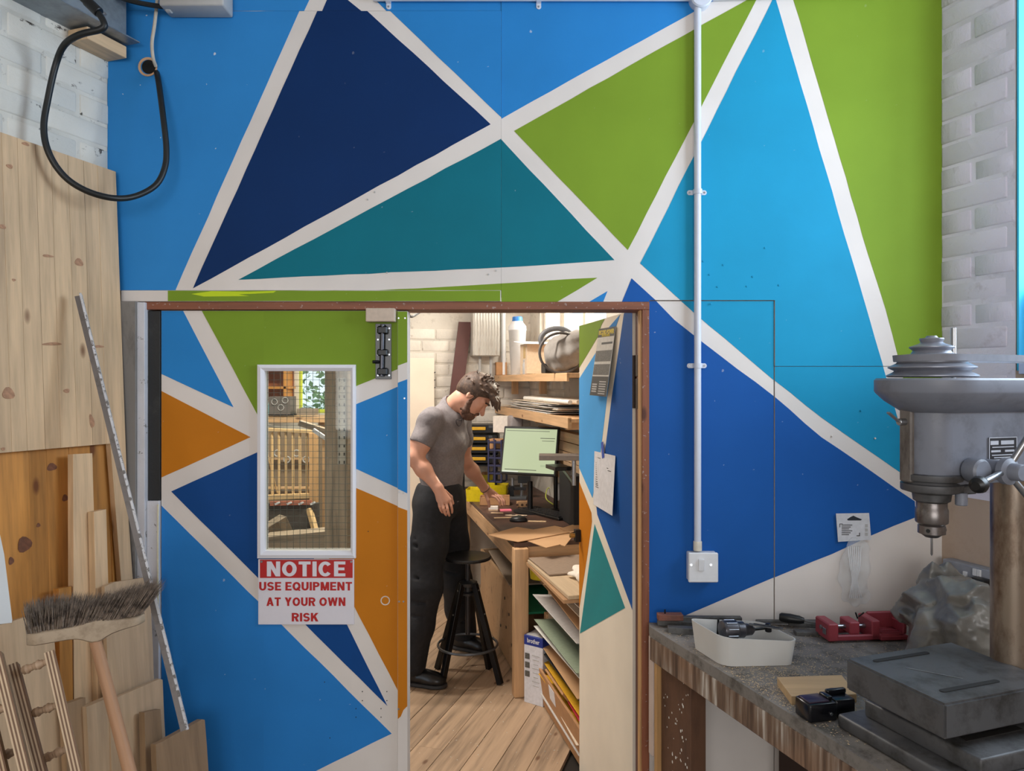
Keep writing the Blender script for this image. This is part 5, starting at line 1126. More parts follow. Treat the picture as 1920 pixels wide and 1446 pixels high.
box('low_rail', DK_(2.14, QD / 2 - 0.08, 0.385), (0.05, QD - 0.18, 0.075), DESKW(1), dk, DR)
# crate with sheet goods under the desk
cr = T('under_desk_bin', 'plywood bin holding green board and sheets under the desk', 'bin', DK_(1.45, 0.4, 0))
SCUF = grime('scuffed_ply', (174, 140, 104), (112, 84, 60), (0.55, 0.72), 12, 0.7, bmp=0.2)
box('front_panel', DK_(1.42, QD - 0.07, 0.24), (1.26, 0.016, 0.46), SCUF, cr, DR); box('end_panel', DK_(0.8, QD - 0.28, 0.24), (0.016, 0.40, 0.46), SCUF, cr, DR); box('bin_floor', DK_(1.42, QD - 0.28, 0.02), (1.24, 0.4, 0.016), SCUF, cr, DR)
for (s, z) in [(1.5, 0.16), (1.66, 0.2), (1.82, 0.15), (1.74, 0.30), (1.62, 0.36), (1.88, 0.28), (1.9, 0.4)]: cyl('bolt_head', DK_(s, QD - 0.062, z), DK_(s, QD - 0.058, z), 0.009, plain('dark_bolt', (58, 44, 36), 0.6), cr, seg=10)
tag(bar('green_board', DK_(1.52, QD - 0.22, 0.44), DK_(2.06, QD - 0.20, 0.40), 0.2, 0.012, plain('green_card', (18, 110, 72), 0.6), None), 'green board lying in the bin below the desk', 'board')
tag(bar('grey_sheet', DK_(1.0, QD - 0.2, 0.50), DK_(1.75, QD - 0.18, 0.47), 0.24, 0.01, plain('grey_board', (150, 132, 114), 0.7), None), 'grey-brown sheet resting across the bin under the desk', 'sheet')
tag(box('cardboard_box', DK_(1.86, QD - 0.34, 0.60), (0.22, 0.2, 0.24), CARD, None, DR), 'plain cardboard box behind the desk post under the top', 'box')
tag(lathe('yellow_tub', DK_(2.0, QD - 0.18, 0.60), UP, [(0.05, -0.03), (0.055, -0.028), (0.062, 0.05), (0.064, 0.052), (0.05, 0.06)], plain('yellow_plastic', (222, 196, 40), 0.4), None), 'yellow plastic tub behind the desk post', 'tub')
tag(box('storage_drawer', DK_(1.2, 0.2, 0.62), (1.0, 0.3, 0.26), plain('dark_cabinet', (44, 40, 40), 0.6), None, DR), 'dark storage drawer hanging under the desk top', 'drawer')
# kraft sheets on the desk corner
KR = plain('kraft_board', (196, 154, 112), 0.75, scale=6, var=0.04)
def dsheet(name, px, z, th, mat, label, cat): return tag(prism(name, [RZ(x, y, z) for x, y in px], (0, 0, th), mat), label, cat)
dsheet('kraft_sheet', [(983, 1013), (1075, 1000), (1071, 1010), (1059, 1025), (1050, 1022), (1024, 1028)], ZD + 0.002, 0.003, KR, 'lower kraft board sheet sticking out over the desk corner', 'sheet')
dsheet('kraft_sheet', [(915, 1004), (969, 989), (1000, 994), (1040, 987), (1084, 996), (972, 1017), (950, 1013)], ZD + 0.007, 0.003, KR, 'angular kraft board sheet lying on top at the desk corner', 'sheet')
dsheet('kraft_sheet', [(1050, 992), (1090, 980), (1100, 990), (1070, 1000)], ZD + 0.011, 0.003, KR, 'small kraft offcut lying by the open door edge', 'sheet')
# ------------------------------------------------------------------ desk items
def dpx(px, py, z=ZD): return RZ(px, py, z)
def dbox(name, px, py, sx, sy, sz, mat, label=None, cat=None, rz=0.0, z=ZD, par=None, bev=0.001):
    c = dpx(px, py, z); o = box(name, c + UP * (sz / 2 + 0.0005), (sx, sy, sz), mat, par, RZm(rz), bev)
    return tag(o, label, cat) if label else o
# monitor
mc = P(994, 846, 4.78); mx = Vector((0.88, -0.38, 0)); mx.normalize(); mz = Vector((0.10, 0.22, 1)); MR = frame(x=mx, z=mz); mo = T('monitor', 'black computer monitor showing a pale green window on the desk', 'monitor', Vector((mc.x, mc.y, ZD)))
mn = MR.col[1] * -1
if mn.y > 0: mn = -mn
box('bezel', mc, (0.385, 0.03, 0.315), BLACKP, mo, MR, 0.004)
scm, nt, b = nodes('monitor_screen'); b.inputs['Base Color'].default_value = (0.02, 0.02, 0.02, 1); b.inputs['Emission Color'].default_value = (*lin((208, 220, 176)), 1); b.inputs['Emission Strength'].default_value = 0.8; b.inputs['Roughness'].default_value = 0.25
sn = box('screen', mc + mn * 0.0155, (0.36, 0.002, 0.285), scm, mo, MR, 0)
def scr(x, z, w, h, m_): box('screen_print', mc + mn * 0.0168 + MR.col[0] * x + MR.col[2] * z, (w, 0.0006, h), m_, sn, MR, 0)
sd = emit('screen_dark', (70, 76, 60), 0.6); sl_ = emit('screen_pale', (232, 236, 220), 0.9)
scr(0.12, 0.083, 0.10, 0.004, sd); scr(0.125, 0.066, 0.085, 0.003, sd); scr(0.125, -0.045, 0.095, 0.004, sd); scr(0.15, -0.02, 0.012, 0.004, sd); scr(-0.02, 0.128, 0.30, 0.005, emit('screen_bar', (150, 160, 130), 0.7)); scr(-0.05, -0.125, 0.22, 0.004, sd); scr(-0.12, -0.138, 0.11, 0.007, sl_); scr(0.12, -0.095, 0.07, 0.012, emit('screen_soft', (188, 202, 160), 0.8))
st = Vector((mc.x, mc.y + 0.03, ZD)); cyl('stand', st + UP * 0.01, st + UP * 0.20, 0.018, BLACKP, mo); lathe('stand_foot', st + UP * 0.001, UP, [(0.11, 0), (0.11, 0.008), (0.03, 0.016)], BLACKP, mo)
# keyboard with keys, mouse
kb = T('keyboard', 'black computer keyboard on the dark desk top', 'keyboard', dpx(1020, 966)); kx = (dpx(1075, 978) - dpx(985, 955)); kl = min(0.44, kx.length); kx.normalize(); KR_ = frame(x=kx, z=UP); kc = dpx(1025, 965)
box('key_bed', kc + UP * 0.009, (kl, 0.14, 0.016), BLACKP, kb, KR_, 0.003)
ks = []
for r in range(5):
    for c in range(14): ks.append(quadbox(kc + UP * 0.019 + kx * ((c - 6.5) * kl * 0.066) + Vector((-kx.y, kx.x, 0)) * ((r - 2) * 0.024), kx * kl * 0.028, Vector((-kx.y, kx.x, 0)) * 0.0095, UP * 0.0035))
o = join_geo('keys', ks, plain('key_black', (30, 30, 32), 0.5), kb)
s = SDF(dpx(972, 978) + Vector((-0.09, -0.07, -0.02)), dpx(972, 978) + Vector((0.09, 0.07, 0.06)), 0.004); s.ell(dpx(972, 978) + UP * 0.008, (0.055, 0.034, 0.028)); s.halfspace((0, 0, ZD + 0.0005), (0, 0, -1)); tag(s.obj('mouse', plain('mouse_black', (24, 24, 26), 0.35)), 'black computer mouse beside the keyboard', 'mouse')
PALE = plain('pale_offcut', (222, 190, 150), 0.7)
dbox('wood_slip', 1007, 979, 0.11, 0.02, 0.006, PALE, 'pale wood slip lying between mouse and keyboard', 'wood slip', -0.1); dbox('wood_slip', 946, 972, 0.13, 0.014, 0.006, PALE, 'pale wood slip lying nearest the desk front edge', 'wood slip', 0.1); dbox('wood_slip', 932, 963, 0.08, 0.018, 0.005, PALE, 'pale wood slip under the small white box', 'wood slip', -0.1)
dbox('pink_note', 948, 958, 0.075, 0.05, 0.008, plain('pink_paper', (236, 120, 140), 0.6), 'pink sticky note pad beside the hand', 'note pad', 0.1)
wbx = T('small_box', 'small white box under the reaching hand', 'box', dpx(925, 958)); dbox('carton', 925, 958, 0.062, 0.04, 0.03, plain('white_carton', (226, 216, 204), 0.6), par=wbx); dbox('carton_label', 925, 958, 0.063, 0.041, 0.012, plain('tan_label', (190, 160, 130), 0.6), par=wbx)
cdp = T('print_card', 'printed card with dark lettering lying on the desk', 'card', dpx(968, 967)); dbox('card', 968, 967, 0.14, 0.028, 0.003, plain('card_cream', (212, 188, 160), 0.6), rz=-0.12, par=cdp)
for k in range(4): dbox('print_mark', 952 + 11 * k, 966 + k * 0.8, 0.024, 0.014, 0.0036, plain('print_dark', (58, 56, 54)), rz=-0.12, par=cdp)
kit = T('laser_cut_box', 'small laser-cut cardboard box beside keyboard', 'box', dpx(981, 950)); dbox('kit_body', 981, 950, 0.085, 0.055, 0.035, KR, rz=0.15, par=kit)
for k in range(3): cyl('kit_hole', dpx(970 + 9 * k, 950.5) + Vector((0, -0.03, 0.018)), dpx(970 + 9 * k, 950.5) + Vector((0, -0.034, 0.018)), 0.009, plain('burnt_brown', (84, 60, 44), 0.8), kit, seg=12)
ob = T('open_carton', 'open brown cardboard tray behind the hand', 'box', dpx(928, 946)); cbt = dpx(928, 946)
for (dx, dy, sx, sy) in [(0, -0.05, 0.2, 0.004), (0, 0.06, 0.2, 0.004), (-0.1, 0, 0.004, 0.11), (0.1, 0, 0.004, 0.11)]: box('carton_side', cbt + Vector((dx, dy, 0.03)), (sx, sy, 0.055), CARD, ob)
box('carton_base', cbt + UP * 0.003, (0.196, 0.10, 0.004), CARD, ob); box('divider', cbt + Vector((0.03, 0, 0.035)), (0.05, 0.06, 0.05), plain('tan_label', (190, 160, 130)), ob, RZm(0.2))
YP = plain('yellow_bin_plastic', (214, 190, 20), 0.35)
for (px, py, sx, sy, sz, lab) in [(893, 938, 0.13, 0.16, 0.085, 'yellow plastic tray at the desk front beside the man'), (932, 925, 0.17, 0.14, 0.07, 'long yellow plastic tray behind the cardboard tray'), (915, 915, 0.12, 0.12, 0.11, 'rear yellow parts tray filled with brown offcuts')]:
    c = dpx(px, py); tag(tub('yellow_tray', c + UP * 0.0005, Vector((1, -0.1, 0)).normalized(), Vector((0.1, 1, 0)).normalized(), sx / 2, sy / 2, sz, 0.004, YP, r=0.012), lab, 'tray')
tag(box('offcuts', dpx(915, 915) + UP * 0.10, (0.09, 0.08, 0.05), CARD, None, RZm(0.3), 0.008), 'brown cardboard offcut sticking out of the rear yellow tray', 'offcut')
# small drill stand / gadget
gd = T('gadget_stand', 'small grey gadget stand with two posts behind the carton', 'stand', dpx(970, 935)); g0 = dpx(970, 935)
box('base', g0 + UP * 0.01, (0.14, 0.1, 0.02), plain('gadget_grey', (96, 98, 100), 0.4, 0.5), gd, RZm(-0.1)); 
for dx in (-0.035, 0.03): cyl('post', g0 + Vector((dx, 0, 0.02)), g0 + Vector((dx, 0, 0.15)), 0.012, STEEL, gd)
box('bracket', g0 + Vector((0, 0, 0.075)), (0.13, 0.06, 0.02), BLACKP, gd, RZm(-0.1)); box('foot', g0 + Vector((-0.04, -0.03, 0.06)), (0.03, 0.03, 0.07), BLACKM, gd); box('arm', g0 + Vector((0.05, 0.0, 0.14)), (0.09, 0.05, 0.05), BLACKP, gd)
# clamp lamp pole + grey plate, PC tower
pl_ = T('monitor_arm_pole', 'black clamp pole carrying a grey flat plate by the open door', 'stand', dpx(1042, 958)); p0 = dpx(1042, 958)
cyl('pole', p0 + UP * 0.001, p0 + UP * 0.36, 0.014, BLACKM, pl_); lathe('foot', p0, UP, [(0.05, 0), (0.05, 0.01), (0.02, 0.02)], BLACKM, pl_); pc = P(1056, 857, 4.15); box('plate', pc, (0.27, 0.12, 0.028), plain('taupe_plate', (126, 116, 108), 0.5), pl_, RZm(-0.05)); cyl('plate_post', pc + Vector((0.06, 0.0, -0.16)), pc + Vector((0.06, 0, -0.01)), 0.012, STEEL, pl_); box('knuckle', pc + Vector((-0.02, 0.1, -0.07)), (0.10, 0.16, 0.022), BLACKM, pl_, RZm(0.3)); cyl('post_link', pc + Vector((0.06, 0, -0.15)), p0 + UP * 0.34, 0.012, BLACKM, pl_)
pct = T('computer_tower', 'matt black computer tower at the desk end beside the open door', 'computer', dpx(1082, 985)); tcn = dpx(1082, 982); box('case', tcn + Vector((0.015, 0.04, 0.15)), (0.16, 0.3, 0.30), plain('matt_black', (22, 22, 24), 0.7), pct, RZm(0.22), 0.004); box('case_foot', tcn + Vector((0.015, 0.04, 0.004)), (0.12, 0.26, 0.006), BLACKP, pct, RZm(0.22))
tag(tube('yellow_lead', [dpx(1038, 948) + UP * 0.006, dpx(1024, 940) + UP * 0.02, dpx(1026, 930) + UP * 0.05, dpx(1036, 925) + UP * 0.06, dpx(1037, 905) + UP * 0.1], 0.004, plain('lime_lead', (206, 216, 90), 0.5), None), 'thin yellow-green lead curling beside the black pole', 'cable')
tag(box('wall_charger', dpx(1050, 940) + UP * 0.07, (0.05, 0.05, 0.12), GREYP, None, RZm(0.2), 0.006, 2), 'grey power brick standing behind the black pole', 'power brick')
# organiser cases: four stacked with yellow handles
for k in range(4):
    c = P(899, 803 + 18.5 * k, 5.72); oc = T('organiser_case', ['topmost', 'second', 'third', 'lowest'][k] + ' black organiser case with yellow handle in the stack behind the man', 'tool case', c - UP * 0.035, 'organiser cases in a stack')
    box('case_shell', c, (0.30, 0.22, 0.066), BLACKP, oc, RZm(-0.05), 0.006); box('handle', c + Vector((0.0, -0.116, 0.004)), (0.105, 0.016, 0.024), plain('amber_plastic', (214, 166, 40), 0.4), oc, RZm(-0.05), 0.003); 
    for e in (-0.09, 0.09): box('latch', c + Vector((e, -0.112, 0.018)), (0.03, 0.012, 0.02), plain('latch_grey', (70, 72, 76), 0.4), oc, RZm(-0.05))
cs = P(899, 884, 5.72); so = T('case_stand', 'black wire stand under the organiser cases', 'stand', Vector((cs.x, cs.y, ZD)))
for e in (-0.13, 0.13):
    for f_ in (-0.08, 0.08): bar('leg', Vector((cs.x + e, cs.y + f_, ZD)), Vector((cs.x + e, cs.y + f_, P(0, 868, 5.72).z)), 0.02, 0.02, BLACKM, so)
box('shelf', Vector((cs.x, cs.y, P(0, 869, 5.72).z - 0.004)), (0.30, 0.22, 0.012), BLACKM, so)
dc = T('desk_lamp_arm', 'black jointed arm with clamp lying below the organiser cases', 'tool', dpx(905, 900)); q = dpx(905, 905)
cyl('arm', q + UP * 0.06, q + Vector((0.13, 0.02, 0.12)), 0.012, BLACKM, dc); cyl('arm', q + Vector((-0.06, 0, 0.02)), q + UP * 0.06, 0.012, BLACKM, dc); cyl('knob', q + Vector((-0.005, -0.02, 0.09)), q + Vector((-0.005, -0.02, 0.13)), 0.016, STEEL, dc); box('clamp', q + Vector((-0.06, 0, 0.015)), (0.06, 0.05, 0.03), BLACKM, dc)
# dark lattice crate beside the monitor
lc = T('lattice_crate', 'dark blue lattice plastic crate left of the monitor', 'crate', P(933, 900, 5.3)); c0 = P(933, 858, 5.3)
LAT = plain('dark_blue_plastic', (44, 44, 74), 0.5)
for k in range(5): box('slat', c0 + UP * (-0.11 + 0.055 * k), (0.11, 0.10, 0.012), LAT, lc, RZm(-0.4))
for (ex, ey) in [(-0.05, -0.045), (0.05, -0.045), (-0.05, 0.045), (0.05, 0.045), (0.0, -0.045)]: box('upright', c0 + RZm(-0.4) @ Vector((ex, ey, -0.02)), (0.012, 0.012, 0.30), LAT, lc, RZm(-0.4))
box('slat', c0 + UP * -0.17, (0.10, 0.09, 0.012), LAT, lc, RZm(-0.4))
wbx = T('white_carton', 'white carton standing behind the monitor on the desk shelf', 'box', P(940, 800, 5.5)); box('carton', P(941, 795, 5.5), (0.11, 0.11, 0.12), plain('white_carton', (226, 216, 204)), wbx, RZm(-0.2)); box('black_flap', P(946, 786, 5.45), (0.05, 0.004, 0.02), BLACKP, wbx, RZm(-0.2))
tag(box('grey_bag', P(966, 793, 5.4), (0.10, 0.1, 0.11), plain('grey_cloth', (150, 142, 140), 0.8), None, RZm(0.3), 0.02, 3), 'grey cloth pouch above the monitor next to white carton', 'pouch')
tag(box('brown_carton', P(932, 832, 5.4), (0.10, 0.1, 0.07), CARD, None, RZm(-0.3)), 'small brown carton above the lattice crate', 'box')
# timber planks stacked on edge behind the monitor
for k in range(5):
    a = DK_(0.75, 0.10, 1.30 - 0.062 * k); b = DK_(1.95, 0.10, 1.30 - 0.062 * k); tag(bar('stacked_plank', a, b, 0.05, 0.058, wood('grey_pine', (190, 158, 124), 0, 0.75)), ['topmost', 'second', 'third', 'fourth', 'lowest'][k] + ' pale plank of the stack behind the monitor', 'plank', 'planks behind the monitor')
# shelf with rolled sheets
sh = T('sheet_shelf', 'timber shelf loaded with paper sheets above the desk', 'shelf', DK_(1.0, 0.15, 1.40)); 
box('shelf_board', DK_(1.05, 0.15, 1.435), (2.05, 0.29, 0.02), DESKW(0), sh, DR); box('front_rail', DK_(1.05, 0.29, 1.422), (2.05, 0.022, 0.06), DESKW(0), sh, DR); 
for s_ in (0.3, 1.2, 1.9): box('bracket', DK_(s_, 0.14, 1.40), (0.03, 0.24, 0.05), DESKW(1), sh, DR)
for k in range(12):
    z = 1.449 + 0.006 * k; a = random.uniform(-0.05, 0.05); s_ = random.uniform(0.7, 1.2); tag(box('paper_sheet', DK_(s_, 0.14 + random.uniform(-0.015, 0.02), z), (random.uniform(0.8, 1.2), 0.24, 0.003), plain(['sheet_white', 'sheet_grey', 'sheet_cream'][k % 3], [(226, 222, 214), (196, 192, 188), (222, 206, 184)][k % 3], 0.7), None, frame(x=IU + IN_ * a, z=UP), 0.0005), 'flat paper sheet in the pile on the shelf above the desk', 'paper', 'sheets piled on the timber shelf')
for k in range(5): tag(cyl('paper_roll', DK_(0.5 + 0.08 * k, 0.06 + 0.045 * k, 1.532), DK_(1.95, 0.05 + 0.05 * k, 1.532), 0.013, plain(['sheet_white', 'sheet_cream'][k % 2], (226, 222, 214))), 'long paper tube lying on the shelf sheets', 'paper tube', 'tubes on the timber shelf')
# upper shelf and its load
us = T('upper_shelf', 'rough timber shelf below the inner room window', 'shelf', DK_(1.0, 0.15, 1.66)); box('shelf_board', DK_(1.05, 0.155, 1.683), (2.05, 0.30, 0.026), DESKW(0), us, DR); box('front_lip', DK_(1.05, 0.30, 1.672), (2.05, 0.014, 0.046), DESKW(0), us, DR); box('upright', DK_(0.05, 0.14, 1.605), (0.04, 0.05, 0.12), DESKW(2), us, DR); box('upright', DK_(0.6, 0.05, 1.61), (0.04, 0.05, 0.11), DESKW(2), us, DR)
ZS = 1.697
def shp(px, py, q):    # a point on the shelf plane at distance q from the wall
    return RP(px, py, IC + IN_ * q, IN_)
gx = shp(970, 700, 0.19); gx.z = ZS
gbt = T('gas_bottle', 'tall grey bottle with white shoulder and blue cap on upper shelf', 'bottle', gx); rr = 0.068; zt_ = P(970, 594, gx.y + D0).z - ZS
lathe('bottle_body', gx, UP, [(rr * 0.72, 0), (rr * 0.75, 0.01), (rr * 0.98, zt_ * 0.72), (rr, zt_ * 0.76)], grime('silver_bottle', (186, 184, 182), (150, 148, 146), (0.5, 0.8), 8, 0.4), gbt); lathe('shoulder', gx + UP * (zt_ * 0.76), UP, [(rr, 0), (rr * 1.04, 0.005), (rr * 0.98, zt_ * 0.08), (rr * 0.66, zt_ * 0.14), (rr * 0.62, zt_ * 0.16)], PLAST, gbt); lathe('cap', gx + UP * (zt_ * 0.915), UP, [(rr * 0.58, 0), (rr * 0.6, 0.004), (rr * 0.56, zt_ * 0.075), (rr * 0.5, zt_ * 0.085)], plain('blue_cap', (50, 120, 200), 0.35), gbt, 16)
c = shp(938, 702, 0.25); c.z = ZS; tag(box('small_carton', c + UP * 0.055, (0.11, 0.09, 0.105), CARD, None, DR), 'small cardboard carton left of the grey bottle', 'box')
c = shp(1008, 702, 0.19); c.z = ZS; bx_ = T('shelf_carton', 'pale cardboard carton with tan patch right of grey bottle', 'box', c); box('carton', c + UP * 0.105, (0.20, 0.2, 0.205), plain('pale_carton', (214, 190, 162), 0.7), bx_, DR); box('flap', c + Vector((-0.03, -0.03, 0.216)), (0.26, 0.22, 0.005), PLAST, bx_, DR @ Matrix.Rotation(0.1, 3, 'Y')); box('tan_patch', c + IN_ * 0.101 + IU * 0.03 + UP * 0.15, (0.06, 0.002, 0.08), plain('tan_tape', (190, 160, 110), 0.6), bx_, DR)
c = shp(988, 703, 0.27); c.z = ZS; tag(lathe('shelf_jar', c, UP, [(0.028, 0), (0.03, 0.004), (0.03, 0.07), (0.024, 0.085), (0.026, 0.088), (0.026, 0.10)], GREYP), 'small grey jar in front of the pale carton', 'jar')
c = shp(1030, 703, 0.25); c.z = ZS; tag(box('black_case', c + UP * 0.032, (0.10, 0.08, 0.06), BLACKP, None, DR, 0.004), 'small black case beside the dust bag on the shelf', 'case')
# dust-extractor bag with hose
c = shp(1062, 701, 0.20); c.z = ZS; db = T('dust_bag', 'grey fabric dust bag with hose loop on the upper shelf', 'bag', c)
s = SDF(c + Vector((-0.22, -0.26, -0.02)), c + Vector((0.24, 0.26, 0.3)), 0.008); s.ell(c + UP * 0.115, (0.13, 0.17, 0.125)); s.ell(c + Vector((0.05, -0.08, 0.16)), (0.09, 0.1, 0.09)); s.ripple(0.003, 45, 4); s.halfspace((0, 0, ZS + 0.001), (0, 0, -1)); s.obj('bag_body', plain('grey_canvas', (142, 136, 130), 0.75), db)
tube('strap', [c + Vector((0.125 * math.cos(a) - 0.04, -0.11 - 0.05 * math.sin(a * 0.5), 0.115 + 0.115 * math.sin(a))) for a in [x * 0.5 for x in range(13)]], 0.008, plain('strap_dark', (84, 80, 78), 0.6), db, 8, 3)
tube('hose', [c + Vector((0.1 * math.cos(a) - 0.05, 0.06, 0.2 + 0.07 * math.sin(a))) for a in [x * 0.45 for x in range(9)]], 0.016, plain('hose_grey', (104, 104, 106), 0.5), db, 10, 4)
pc_ = shp(1060, 636, 0.12); tag(bar('paper_note', pc_ + Vector((-0.09, 0, 0.01)), pc_ + Vector((0.07, -0.05, 0.0)), 0.1, 0.003, PLAST, None, up=(0.2, -0.6, 0.8)), 'white paper lying on top of the dust bag', 'paper')
# hanging corrugated panel, pipe, brown plank, white panel on the far wall
def kp(px, py, off): return RP(px, py, IC + KN * off, KN)
hgp = T('wall_heater', 'tall white ribbed wall unit hanging in the far corner', 'wall unit', kp(910, 668, 0.02)); ca, cb = kp(884, 668, 0.08), kp(934, 520, 0.08); wd_ = (cb - ca).dot(-KU); ht = cb.z - ca.z; cc = (ca + cb) / 2
STREAK = grime('streaked_white_enamel', (206, 202, 194), (150, 136, 122), (0.52, 0.7), 30, 0.5, (1, 1, 0.12), 0.1)
box('heater_body', cc, (wd_, 0.14, ht), STREAK, hgp, RK, 0.006)
for k in range(9): box('rib', cc - KU * (wd_ * (k - 4) / 9.5) + KN * 0.072, (0.008, 0.006, ht * 0.98), STREAK, hgp, RK)
for e in (-0.05, 0.04): cyl('pipe', ca + KU * (-wd_ / 2 + e) + UP * 0.005, ca + KU * (-wd_ / 2 + e) - UP * 0.30, 0.012, GREYP, hgp)
tag(cyl('white_pipe', Vector((kp(944, 0, 0.03).x, kp(944, 0, 0.03).y, ZS + 0.005)), Vector((kp(944, 0, 0.03).x, kp(944, 0, 0.03).y, 2.7)), 0.02, PLAST), 'vertical white pipe beside the grey bottle', 'pipe')
bp = T('brown_plank', 'dark brown painted plank leaning against the far brick wall', 'plank', kp(858, 900, 0.2)); pa = kp(872, 604, 0.03); pb = kp(845, 820, 0.16); pb = pa + (pb - pa) * 1.9; pb.z = max(pb.z, 0.0); join_geo('plank_body', [quadbox((pa + pb) / 2, (pb - pa) / 2, KU * 0.052, KN * 0.011)], plain('maroon_gloss', (88, 50, 46), 0.4, scale=8), bp); join_geo('plank_edge', [quadbox((pa + pb) / 2 + KU * 0.046 + KN * 0.013, (pb - pa) / 2, KU * 0.005, KN * 0.002)], plain('maroon_gloss', (88, 50, 46)), bp)
wp_ = T('flat_door', 'white flat panel door leaning on the far brick wall', 'panel', kp(780, 1100, 0.1)); qa, qb = kp(814, 673, 0.05), kp(700, 673, 0.05); mid = (qa + qb) / 2; box('panel', Vector((mid.x, mid.y, qa.z / 2 + 0.004)) , ((qa - qb).length, 0.03, qa.z), paint('panel_cream', (222, 208, 190)), wp_, RK)
for z in (1.60, 1.66, 1.72): cyl('hinge_hole', kp(817.5 - 2.2, 0, 0.0665) * 1.0 - UP * kp(817.5, 0, 0.0665).z + UP * z, kp(815.3, 0, 0.069) - UP * kp(815.3, 0, 0.069).z + UP * z, 0.006, plain('print_dark', (58, 56, 54)), wp_, seg=8)
tag(tube('overhead_lead', [W(762, 584, 0.10), W(772, 594, 0.3), W(790, 584, 0.7), W(815, 572, 1.0)], 0.0045, RUB, None), 'thin black lead crossing under the door head', 'cable')
# ------------------------------------------------------------------ stool
sc_ = Vector(((877 - 960) * 4.12 / F, 4.12 - D0, 0)); st = T('stool', 'black metal swivel stool with round seat and ring', 'stool', sc_)
zs_ = P(0, 1042, 4.12).z; lathe('seat', sc_ + UP * (zs_ - 0.02), UP, [(0.115, 0), (0.130, 0.004), (0.131, 0.014), (0.126, 0.02), (0.09, 0.016), (0.001, 0.013)], plain('seat_black', (26, 26, 28), 0.35), st, 36)
zc_ = P(0, 1100, 4.12).z; cyl('screw_post', sc_ + UP * 0.24, sc_ + UP * (zs_ - 0.018), 0.013, plain('post_grey', (64, 64, 68), 0.35, 0.6), st)
lathe('collar', sc_ + UP * (zc_ - 0.05), UP, [(0.02, 0), (0.034, 0.004), (0.036, 0.018), (0.02, 0.024), (0.02, 0.05), (0.045, 0.056), (0.05, 0.075), (0.03, 0.085)], plain('collar_grey', (58, 60, 64), 0.35, 0.5), st)
fl = [(828, 1288, 3.995), (938, 1280, 4.02), (820, 1246, 4.24), (917, 1238, 4.24)]
for (px, py, d) in fl:
    ft = P(px, py, d); ft.z = 0.004; dirv = (ft - sc_); dirv.z = 0; tp = sc_ + dirv.normalized() * 0.045 + UP * (zc_ + 0.02); lg = bar('leg', tp, ft, 0.028, 0.03, BLACKM, st, up=dirv); 
    for t in (0.06, 0.3): cyl('leg_bolt', tp.lerp(ft, t) + dirv.normalized() * 0.015, tp.lerp(ft, t) + dirv.normalized() * 0.019, 0.005, STEEL, lg, seg=8)
zr = P(0, 1208, 4.12).z; tube('foot_ring', [sc_ + Vector((0.165 * math.cos(a), 0.165 * math.sin(a), zr)) for a in [x * math.pi / 8 for x in range(16)]], 0.007, plain('ring_grey', (96, 98, 102), 0.35, 0.6), st, 8, 4, True)
# ------------------------------------------------------------------ rack of sheets in front of the desk
rk = T('sheet_rack', 'low open rack stuffed with paper and board by the open door', 'rack', DK_(2.75, 0.25, 0))
def RKp(s_, q_, z_): return DK_(s_, q_, z_)
box('back_panel', RKp(2.58, 0.04, 0.36), (0.76, 0.016, 0.69), PLY(0), rk, DR); box('base_panel', RKp(2.58, 0.25, 0.03), (0.76, 0.40, 0.02), PLY(0), rk, DR)
for s_ in (2.188, 2.957): box('divider', RKp(s_, 0.245, 0.37), (0.014, 0.39, 0.66), PLY(2), rk, DR)
tag(box('board_stack', RKp(2.55, 0.33, 0.708), (0.68, 0.47, 0.016), wood('mdf_edge', (176, 136, 98), 0, 0.85, knots=False), None, DR), 'brown board forming the bottom of the pile on the low rack', 'board')
tag(box('board_stack', RKp(2.56, 0.325, 0.7265), (0.66, 0.46, 0.017), wood('pale_mdf', (214, 188, 154), 0, 0.9, knots=False), None, DR @ Matrix.Rotation(0.03, 3, 'Z')), 'pale board lying on the low rack under the white paper', 'board')
tag(box('grey_board', RKp(2.40, 0.40, 0.741), (0.34, 0.30, 0.008), plain('grey_card_top', (142, 122, 104), 0.7), None, DR @ Matrix.Rotation(0.05, 3, 'Z')), 'grey-brown card lying at the back of the rack pile', 'board')
s = SDF(RKp(2.66, 0.30, 0.73) + Vector((-0.25, -0.25, -0.02)), RKp(2.66, 0.30, 0.73) + Vector((0.25, 0.25, 0.12)), 0.008); c = RKp(2.66, 0.30, 0.755); s.ell(c, (0.16, 0.18, 0.02)); s.ell(c + Vector((0.05, 0.1, 0.02)), (0.12, 0.1, 0.025)); s.ell(c + Vector((-0.02, -0.06, 0.008)), (0.12, 0.08, 0.02)); s.ripple(0.003, 40, 8); s.halfspace((0, 0, 0.7455), (0, 0, -1)); tag(s.obj('white_cloth', plain('white_cloth', (226, 216, 202), 0.8)), 'crumpled white cloth lying on the pale board of the rack', 'cloth')
cols = [('sheet_white', (226, 222, 214)), ('sheet_grey', (196, 192, 188)), ('kraft_board', (196, 154, 112)), ('sheet_cream', (222, 206, 184)), ('sheet_yellow', (224, 168, 30)), ('sheet_red', (176, 36, 48)), ('sheet_black', (34, 36, 40)), ('sheet_green', (146, 158, 134))]
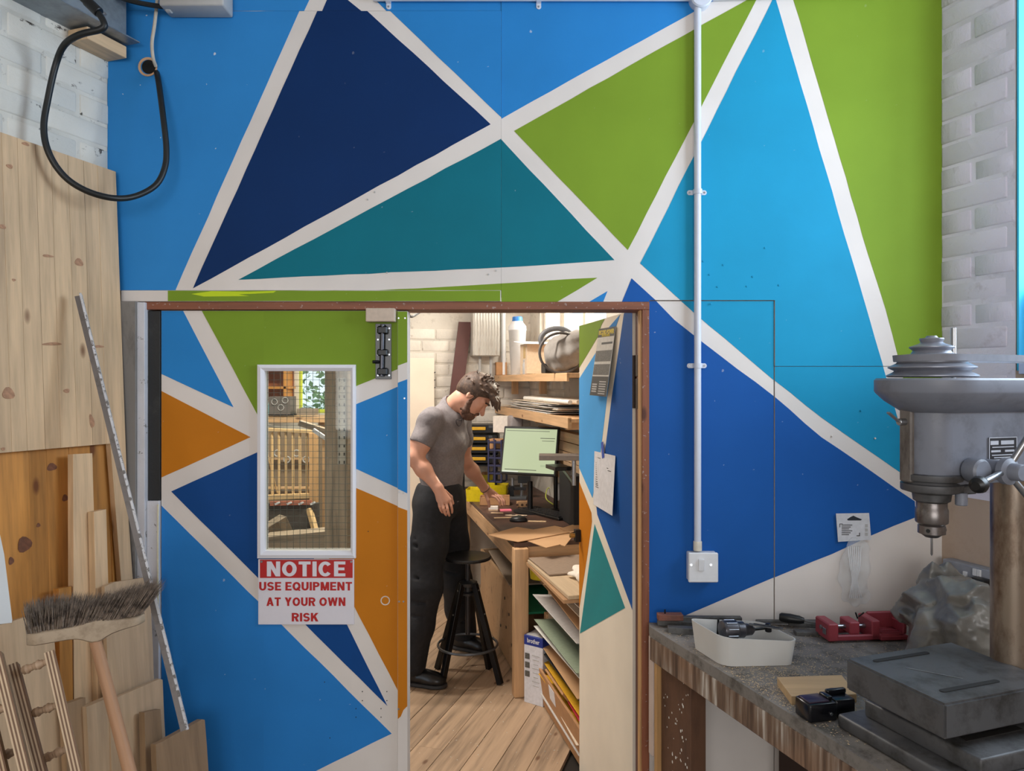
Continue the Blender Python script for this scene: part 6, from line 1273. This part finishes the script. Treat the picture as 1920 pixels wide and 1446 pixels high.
rackspec = [(0.67, 0, 0.20, 0.10), (0.64, 3, 0.22, 0.12), (0.60, 2, 0.24, 0.15), (0.54, 1, 0.42, 0.24), (0.51, 6, 0.20, 0.1), (0.42, 7, 0.40, 0.14), (0.39, 0, 0.35, 0.10), (0.30, 2, 0.30, 0.16), (0.27, 6, 0.22, 0.10), (0.22, 4, 0.25, 0.18), (0.205, 5, 0.20, 0.10), (0.17, 4, 0.32, 0.10), (0.11, 3, 0.30, 0.14), (0.07, 1, 0.34, 0.12), (0.05, 2, 0.22, 0.06)]
names = ['white sheet just under the rack top boards', 'cream sheet second under the rack top boards', 'kraft sheet third under the rack top boards', 'stiff grey sheet sticking far out of the rack', 'black sheet behind the stiff grey sheet', 'grey-green board sticking out mid rack', 'white sheet below the grey-green board', 'brown kraft sheet tilted in the rack middle', 'black folder edge above the yellow card', 'yellow card sticking out of the rack', 'red card lying on the yellow card', 'lower yellow card under the red card', 'cream envelope low in the rack', 'grey sheet near the bottom of the rack', 'kraft sheet at the very bottom of the rack']
for (z, ci, out, tilt), nm in zip(rackspec, names):
    R = DR @ Matrix.Rotation(random.uniform(-0.05, 0.05), 3, 'Z') @ Matrix.Rotation(-tilt * 0.35, 3, 'X')
    tag(box('rack_sheet', RKp(2.57 + random.uniform(-0.01, 0.01), 0.26 + out * 0.18, z - 0.012), (random.uniform(0.70, 0.75), 0.38, 0.004), plain(cols[ci][0], cols[ci][1], 0.65), None, R, 0.0008), nm, 'sheet')
fc = T('brown_carton', 'flattened brown carton with white label leaning on the rack foot', 'carton', RKp(2.8, 0.50, 0)); box('carton_face', RKp(2.60, 0.50, 0.10), (0.72, 0.012, 0.19), CARD, fc, DR @ Matrix.Rotation(0.12, 3, 'X')); box('carton_flap', RKp(2.56, 0.49, 0.205), (0.3, 0.01, 0.08), CARD, fc, DR @ Matrix.Rotation(0.7, 3, 'X')); box('white_label', RKp(2.52, 0.512, 0.15), (0.10, 0.003, 0.07), plain('white_paper', (222, 220, 222)), fc, DR @ Matrix.Rotation(0.12, 3, 'X'))
# printer carton
bb0 = RZ(1009, 1322, 0.0); bo = T('printer_carton', 'upright white printer carton with blue band beside desk post', 'box', bb0); bh = 0.345; bR = RZm(-0.62)
bc0 = Vector((bb0.x + 0.015, bb0.y + 0.06, 0)); box('carton', bc0 + UP * (bh * 0.43), (0.115, 0.135, bh * 0.86), plain('carton_white', (222, 222, 228), 0.5), bo, bR); box('blue_band', bc0 + UP * (bh * 0.93), (0.1155, 0.1355, bh * 0.14), plain('band_blue', (30, 52, 140), 0.45), bo, bR); box('carton_top', bc0 + UP * (bh + 0.0012), (0.10, 0.12, 0.003), GREYP, bo, bR)
fxn = bR @ Vector((0, -1, 0)); fxx = bR @ Vector((1, 0, 0)); text('lettering', 'brother', bc0 + fxn * 0.0683 + UP * (bh * 0.93), 0.032, frame(x=fxx, z=fxn), PLAST, bo, weight=0.0006, width=0.075)
for k in range(3): box('picture', bc0 + bR @ Vector((-0.0585, -0.03, 0.23 - 0.045 * k)), (0.002, 0.03, 0.03), plain('print_grey', (92, 90, 86)), bo, bR)
for k in range(3): box('picture', bc0 + bR @ Vector((-0.037, -0.0683, 0.24 - 0.045 * k)), (0.028, 0.002, 0.03), plain('print_grey', (92, 90, 86)), bo, bR, 0.0003)
for k in range(8): box('print_line', bc0 + bR @ Vector((0.015, -0.0683, 0.25 - 0.022 * k)), (0.045 - 0.008 * (k % 3), 0.0016, 0.004), GREYP, bo, bR, 0.0003)
# cables heaped beyond the man's back
for k in range(7):
    c = P(762 + 3 * (k % 4), 1020 + 11 * k, 4.75); tag(tube('loose_cable', [c + Vector((0.07 * math.cos(a + k) - 0.02, 0.05 * math.sin(a * 1.3), 0.035 * math.sin(a + k))) for a in [x * 0.8 for x in range(8)]], 0.005, plain(['ivory_cable', 'blue_cable', 'white_plastic', 'grey_plastic'][k % 4], [(196, 184, 168), (70, 70, 130), (226, 226, 228), (176, 174, 172)][k % 4]), None, 6, 4), 'loose cable hanging in the tangle behind the man', 'cable', 'tangled cables behind the man')
# ------------------------------------------------------------------ things seen through the door glass
def G(px, py, d): return P(px, py, d)
sf = T('far_bench', 'timber bench top below the green-framed window', 'bench', G(560, 1000, 5.35)); za = G(0, 780, 5.35).z
a, b = G(470, 780, 5.35), G(622, 780, 5.35); box('bench_top', ((a + b) / 2) - UP * 0.02, (b.x - a.x, 0.40, 0.035), DESKW(0), sf); 
for x in (a.x + 0.06, b.x - 0.06): box('leg', Vector((x, a.y, (za - 0.04) / 2)), (0.06, 0.06, za - 0.04), DESKW(2), sf)
box('back_board', Vector(((a.x + b.x) / 2, a.y + 0.1, 0.95)), (b.x - a.x - 0.14, 0.02, 0.6), plain('dark_cupboard', (118, 98, 80), 0.7), sf)
for k in range(4): tag(box('bench_book', Vector((G(503 + 5 * k, 0, 5.2).x, a.y - 0.12, za + -0.16)), (0.016, 0.1, 0.12), plain(['book_grey', 'book_cream'][k % 2], [(120, 112, 104), (206, 190, 168)][k % 2], 0.6)), 'thin booklet standing below the far bench top', 'book', 'booklets under the far bench')
ws = T('wall_shelf_unit', 'orange-brown shelf unit left of the green-framed window', 'shelf', G(515, 700, 5.35))
for py in (727, 690, 655): q = G(515, py, 5.4); box('shelf_board', q, (0.26, 0.16, 0.018), PINEO(0), ws)
for px in (488, 540): q = G(px, 705, 5.4); box('upright', q, (0.02, 0.16, 0.38), PINEO(2), ws)
q = G(515, 710, 5.4) + Vector((0, 0.075, 0)); box('back', q, (0.24, 0.01, 0.36), wood('shelf_back', (170, 104, 66), 2, 0.7), ws)
gr = T('grey_machine', 'grey boxy machine with round dials on the far bench', 'machine', G(530, 778, 5.25)); q = G(530, 761, 5.25); GMX = plain('machine_grey', (104, 96, 92), 0.5); box('body', q + UP * 0.004, (0.15, 0.14, 0.125), GMX, gr); 
for dx, dz in ((-0.035, 0.03), (0.01, -0.01), (0.04, 0.04)): tube('dial', [q + Vector((dx + 0.02 * math.cos(t), -0.074, dz + 0.02 * math.sin(t))) for t in [x * 0.785 for x in range(8)]], 0.003, GREYP, gr, 6, 3, True)
box('skid', q - UP * 0.062, (0.19, 0.13, 0.012), BLACKP, gr)
tag(lathe('teal_bottle', G(506, 776, 5.2), UP, [(0.015, 0), (0.016, 0.003), (0.016, 0.06), (0.008, 0.07), (0.008, 0.085)], plain('teal_plastic', (40, 150, 160), 0.4)), 'small teal bottle beside the grey machine', 'bottle')
q = G(577, 772, 5.25); fbx = T('flat_case', 'flat grey-brown case with tools on the far bench', 'case', q - UP * 0.02); box('case', q, (0.13, 0.1, 0.045), plain('case_taupe', (142, 128, 112), 0.6), fbx); bar('tool', q + Vector((-0.04, -0.03, 0.028)), q + Vector((0.03, -0.04, 0.03)), 0.008, 0.006, STEEL, fbx)
# baluster gate
bg = T('baluster_gate', 'pale wooden baluster railing seen through the door glass', 'railing', G(545, 1000, 4.5)); RAILW = wood('rail_pine', (222, 184, 132), 2, 0.85, knots=False)
bar('top_rail', G(470, 804, 4.5), G(592, 810, 4.5), 0.03, 0.02, RAILW, bg); bar('bottom_rail', G(470, 934, 4.5), G(592, 929, 4.5), 0.03, 0.03, RAILW, bg)
for k in range(8): cyl('baluster', G(497 + 13 * k, 808, 4.5), G(497.5 + 13 * k, 931, 4.5), 0.0085, RAILW, bg, seg=10)
bar('newel_post', G(588, 812, 4.5), Vector((G(590, 0, 4.5).x, G(590, 0, 4.5).y, 0.0)), 0.045, 0.045, wood('newel', (206, 160, 108), 0, 0.8), bg); bar('brace', G(496, 830, 4.53), G(520, 925, 4.53), 0.01, 0.008, RAILW, bg)
stp = T('step', 'dark step with red and white hazard tape below the railing', 'step', G(550, 1000, 4.4)); q = G(550, 943, 4.42); box('riser', Vector((q.x, q.y, q.z / 2)), (0.30, 0.05, q.z), plain('dark_step', (74, 66, 60), 0.7), stp); bar('tape', q + Vector((-0.13, -0.03, 0.0)), q + Vector((0.12, -0.03, 0.008)), 0.004, 0.028, plain('tape_red', (178, 108, 84), 0.6), stp)
for k in range(4): bar('tape_stripe', q + Vector((-0.10 + 0.07 * k, -0.033, -0.004)), q + Vector((-0.07 + 0.07 * k, -0.033, 0.008)), 0.004, 0.012, PLAST, stp)
bar('side_string', q + Vector((0.10, -0.02, -0.03)), q + Vector((0.16, -0.06, -0.2)), 0.03, 0.03, RAILW, stp)
GW = lambda ax: wood('weathered_grey_timber', (150, 132, 112), ax, 0.5, knots=False)
tag(bar('weathered_beam', G(500, 1022, 3.6), G(630, 1010, 3.6), 0.12, 0.10, GW(0)), 'weathered grey timber beam at the bottom of the door glass', 'timber')
vp = T('weathered_post', 'weathered timber post with perforated white strip behind door glass', 'post', G(638, 1100, 3.3)); bar('post', G(634, 640, 3.3), G(634, 1420, 3.3) , 0.10, 0.08, GW(0), vp); q = G(641, 790, 3.245); box('perforated_strip', q, (0.036, 0.004, 0.38), plain('dull_white_strip', (176, 170, 160), 0.6), vp)
for k in range(11):
    for e in (-0.011, 0.011): box('slot', q + Vector((e, -0.0025, -0.18 + 0.036 * k)), (0.006, 0.001, 0.013), BLACKP, vp, None, 0)
tag(bar('diagonal_beam', G(562, 793, 3.9), G(622, 812, 3.9), 0.05, 0.028, GW(0)), 'short grey beam slanting beside the weathered post', 'timber'); tag(bar('white_strip', G(587, 806, 3.85), G(617, 826, 3.85), 0.02, 0.02, PLAST), 'short white strip below the slanting grey beam', 'strip')
tag(bar('lower_plank', G(500, 985, 3.9), Vector((G(600, 0, 3.9).x, 1.85, 0.05)), 0.08, 0.2, GW(0)), 'grey plank leaning below the railing step', 'plank')
cyb = T('dark_cupboard', 'dim brown cupboard standing behind the baluster railing', 'cupboard', G(545, 1000, 4.9)); box('carcass', Vector((G(545, 0, 4.95).x, 4.95 - D0, 0.66)), (0.36, 0.25, 1.32), plain('dim_brown', (136, 116, 94), 0.7), cyb)
for k in range(2): box('shelf_line', G(545, 860 + 55 * k, 4.8), (0.33, 0.02, 0.015), DESKW(0), cyb)
for k in range(4): tube('round_pot', [G(520 + 18 * k, 850 + 12 * (k % 2), 4.79) + Vector((0.02 * math.cos(t), 0, 0.02 * math.sin(t))) for t in [x * 0.785 for x in range(8)]], 0.004, GREYP, cyb, 6, 3, True)
# ------------------------------------------------------------------ the man at the desk
A3 = lambda v: np.array((v.x, v.y, v.z))
pf = Vector((0.94, -0.34, 0)); pr_ = Vector((-0.34, -0.94, 0)); RB_ = [[pf.x, pr_.x, 0], [pf.y, pr_.y, 0], [0, 0, 1]]
def cp(px, py): return P(px, py, 4.17)
person = T('person', 'bearded man in grey T-shirt and black trousers leaning over the desk', 'person', Vector((-0.47, 1.86, 0)))
hc = P(889, 742, 4.12); hf = Vector((0.66, -0.14, -0.74)).normalized(); hu = Vector((0.74, 0, 0.66)); hu = (hu - hf * hu.dot(hf)).normalized(); hs = hf.cross(hu)
if hs.y > 0: hs = -hs
HR_ = [[hf.x, hs.x, hu.x], [hf.y, hs.y, hu.y], [hf.z, hs.z, hu.z]]
def H(f, s, u): return hc + hf * f + hs * s + hu * u
SR = cp(835, 785) + pr_ * 0.178; SL = cp(838, 785) - pr_ * 0.178
ER, WR = P(777, 858, 3.93), P(821, 915, 3.90)
EL, WL = P(870, 862, 4.47), P(909, 916, 4.64)
PEL = cp(824, 940); HRi = PEL + pr_ * 0.088 - UP * 0.02; HLi = PEL - pr_ * 0.088 - UP * 0.02
KR1, AR = P(797, 1100, 4.0), P(772, 1252, 4.03); KL1, ALk = P(856, 1090, 4.40), P(868, 1200, 4.56)
AR.z = 0.105; ALk.z = 0.105
torso = [((824, 940), (0.125, 0.165, 0.11)), ((828, 885), (0.112, 0.150, 0.13)), ((834, 825), (0.118, 0.172, 0.145)), ((838, 785), (0.088, 0.172, 0.075))]
s = SDF((-0.80, 1.50, -0.01), (0.02, 2.62, 1.76), 0.0048)
for (q, r) in torso: s.ell(cp(*q), tuple(x - 0.022 for x in r), RB_, 0.05)
s.chain([SR, ER.lerp(SR, 0.35), ER, WR.lerp(ER, 0.62), WR], [0.058, 0.050, 0.042, 0.041, 0.027], 0.03)
s.chain([SL, EL.lerp(SL, 0.35), EL, WL.lerp(EL, 0.62), WL], [0.058, 0.050, 0.042, 0.041, 0.027], 0.03)
for hip, kn, an in ((HRi, KR1, AR), (HLi, KL1, ALk)): s.chain([hip, kn, kn.lerp(an, 0.35), an, an - UP * 0.06 + pf * 0.04], [0.088, 0.058, 0.056, 0.04, 0.04], 0.03)
nb = cp(843, 770)
s.chain([nb, H(-0.035, 0, -0.055)], [0.064, 0.056], 0.03)
# head
s.ell(H(-0.012, 0, 0.03), (0.095, 0.076, 0.088), HR_, 0.02); s.ell(H(0.022, 0, -0.038), (0.068, 0.060, 0.085), HR_, 0.02)
s.cone(H(-0.02, 0.022, -0.07), H(0.05, 0.006, -0.098), 0.034, 0.026, 0.02); s.cone(H(-0.02, -0.022, -0.07), H(0.05, -0.006, -0.098), 0.034, 0.026, 0.02)
s.cone(H(0.083, 0, 0.004), H(0.108, 0, -0.034), 0.009, 0.0125, 0.012)
for e in (-1, 1):
    s.cone(H(0.082, 0.012 * e, 0.022), H(0.070, 0.046 * e, 0.020), 0.012, 0.010, 0.012); s.ell(H(0.092, 0.031 * e, 0.002), (0.012, 0.016, 0.010), HR_, 0.008, 'sub'); s.ell(H(0.074, 0.031 * e, 0.002), (0.012, 0.013, 0.011), HR_, 0.004)
    s.ell(H(-0.008, 0.074 * e, -0.006), (0.017, 0.010, 0.031), HR_, 0.006); s.ell(H(-0.004, 0.085 * e, -0.004), (0.009, 0.006, 0.017), HR_, 0.004, 'sub'); s.ell(H(0.104, 0.011 * e, -0.036), (0.009, 0.007, 0.007), HR_, 0.005); s.ell(H(0.052, 0.04 * e, -0.02), (0.03, 0.02, 0.025), HR_, 0.02)
s.ell(H(0.086, 0, -0.064), (0.011, 0.023, 0.006), HR_, 0.006); s.ell(H(0.084, 0, -0.074), (0.011, 0.020, 0.006), HR_, 0.006)
# right hand, hanging relaxed, back towards us
def hand(w, kn, fingers, thumb, rp):
    ks = [P(*k) for k in kn]
    for k in ks: s.cone(w, k, 0.022, rp, 0.014)
    for f in fingers: s.chain([P(*q) for q in f], [0.0092, 0.0082, 0.0076, 0.0066], 0.002)
    s.chain([P(*q) for q in thumb], [0.0125, 0.0105, 0.0085], 0.006)
hand(WR, [(822.5, 938, 3.885), (829, 941, 3.88), (836, 941, 3.885), (842.5, 938, 3.90)],
     [[(822.5, 938, 3.885), (824.5, 950, 3.87), (827, 957, 3.88), (829.5, 961, 3.90)], [(829, 941, 3.88), (831.5, 954, 3.865), (834, 962, 3.875), (836.5, 966, 3.895)], [(836, 941, 3.885), (839, 954, 3.87), (841, 962.5, 3.88), (842.5, 967, 3.90)], [(842.5, 938, 3.90), (846, 949, 3.89), (847.5, 956.5, 3.90), (847.5, 961.5, 3.915)]],
     [(833, 921, 3.935), (845, 932, 3.955), (849, 944, 3.96)], 0.0135)
hand(WL, [(918, 930, 4.66), (923, 928, 4.68), (928, 927.5, 4.70), (931, 928, 4.73)],
     [[(918, 930, 4.66), (929, 932, 4.655), (936, 940, 4.65), (938, 949, 4.655)], [(923, 928, 4.68), (934, 931, 4.68), (941, 939, 4.675), (943, 948, 4.675)], [(928, 927.5, 4.70), (939, 931, 4.705), (945, 939, 4.70), (946.5, 947, 4.70)], [(931, 928, 4.73), (940, 932, 4.735), (945, 938, 4.73), (947, 944, 4.73)]],
     [(911, 926, 4.63), (915, 938, 4.62), (917.5, 950, 4.625)], 0.0135)
SKIN = plain('skin', (206, 152, 128), 0.5, scale=14, var=0.06)
s.obj('body', SKIN, person)
# T-shirt
ts = SDF((-0.80, 1.50, 0.98), (0.02, 2.50, 1.62), 0.006)
for (q, r) in torso: ts.ell(cp(*q), tuple(x + 0.008 for x in r), RB_, 0.05)
def flat(sd, a, b, ra, rb, k):        # tapered sleeve with a flat end at b
    a_, b_ = A3(a), A3(b); m = max(ra, rb) + 0.05; sl, (X, Y, Z) = sd.sub(np.minimum(a_, b_) - m, np.maximum(a_, b_) + m)
    d = b_ - a_; L = float(np.sqrt(d @ d)); tt = ((X - a_[0]) * d[0] + (Y - a_[1]) * d[1] + (Z - a_[2]) * d[2]) / L
    t = np.clip(tt / L, 0, 1); q = np.sqrt((X - a_[0] - t * d[0]) ** 2 + (Y - a_[1] - t * d[1]) ** 2 + (Z - a_[2] - t * d[2]) ** 2) - (ra + (rb - ra) * t)
    sd.mix(sl, np.maximum(q, tt - L), k, 'add')
flat(ts, SR, SR.lerp(ER, 0.66), 0.070, 0.064, 0.03); flat(ts, SL, SL.lerp(EL, 0.62), 0.070, 0.064, 0.03)
ts.cone(nb - UP * 0.03, nb + (H(-0.035, 0, -0.055) - nb) * 0.25, 0.085, 0.072, 0.03)
ts.crease(0.0013, 60, 4, 4)
ts.ripple(0.0017, 34, 11)
hemz = cp(0, 908).z; ts.halfspace((0, 0, hemz), (0.10, -0.05, -1.0))
col_n = (H(-0.035, 0, -0.055) - nb).normalized(); ts.cone(nb + col_n * 0.075, nb + col_n * 0.2, 0.07, 0.09, 0.006, 'sub')
def shirt(c): return grime('grey_marl_jersey', c, tuple(int(x * 0.86) for x in c), (0.4, 0.65), 90, 0.85, bmp=0.15, dist=0.002)
SH = shirt((128, 122, 124)); ts.obj('t_shirt', SH, person)
cr0 = nb + col_n * 0.044; xr = frame(z=col_n)
tube('collar', [cr0 + xr.col[0] * (0.066 * math.cos(t)) + xr.col[1] * (0.066 * math.sin(t)) for t in [x * math.pi / 6 for x in range(12)]], 0.006, plain('dark_collar', (70, 66, 70), 0.8), person, 8, 4, True)
# small chest emblem: shield outline
ec = RP(857, 793, cp(838, 800) + pf * 0.10 + pr_ * 0.05, (0.55, -0.83, 0.1)); en = Vector((0.55, -0.83, 0.1)).normalized(); ex_ = Vector((en.y * -1, en.x, 0)).normalized()
if ex_.x < 0: ex_ = -ex_
tube('chest_emblem', [ec + en * 0.020 + ex_ * a + UP * b for a, b in [(-0.016, 0.016), (0.0, 0.012), (0.016, 0.016), (0.014, -0.004), (0.0, -0.02), (-0.014, -0.004)]], 0.0022, plain('emblem_dark', (58, 54, 58), 0.8), person, 6, 3, True)
# trousers
tr_ = SDF((-0.80, 1.50, 0.02), (0.02, 2.62, 1.16), 0.0075)
tr_.ell(cp(824, 940), (0.135, 0.172, 0.115), RB_, 0.04); tr_.ell(cp(826, 915), (0.122, 0.160, 0.07), RB_, 0.04)
for hip, kn, an in ((HRi, KR1, AR), (HLi, KL1, ALk)): tr_.chain([hip, hip.lerp(kn, 0.5), kn, kn.lerp(an, 0.5), an], [0.112, 0.100, 0.088, 0.085, 0.080], 0.035)
for i in range(14):
    hip, kn, an = ((HRi, KR1, AR), (HLi, KL1, ALk))[i % 2]; t = random.random(); c = (hip.lerp(kn, t) if i < 7 else kn.lerp(an, t)) + pr_ * 0.085; tr_.cone(c + Vector((-0.05, 0, random.uniform(-0.02, 0.03))), c + Vector((0.05, 0, random.uniform(-0.04, 0.02))), 0.003, 0.004, 0.016, 'sub')
tr_.ripple(0.0018, 26, 5); tr_.halfspace((0, 0, cp(0, 905).z), (0, 0, 1)); tr_.halfspace((0, 0, 0.065), (0, 0, -1))
tr_.obj('trousers', grime('black_denim', (24, 25, 29), (34, 35, 40), (0.45, 0.7), 40, 0.85, bmp=0.2), person)
# shoes
def shoe(ank, fwd, d):
    side = Vector((-fwd.y, fwd.x, 0)); b = Vector((ank.x, ank.y, 0)); R = [[fwd.x, side.x, 0], [fwd.y, side.y, 0], [0, 0, 1]]
    q = SDF(b + Vector((-0.25, -0.25, 0.0)), b + Vector((0.3, 0.3, 0.16)), 0.005); q.ell(b + fwd * -0.03 + UP * 0.055, (0.055, 0.042, 0.06), R, 0.02); q.ell(b + fwd * 0.06 + UP * 0.045, (0.09, 0.046, 0.045), R, 0.03); q.ell(b + fwd * 0.135 + UP * 0.036, (0.062, 0.05, 0.036), R, 0.03); q.cone(b + UP * 0.06, b + UP * 0.11, 0.045, 0.046, 0.02); q.halfspace((0, 0, 0.016), (0, 0, -1))
    so = q.obj('shoe', plain('black_leather', (20, 20, 22), 0.28), person)
    q = SDF(b + Vector((-0.25, -0.25, -0.02)), b + Vector((0.3, 0.3, 0.06)), 0.005); q.ell(b + fwd * -0.03 + UP * 0.01, (0.062, 0.046, 0.03), R, 0.01); q.ell(b + fwd * 0.06 + UP * 0.01, (0.1, 0.048, 0.03), R, 0.02); q.ell(b + fwd * 0.135 + UP * 0.01, (0.068, 0.055, 0.03), R, 0.02); q.halfspace((0, 0, 0.002), (0, 0, -1)); q.halfspace((0, 0, 0.022), (0, 0, 1)); q.obj('sole', plain('sole_rubber', (46, 44, 44), 0.7), so)
    for k in range(4):
        c = b + fwd * (0.045 + 0.018 * k) + UP * (0.097 - 0.007 * k); tube('lace', [c - side * 0.026 - UP * 0.012, c, c + side * 0.024 - UP * 0.012 + fwd * 0.008], 0.0026, plain('lace_grey', (126, 120, 108), 0.8), so, 6, 4)
shoe(AR, Vector((0.97, -0.24, 0)).normalized(), 0); shoe(ALk, Vector((0.9, -0.43, 0)).normalized(), 0)
# hair
HAIRM = grime('brown_hair', (66, 48, 38), (104, 80, 62), (0.45, 0.7), 60, 0.62, (1, 1, 1), 0.5)
hh = SDF(A3(hc) - 0.20, A3(hc) + 0.20, 0.0042)
hh.ell(H(-0.016, 0, 0.034), (0.106, 0.088, 0.098), HR_, 0.01); hh.ell(H(0.03, 0, 0.085), (0.07, 0.075, 0.045), HR_, 0.02); hh.ell(H(-0.07, 0, -0.01), (0.04, 0.06, 0.05), HR_, 0.02)
n_ = (hf * 0.62 - hu * 0.79).normalized(); hh.halfspace(A3(H(0.030, 0, 0.018)), tuple(n_))
rh = random.Random(3)
for e in (-1, 1): hh.cone(H(0.022, 0.072 * e, 0.035), H(0.022, 0.066 * e, -0.022), 0.010, 0.006, 0.008)
for i in range(150):
    a = rh.uniform(-2.6, 2.6); el = rh.uniform(0.0, 1.5); v = hf * math.cos(a) * math.cos(el) + hs * math.sin(a) * math.cos(el) + hu * math.sin(el)
    if v.dot(n_) > 0.1: continue
    c = hc - hf * 0.016 + hu * 0.034 + hf * (0.104 * v.dot(hf)) + hs * (0.086 * v.dot(hs)) + hu * (0.097 * v.dot(hu)); c2 = c + v * rh.uniform(0.006, 0.022) + hf * rh.uniform(-0.01, 0.03) + Vector((0, 0, rh.uniform(-0.012, 0.01))); hh.cone(c - v * 0.006, c2, 0.0085, 0.003, 0.004)
for i in range(34):     # tousled fringe falling over the brow
    y = rh.uniform(-0.065, 0.065); c = H(0.062 + rh.uniform(-0.01, 0.015), y, 0.098 - abs(y) * 0.4); m_ = c + hf * rh.uniform(0.02, 0.04) + UP * rh.uniform(-0.015, 0.0); e_ = m_ + hf * rh.uniform(0.0, 0.012) + UP * rh.uniform(-0.05, -0.02) + hs * rh.uniform(-0.01, 0.01); hh.chain([c, m_, e_], [0.013, 0.010, 0.0035], 0.005)
hh.obj('hair', HAIRM, person)
bd = SDF(A3(hc) - 0.16, A3(hc) + 0.14, 0.004)
for e in (-1, 1):
    bd.cone(H(0.015, 0.020 * e, -0.080), H(0.05, 0.006 * e, -0.098), 0.034, 0.031, 0.01); bd.chain([H(0.018, 0.060 * e, -0.012), H(0.020, 0.056 * e, -0.045), H(0.034, 0.044 * e, -0.078), H(0.055, 0.026 * e, -0.09)], [0.008, 0.014, 0.019, 0.02], 0.012)
bd.ell(H(0.072, 0, -0.085), (0.024, 0.036, 0.030), HR_, 0.012); bd.cone(H(0.088, 0.022, -0.058), H(0.092, 0, -0.052), 0.007, 0.008, 0.005); bd.cone(H(0.088, -0.022, -0.058), H(0.092, 0, -0.052), 0.007, 0.008, 0.005); bd.ell(H(0.098, 0, -0.069), (0.012, 0.016, 0.006), HR_, 0.003, 'sub')
bd.ripple(0.0009, 220, 2); bd.obj('beard', grime('dark_brown_beard', (88, 62, 50), (126, 92, 74), (0.45, 0.68), 120, 0.7), person)
for e in (-1, 1): tube('eyebrow', [H(0.096, 0.014 * e, 0.024), H(0.093, 0.03 * e, 0.028), H(0.080, 0.048 * e, 0.022)], 0.0042, HAIRM, person, 6, 3)
tube('bracelet', [WL + frame(z=WL - EL).col[0] * (0.030 * math.cos(t)) + frame(z=WL - EL).col[1] * (0.030 * math.sin(t)) for t in [x * math.pi / 4 for x in range(8)]], 0.003, plain('dark_band', (60, 44, 40), 0.6), person, 6, 3, True)
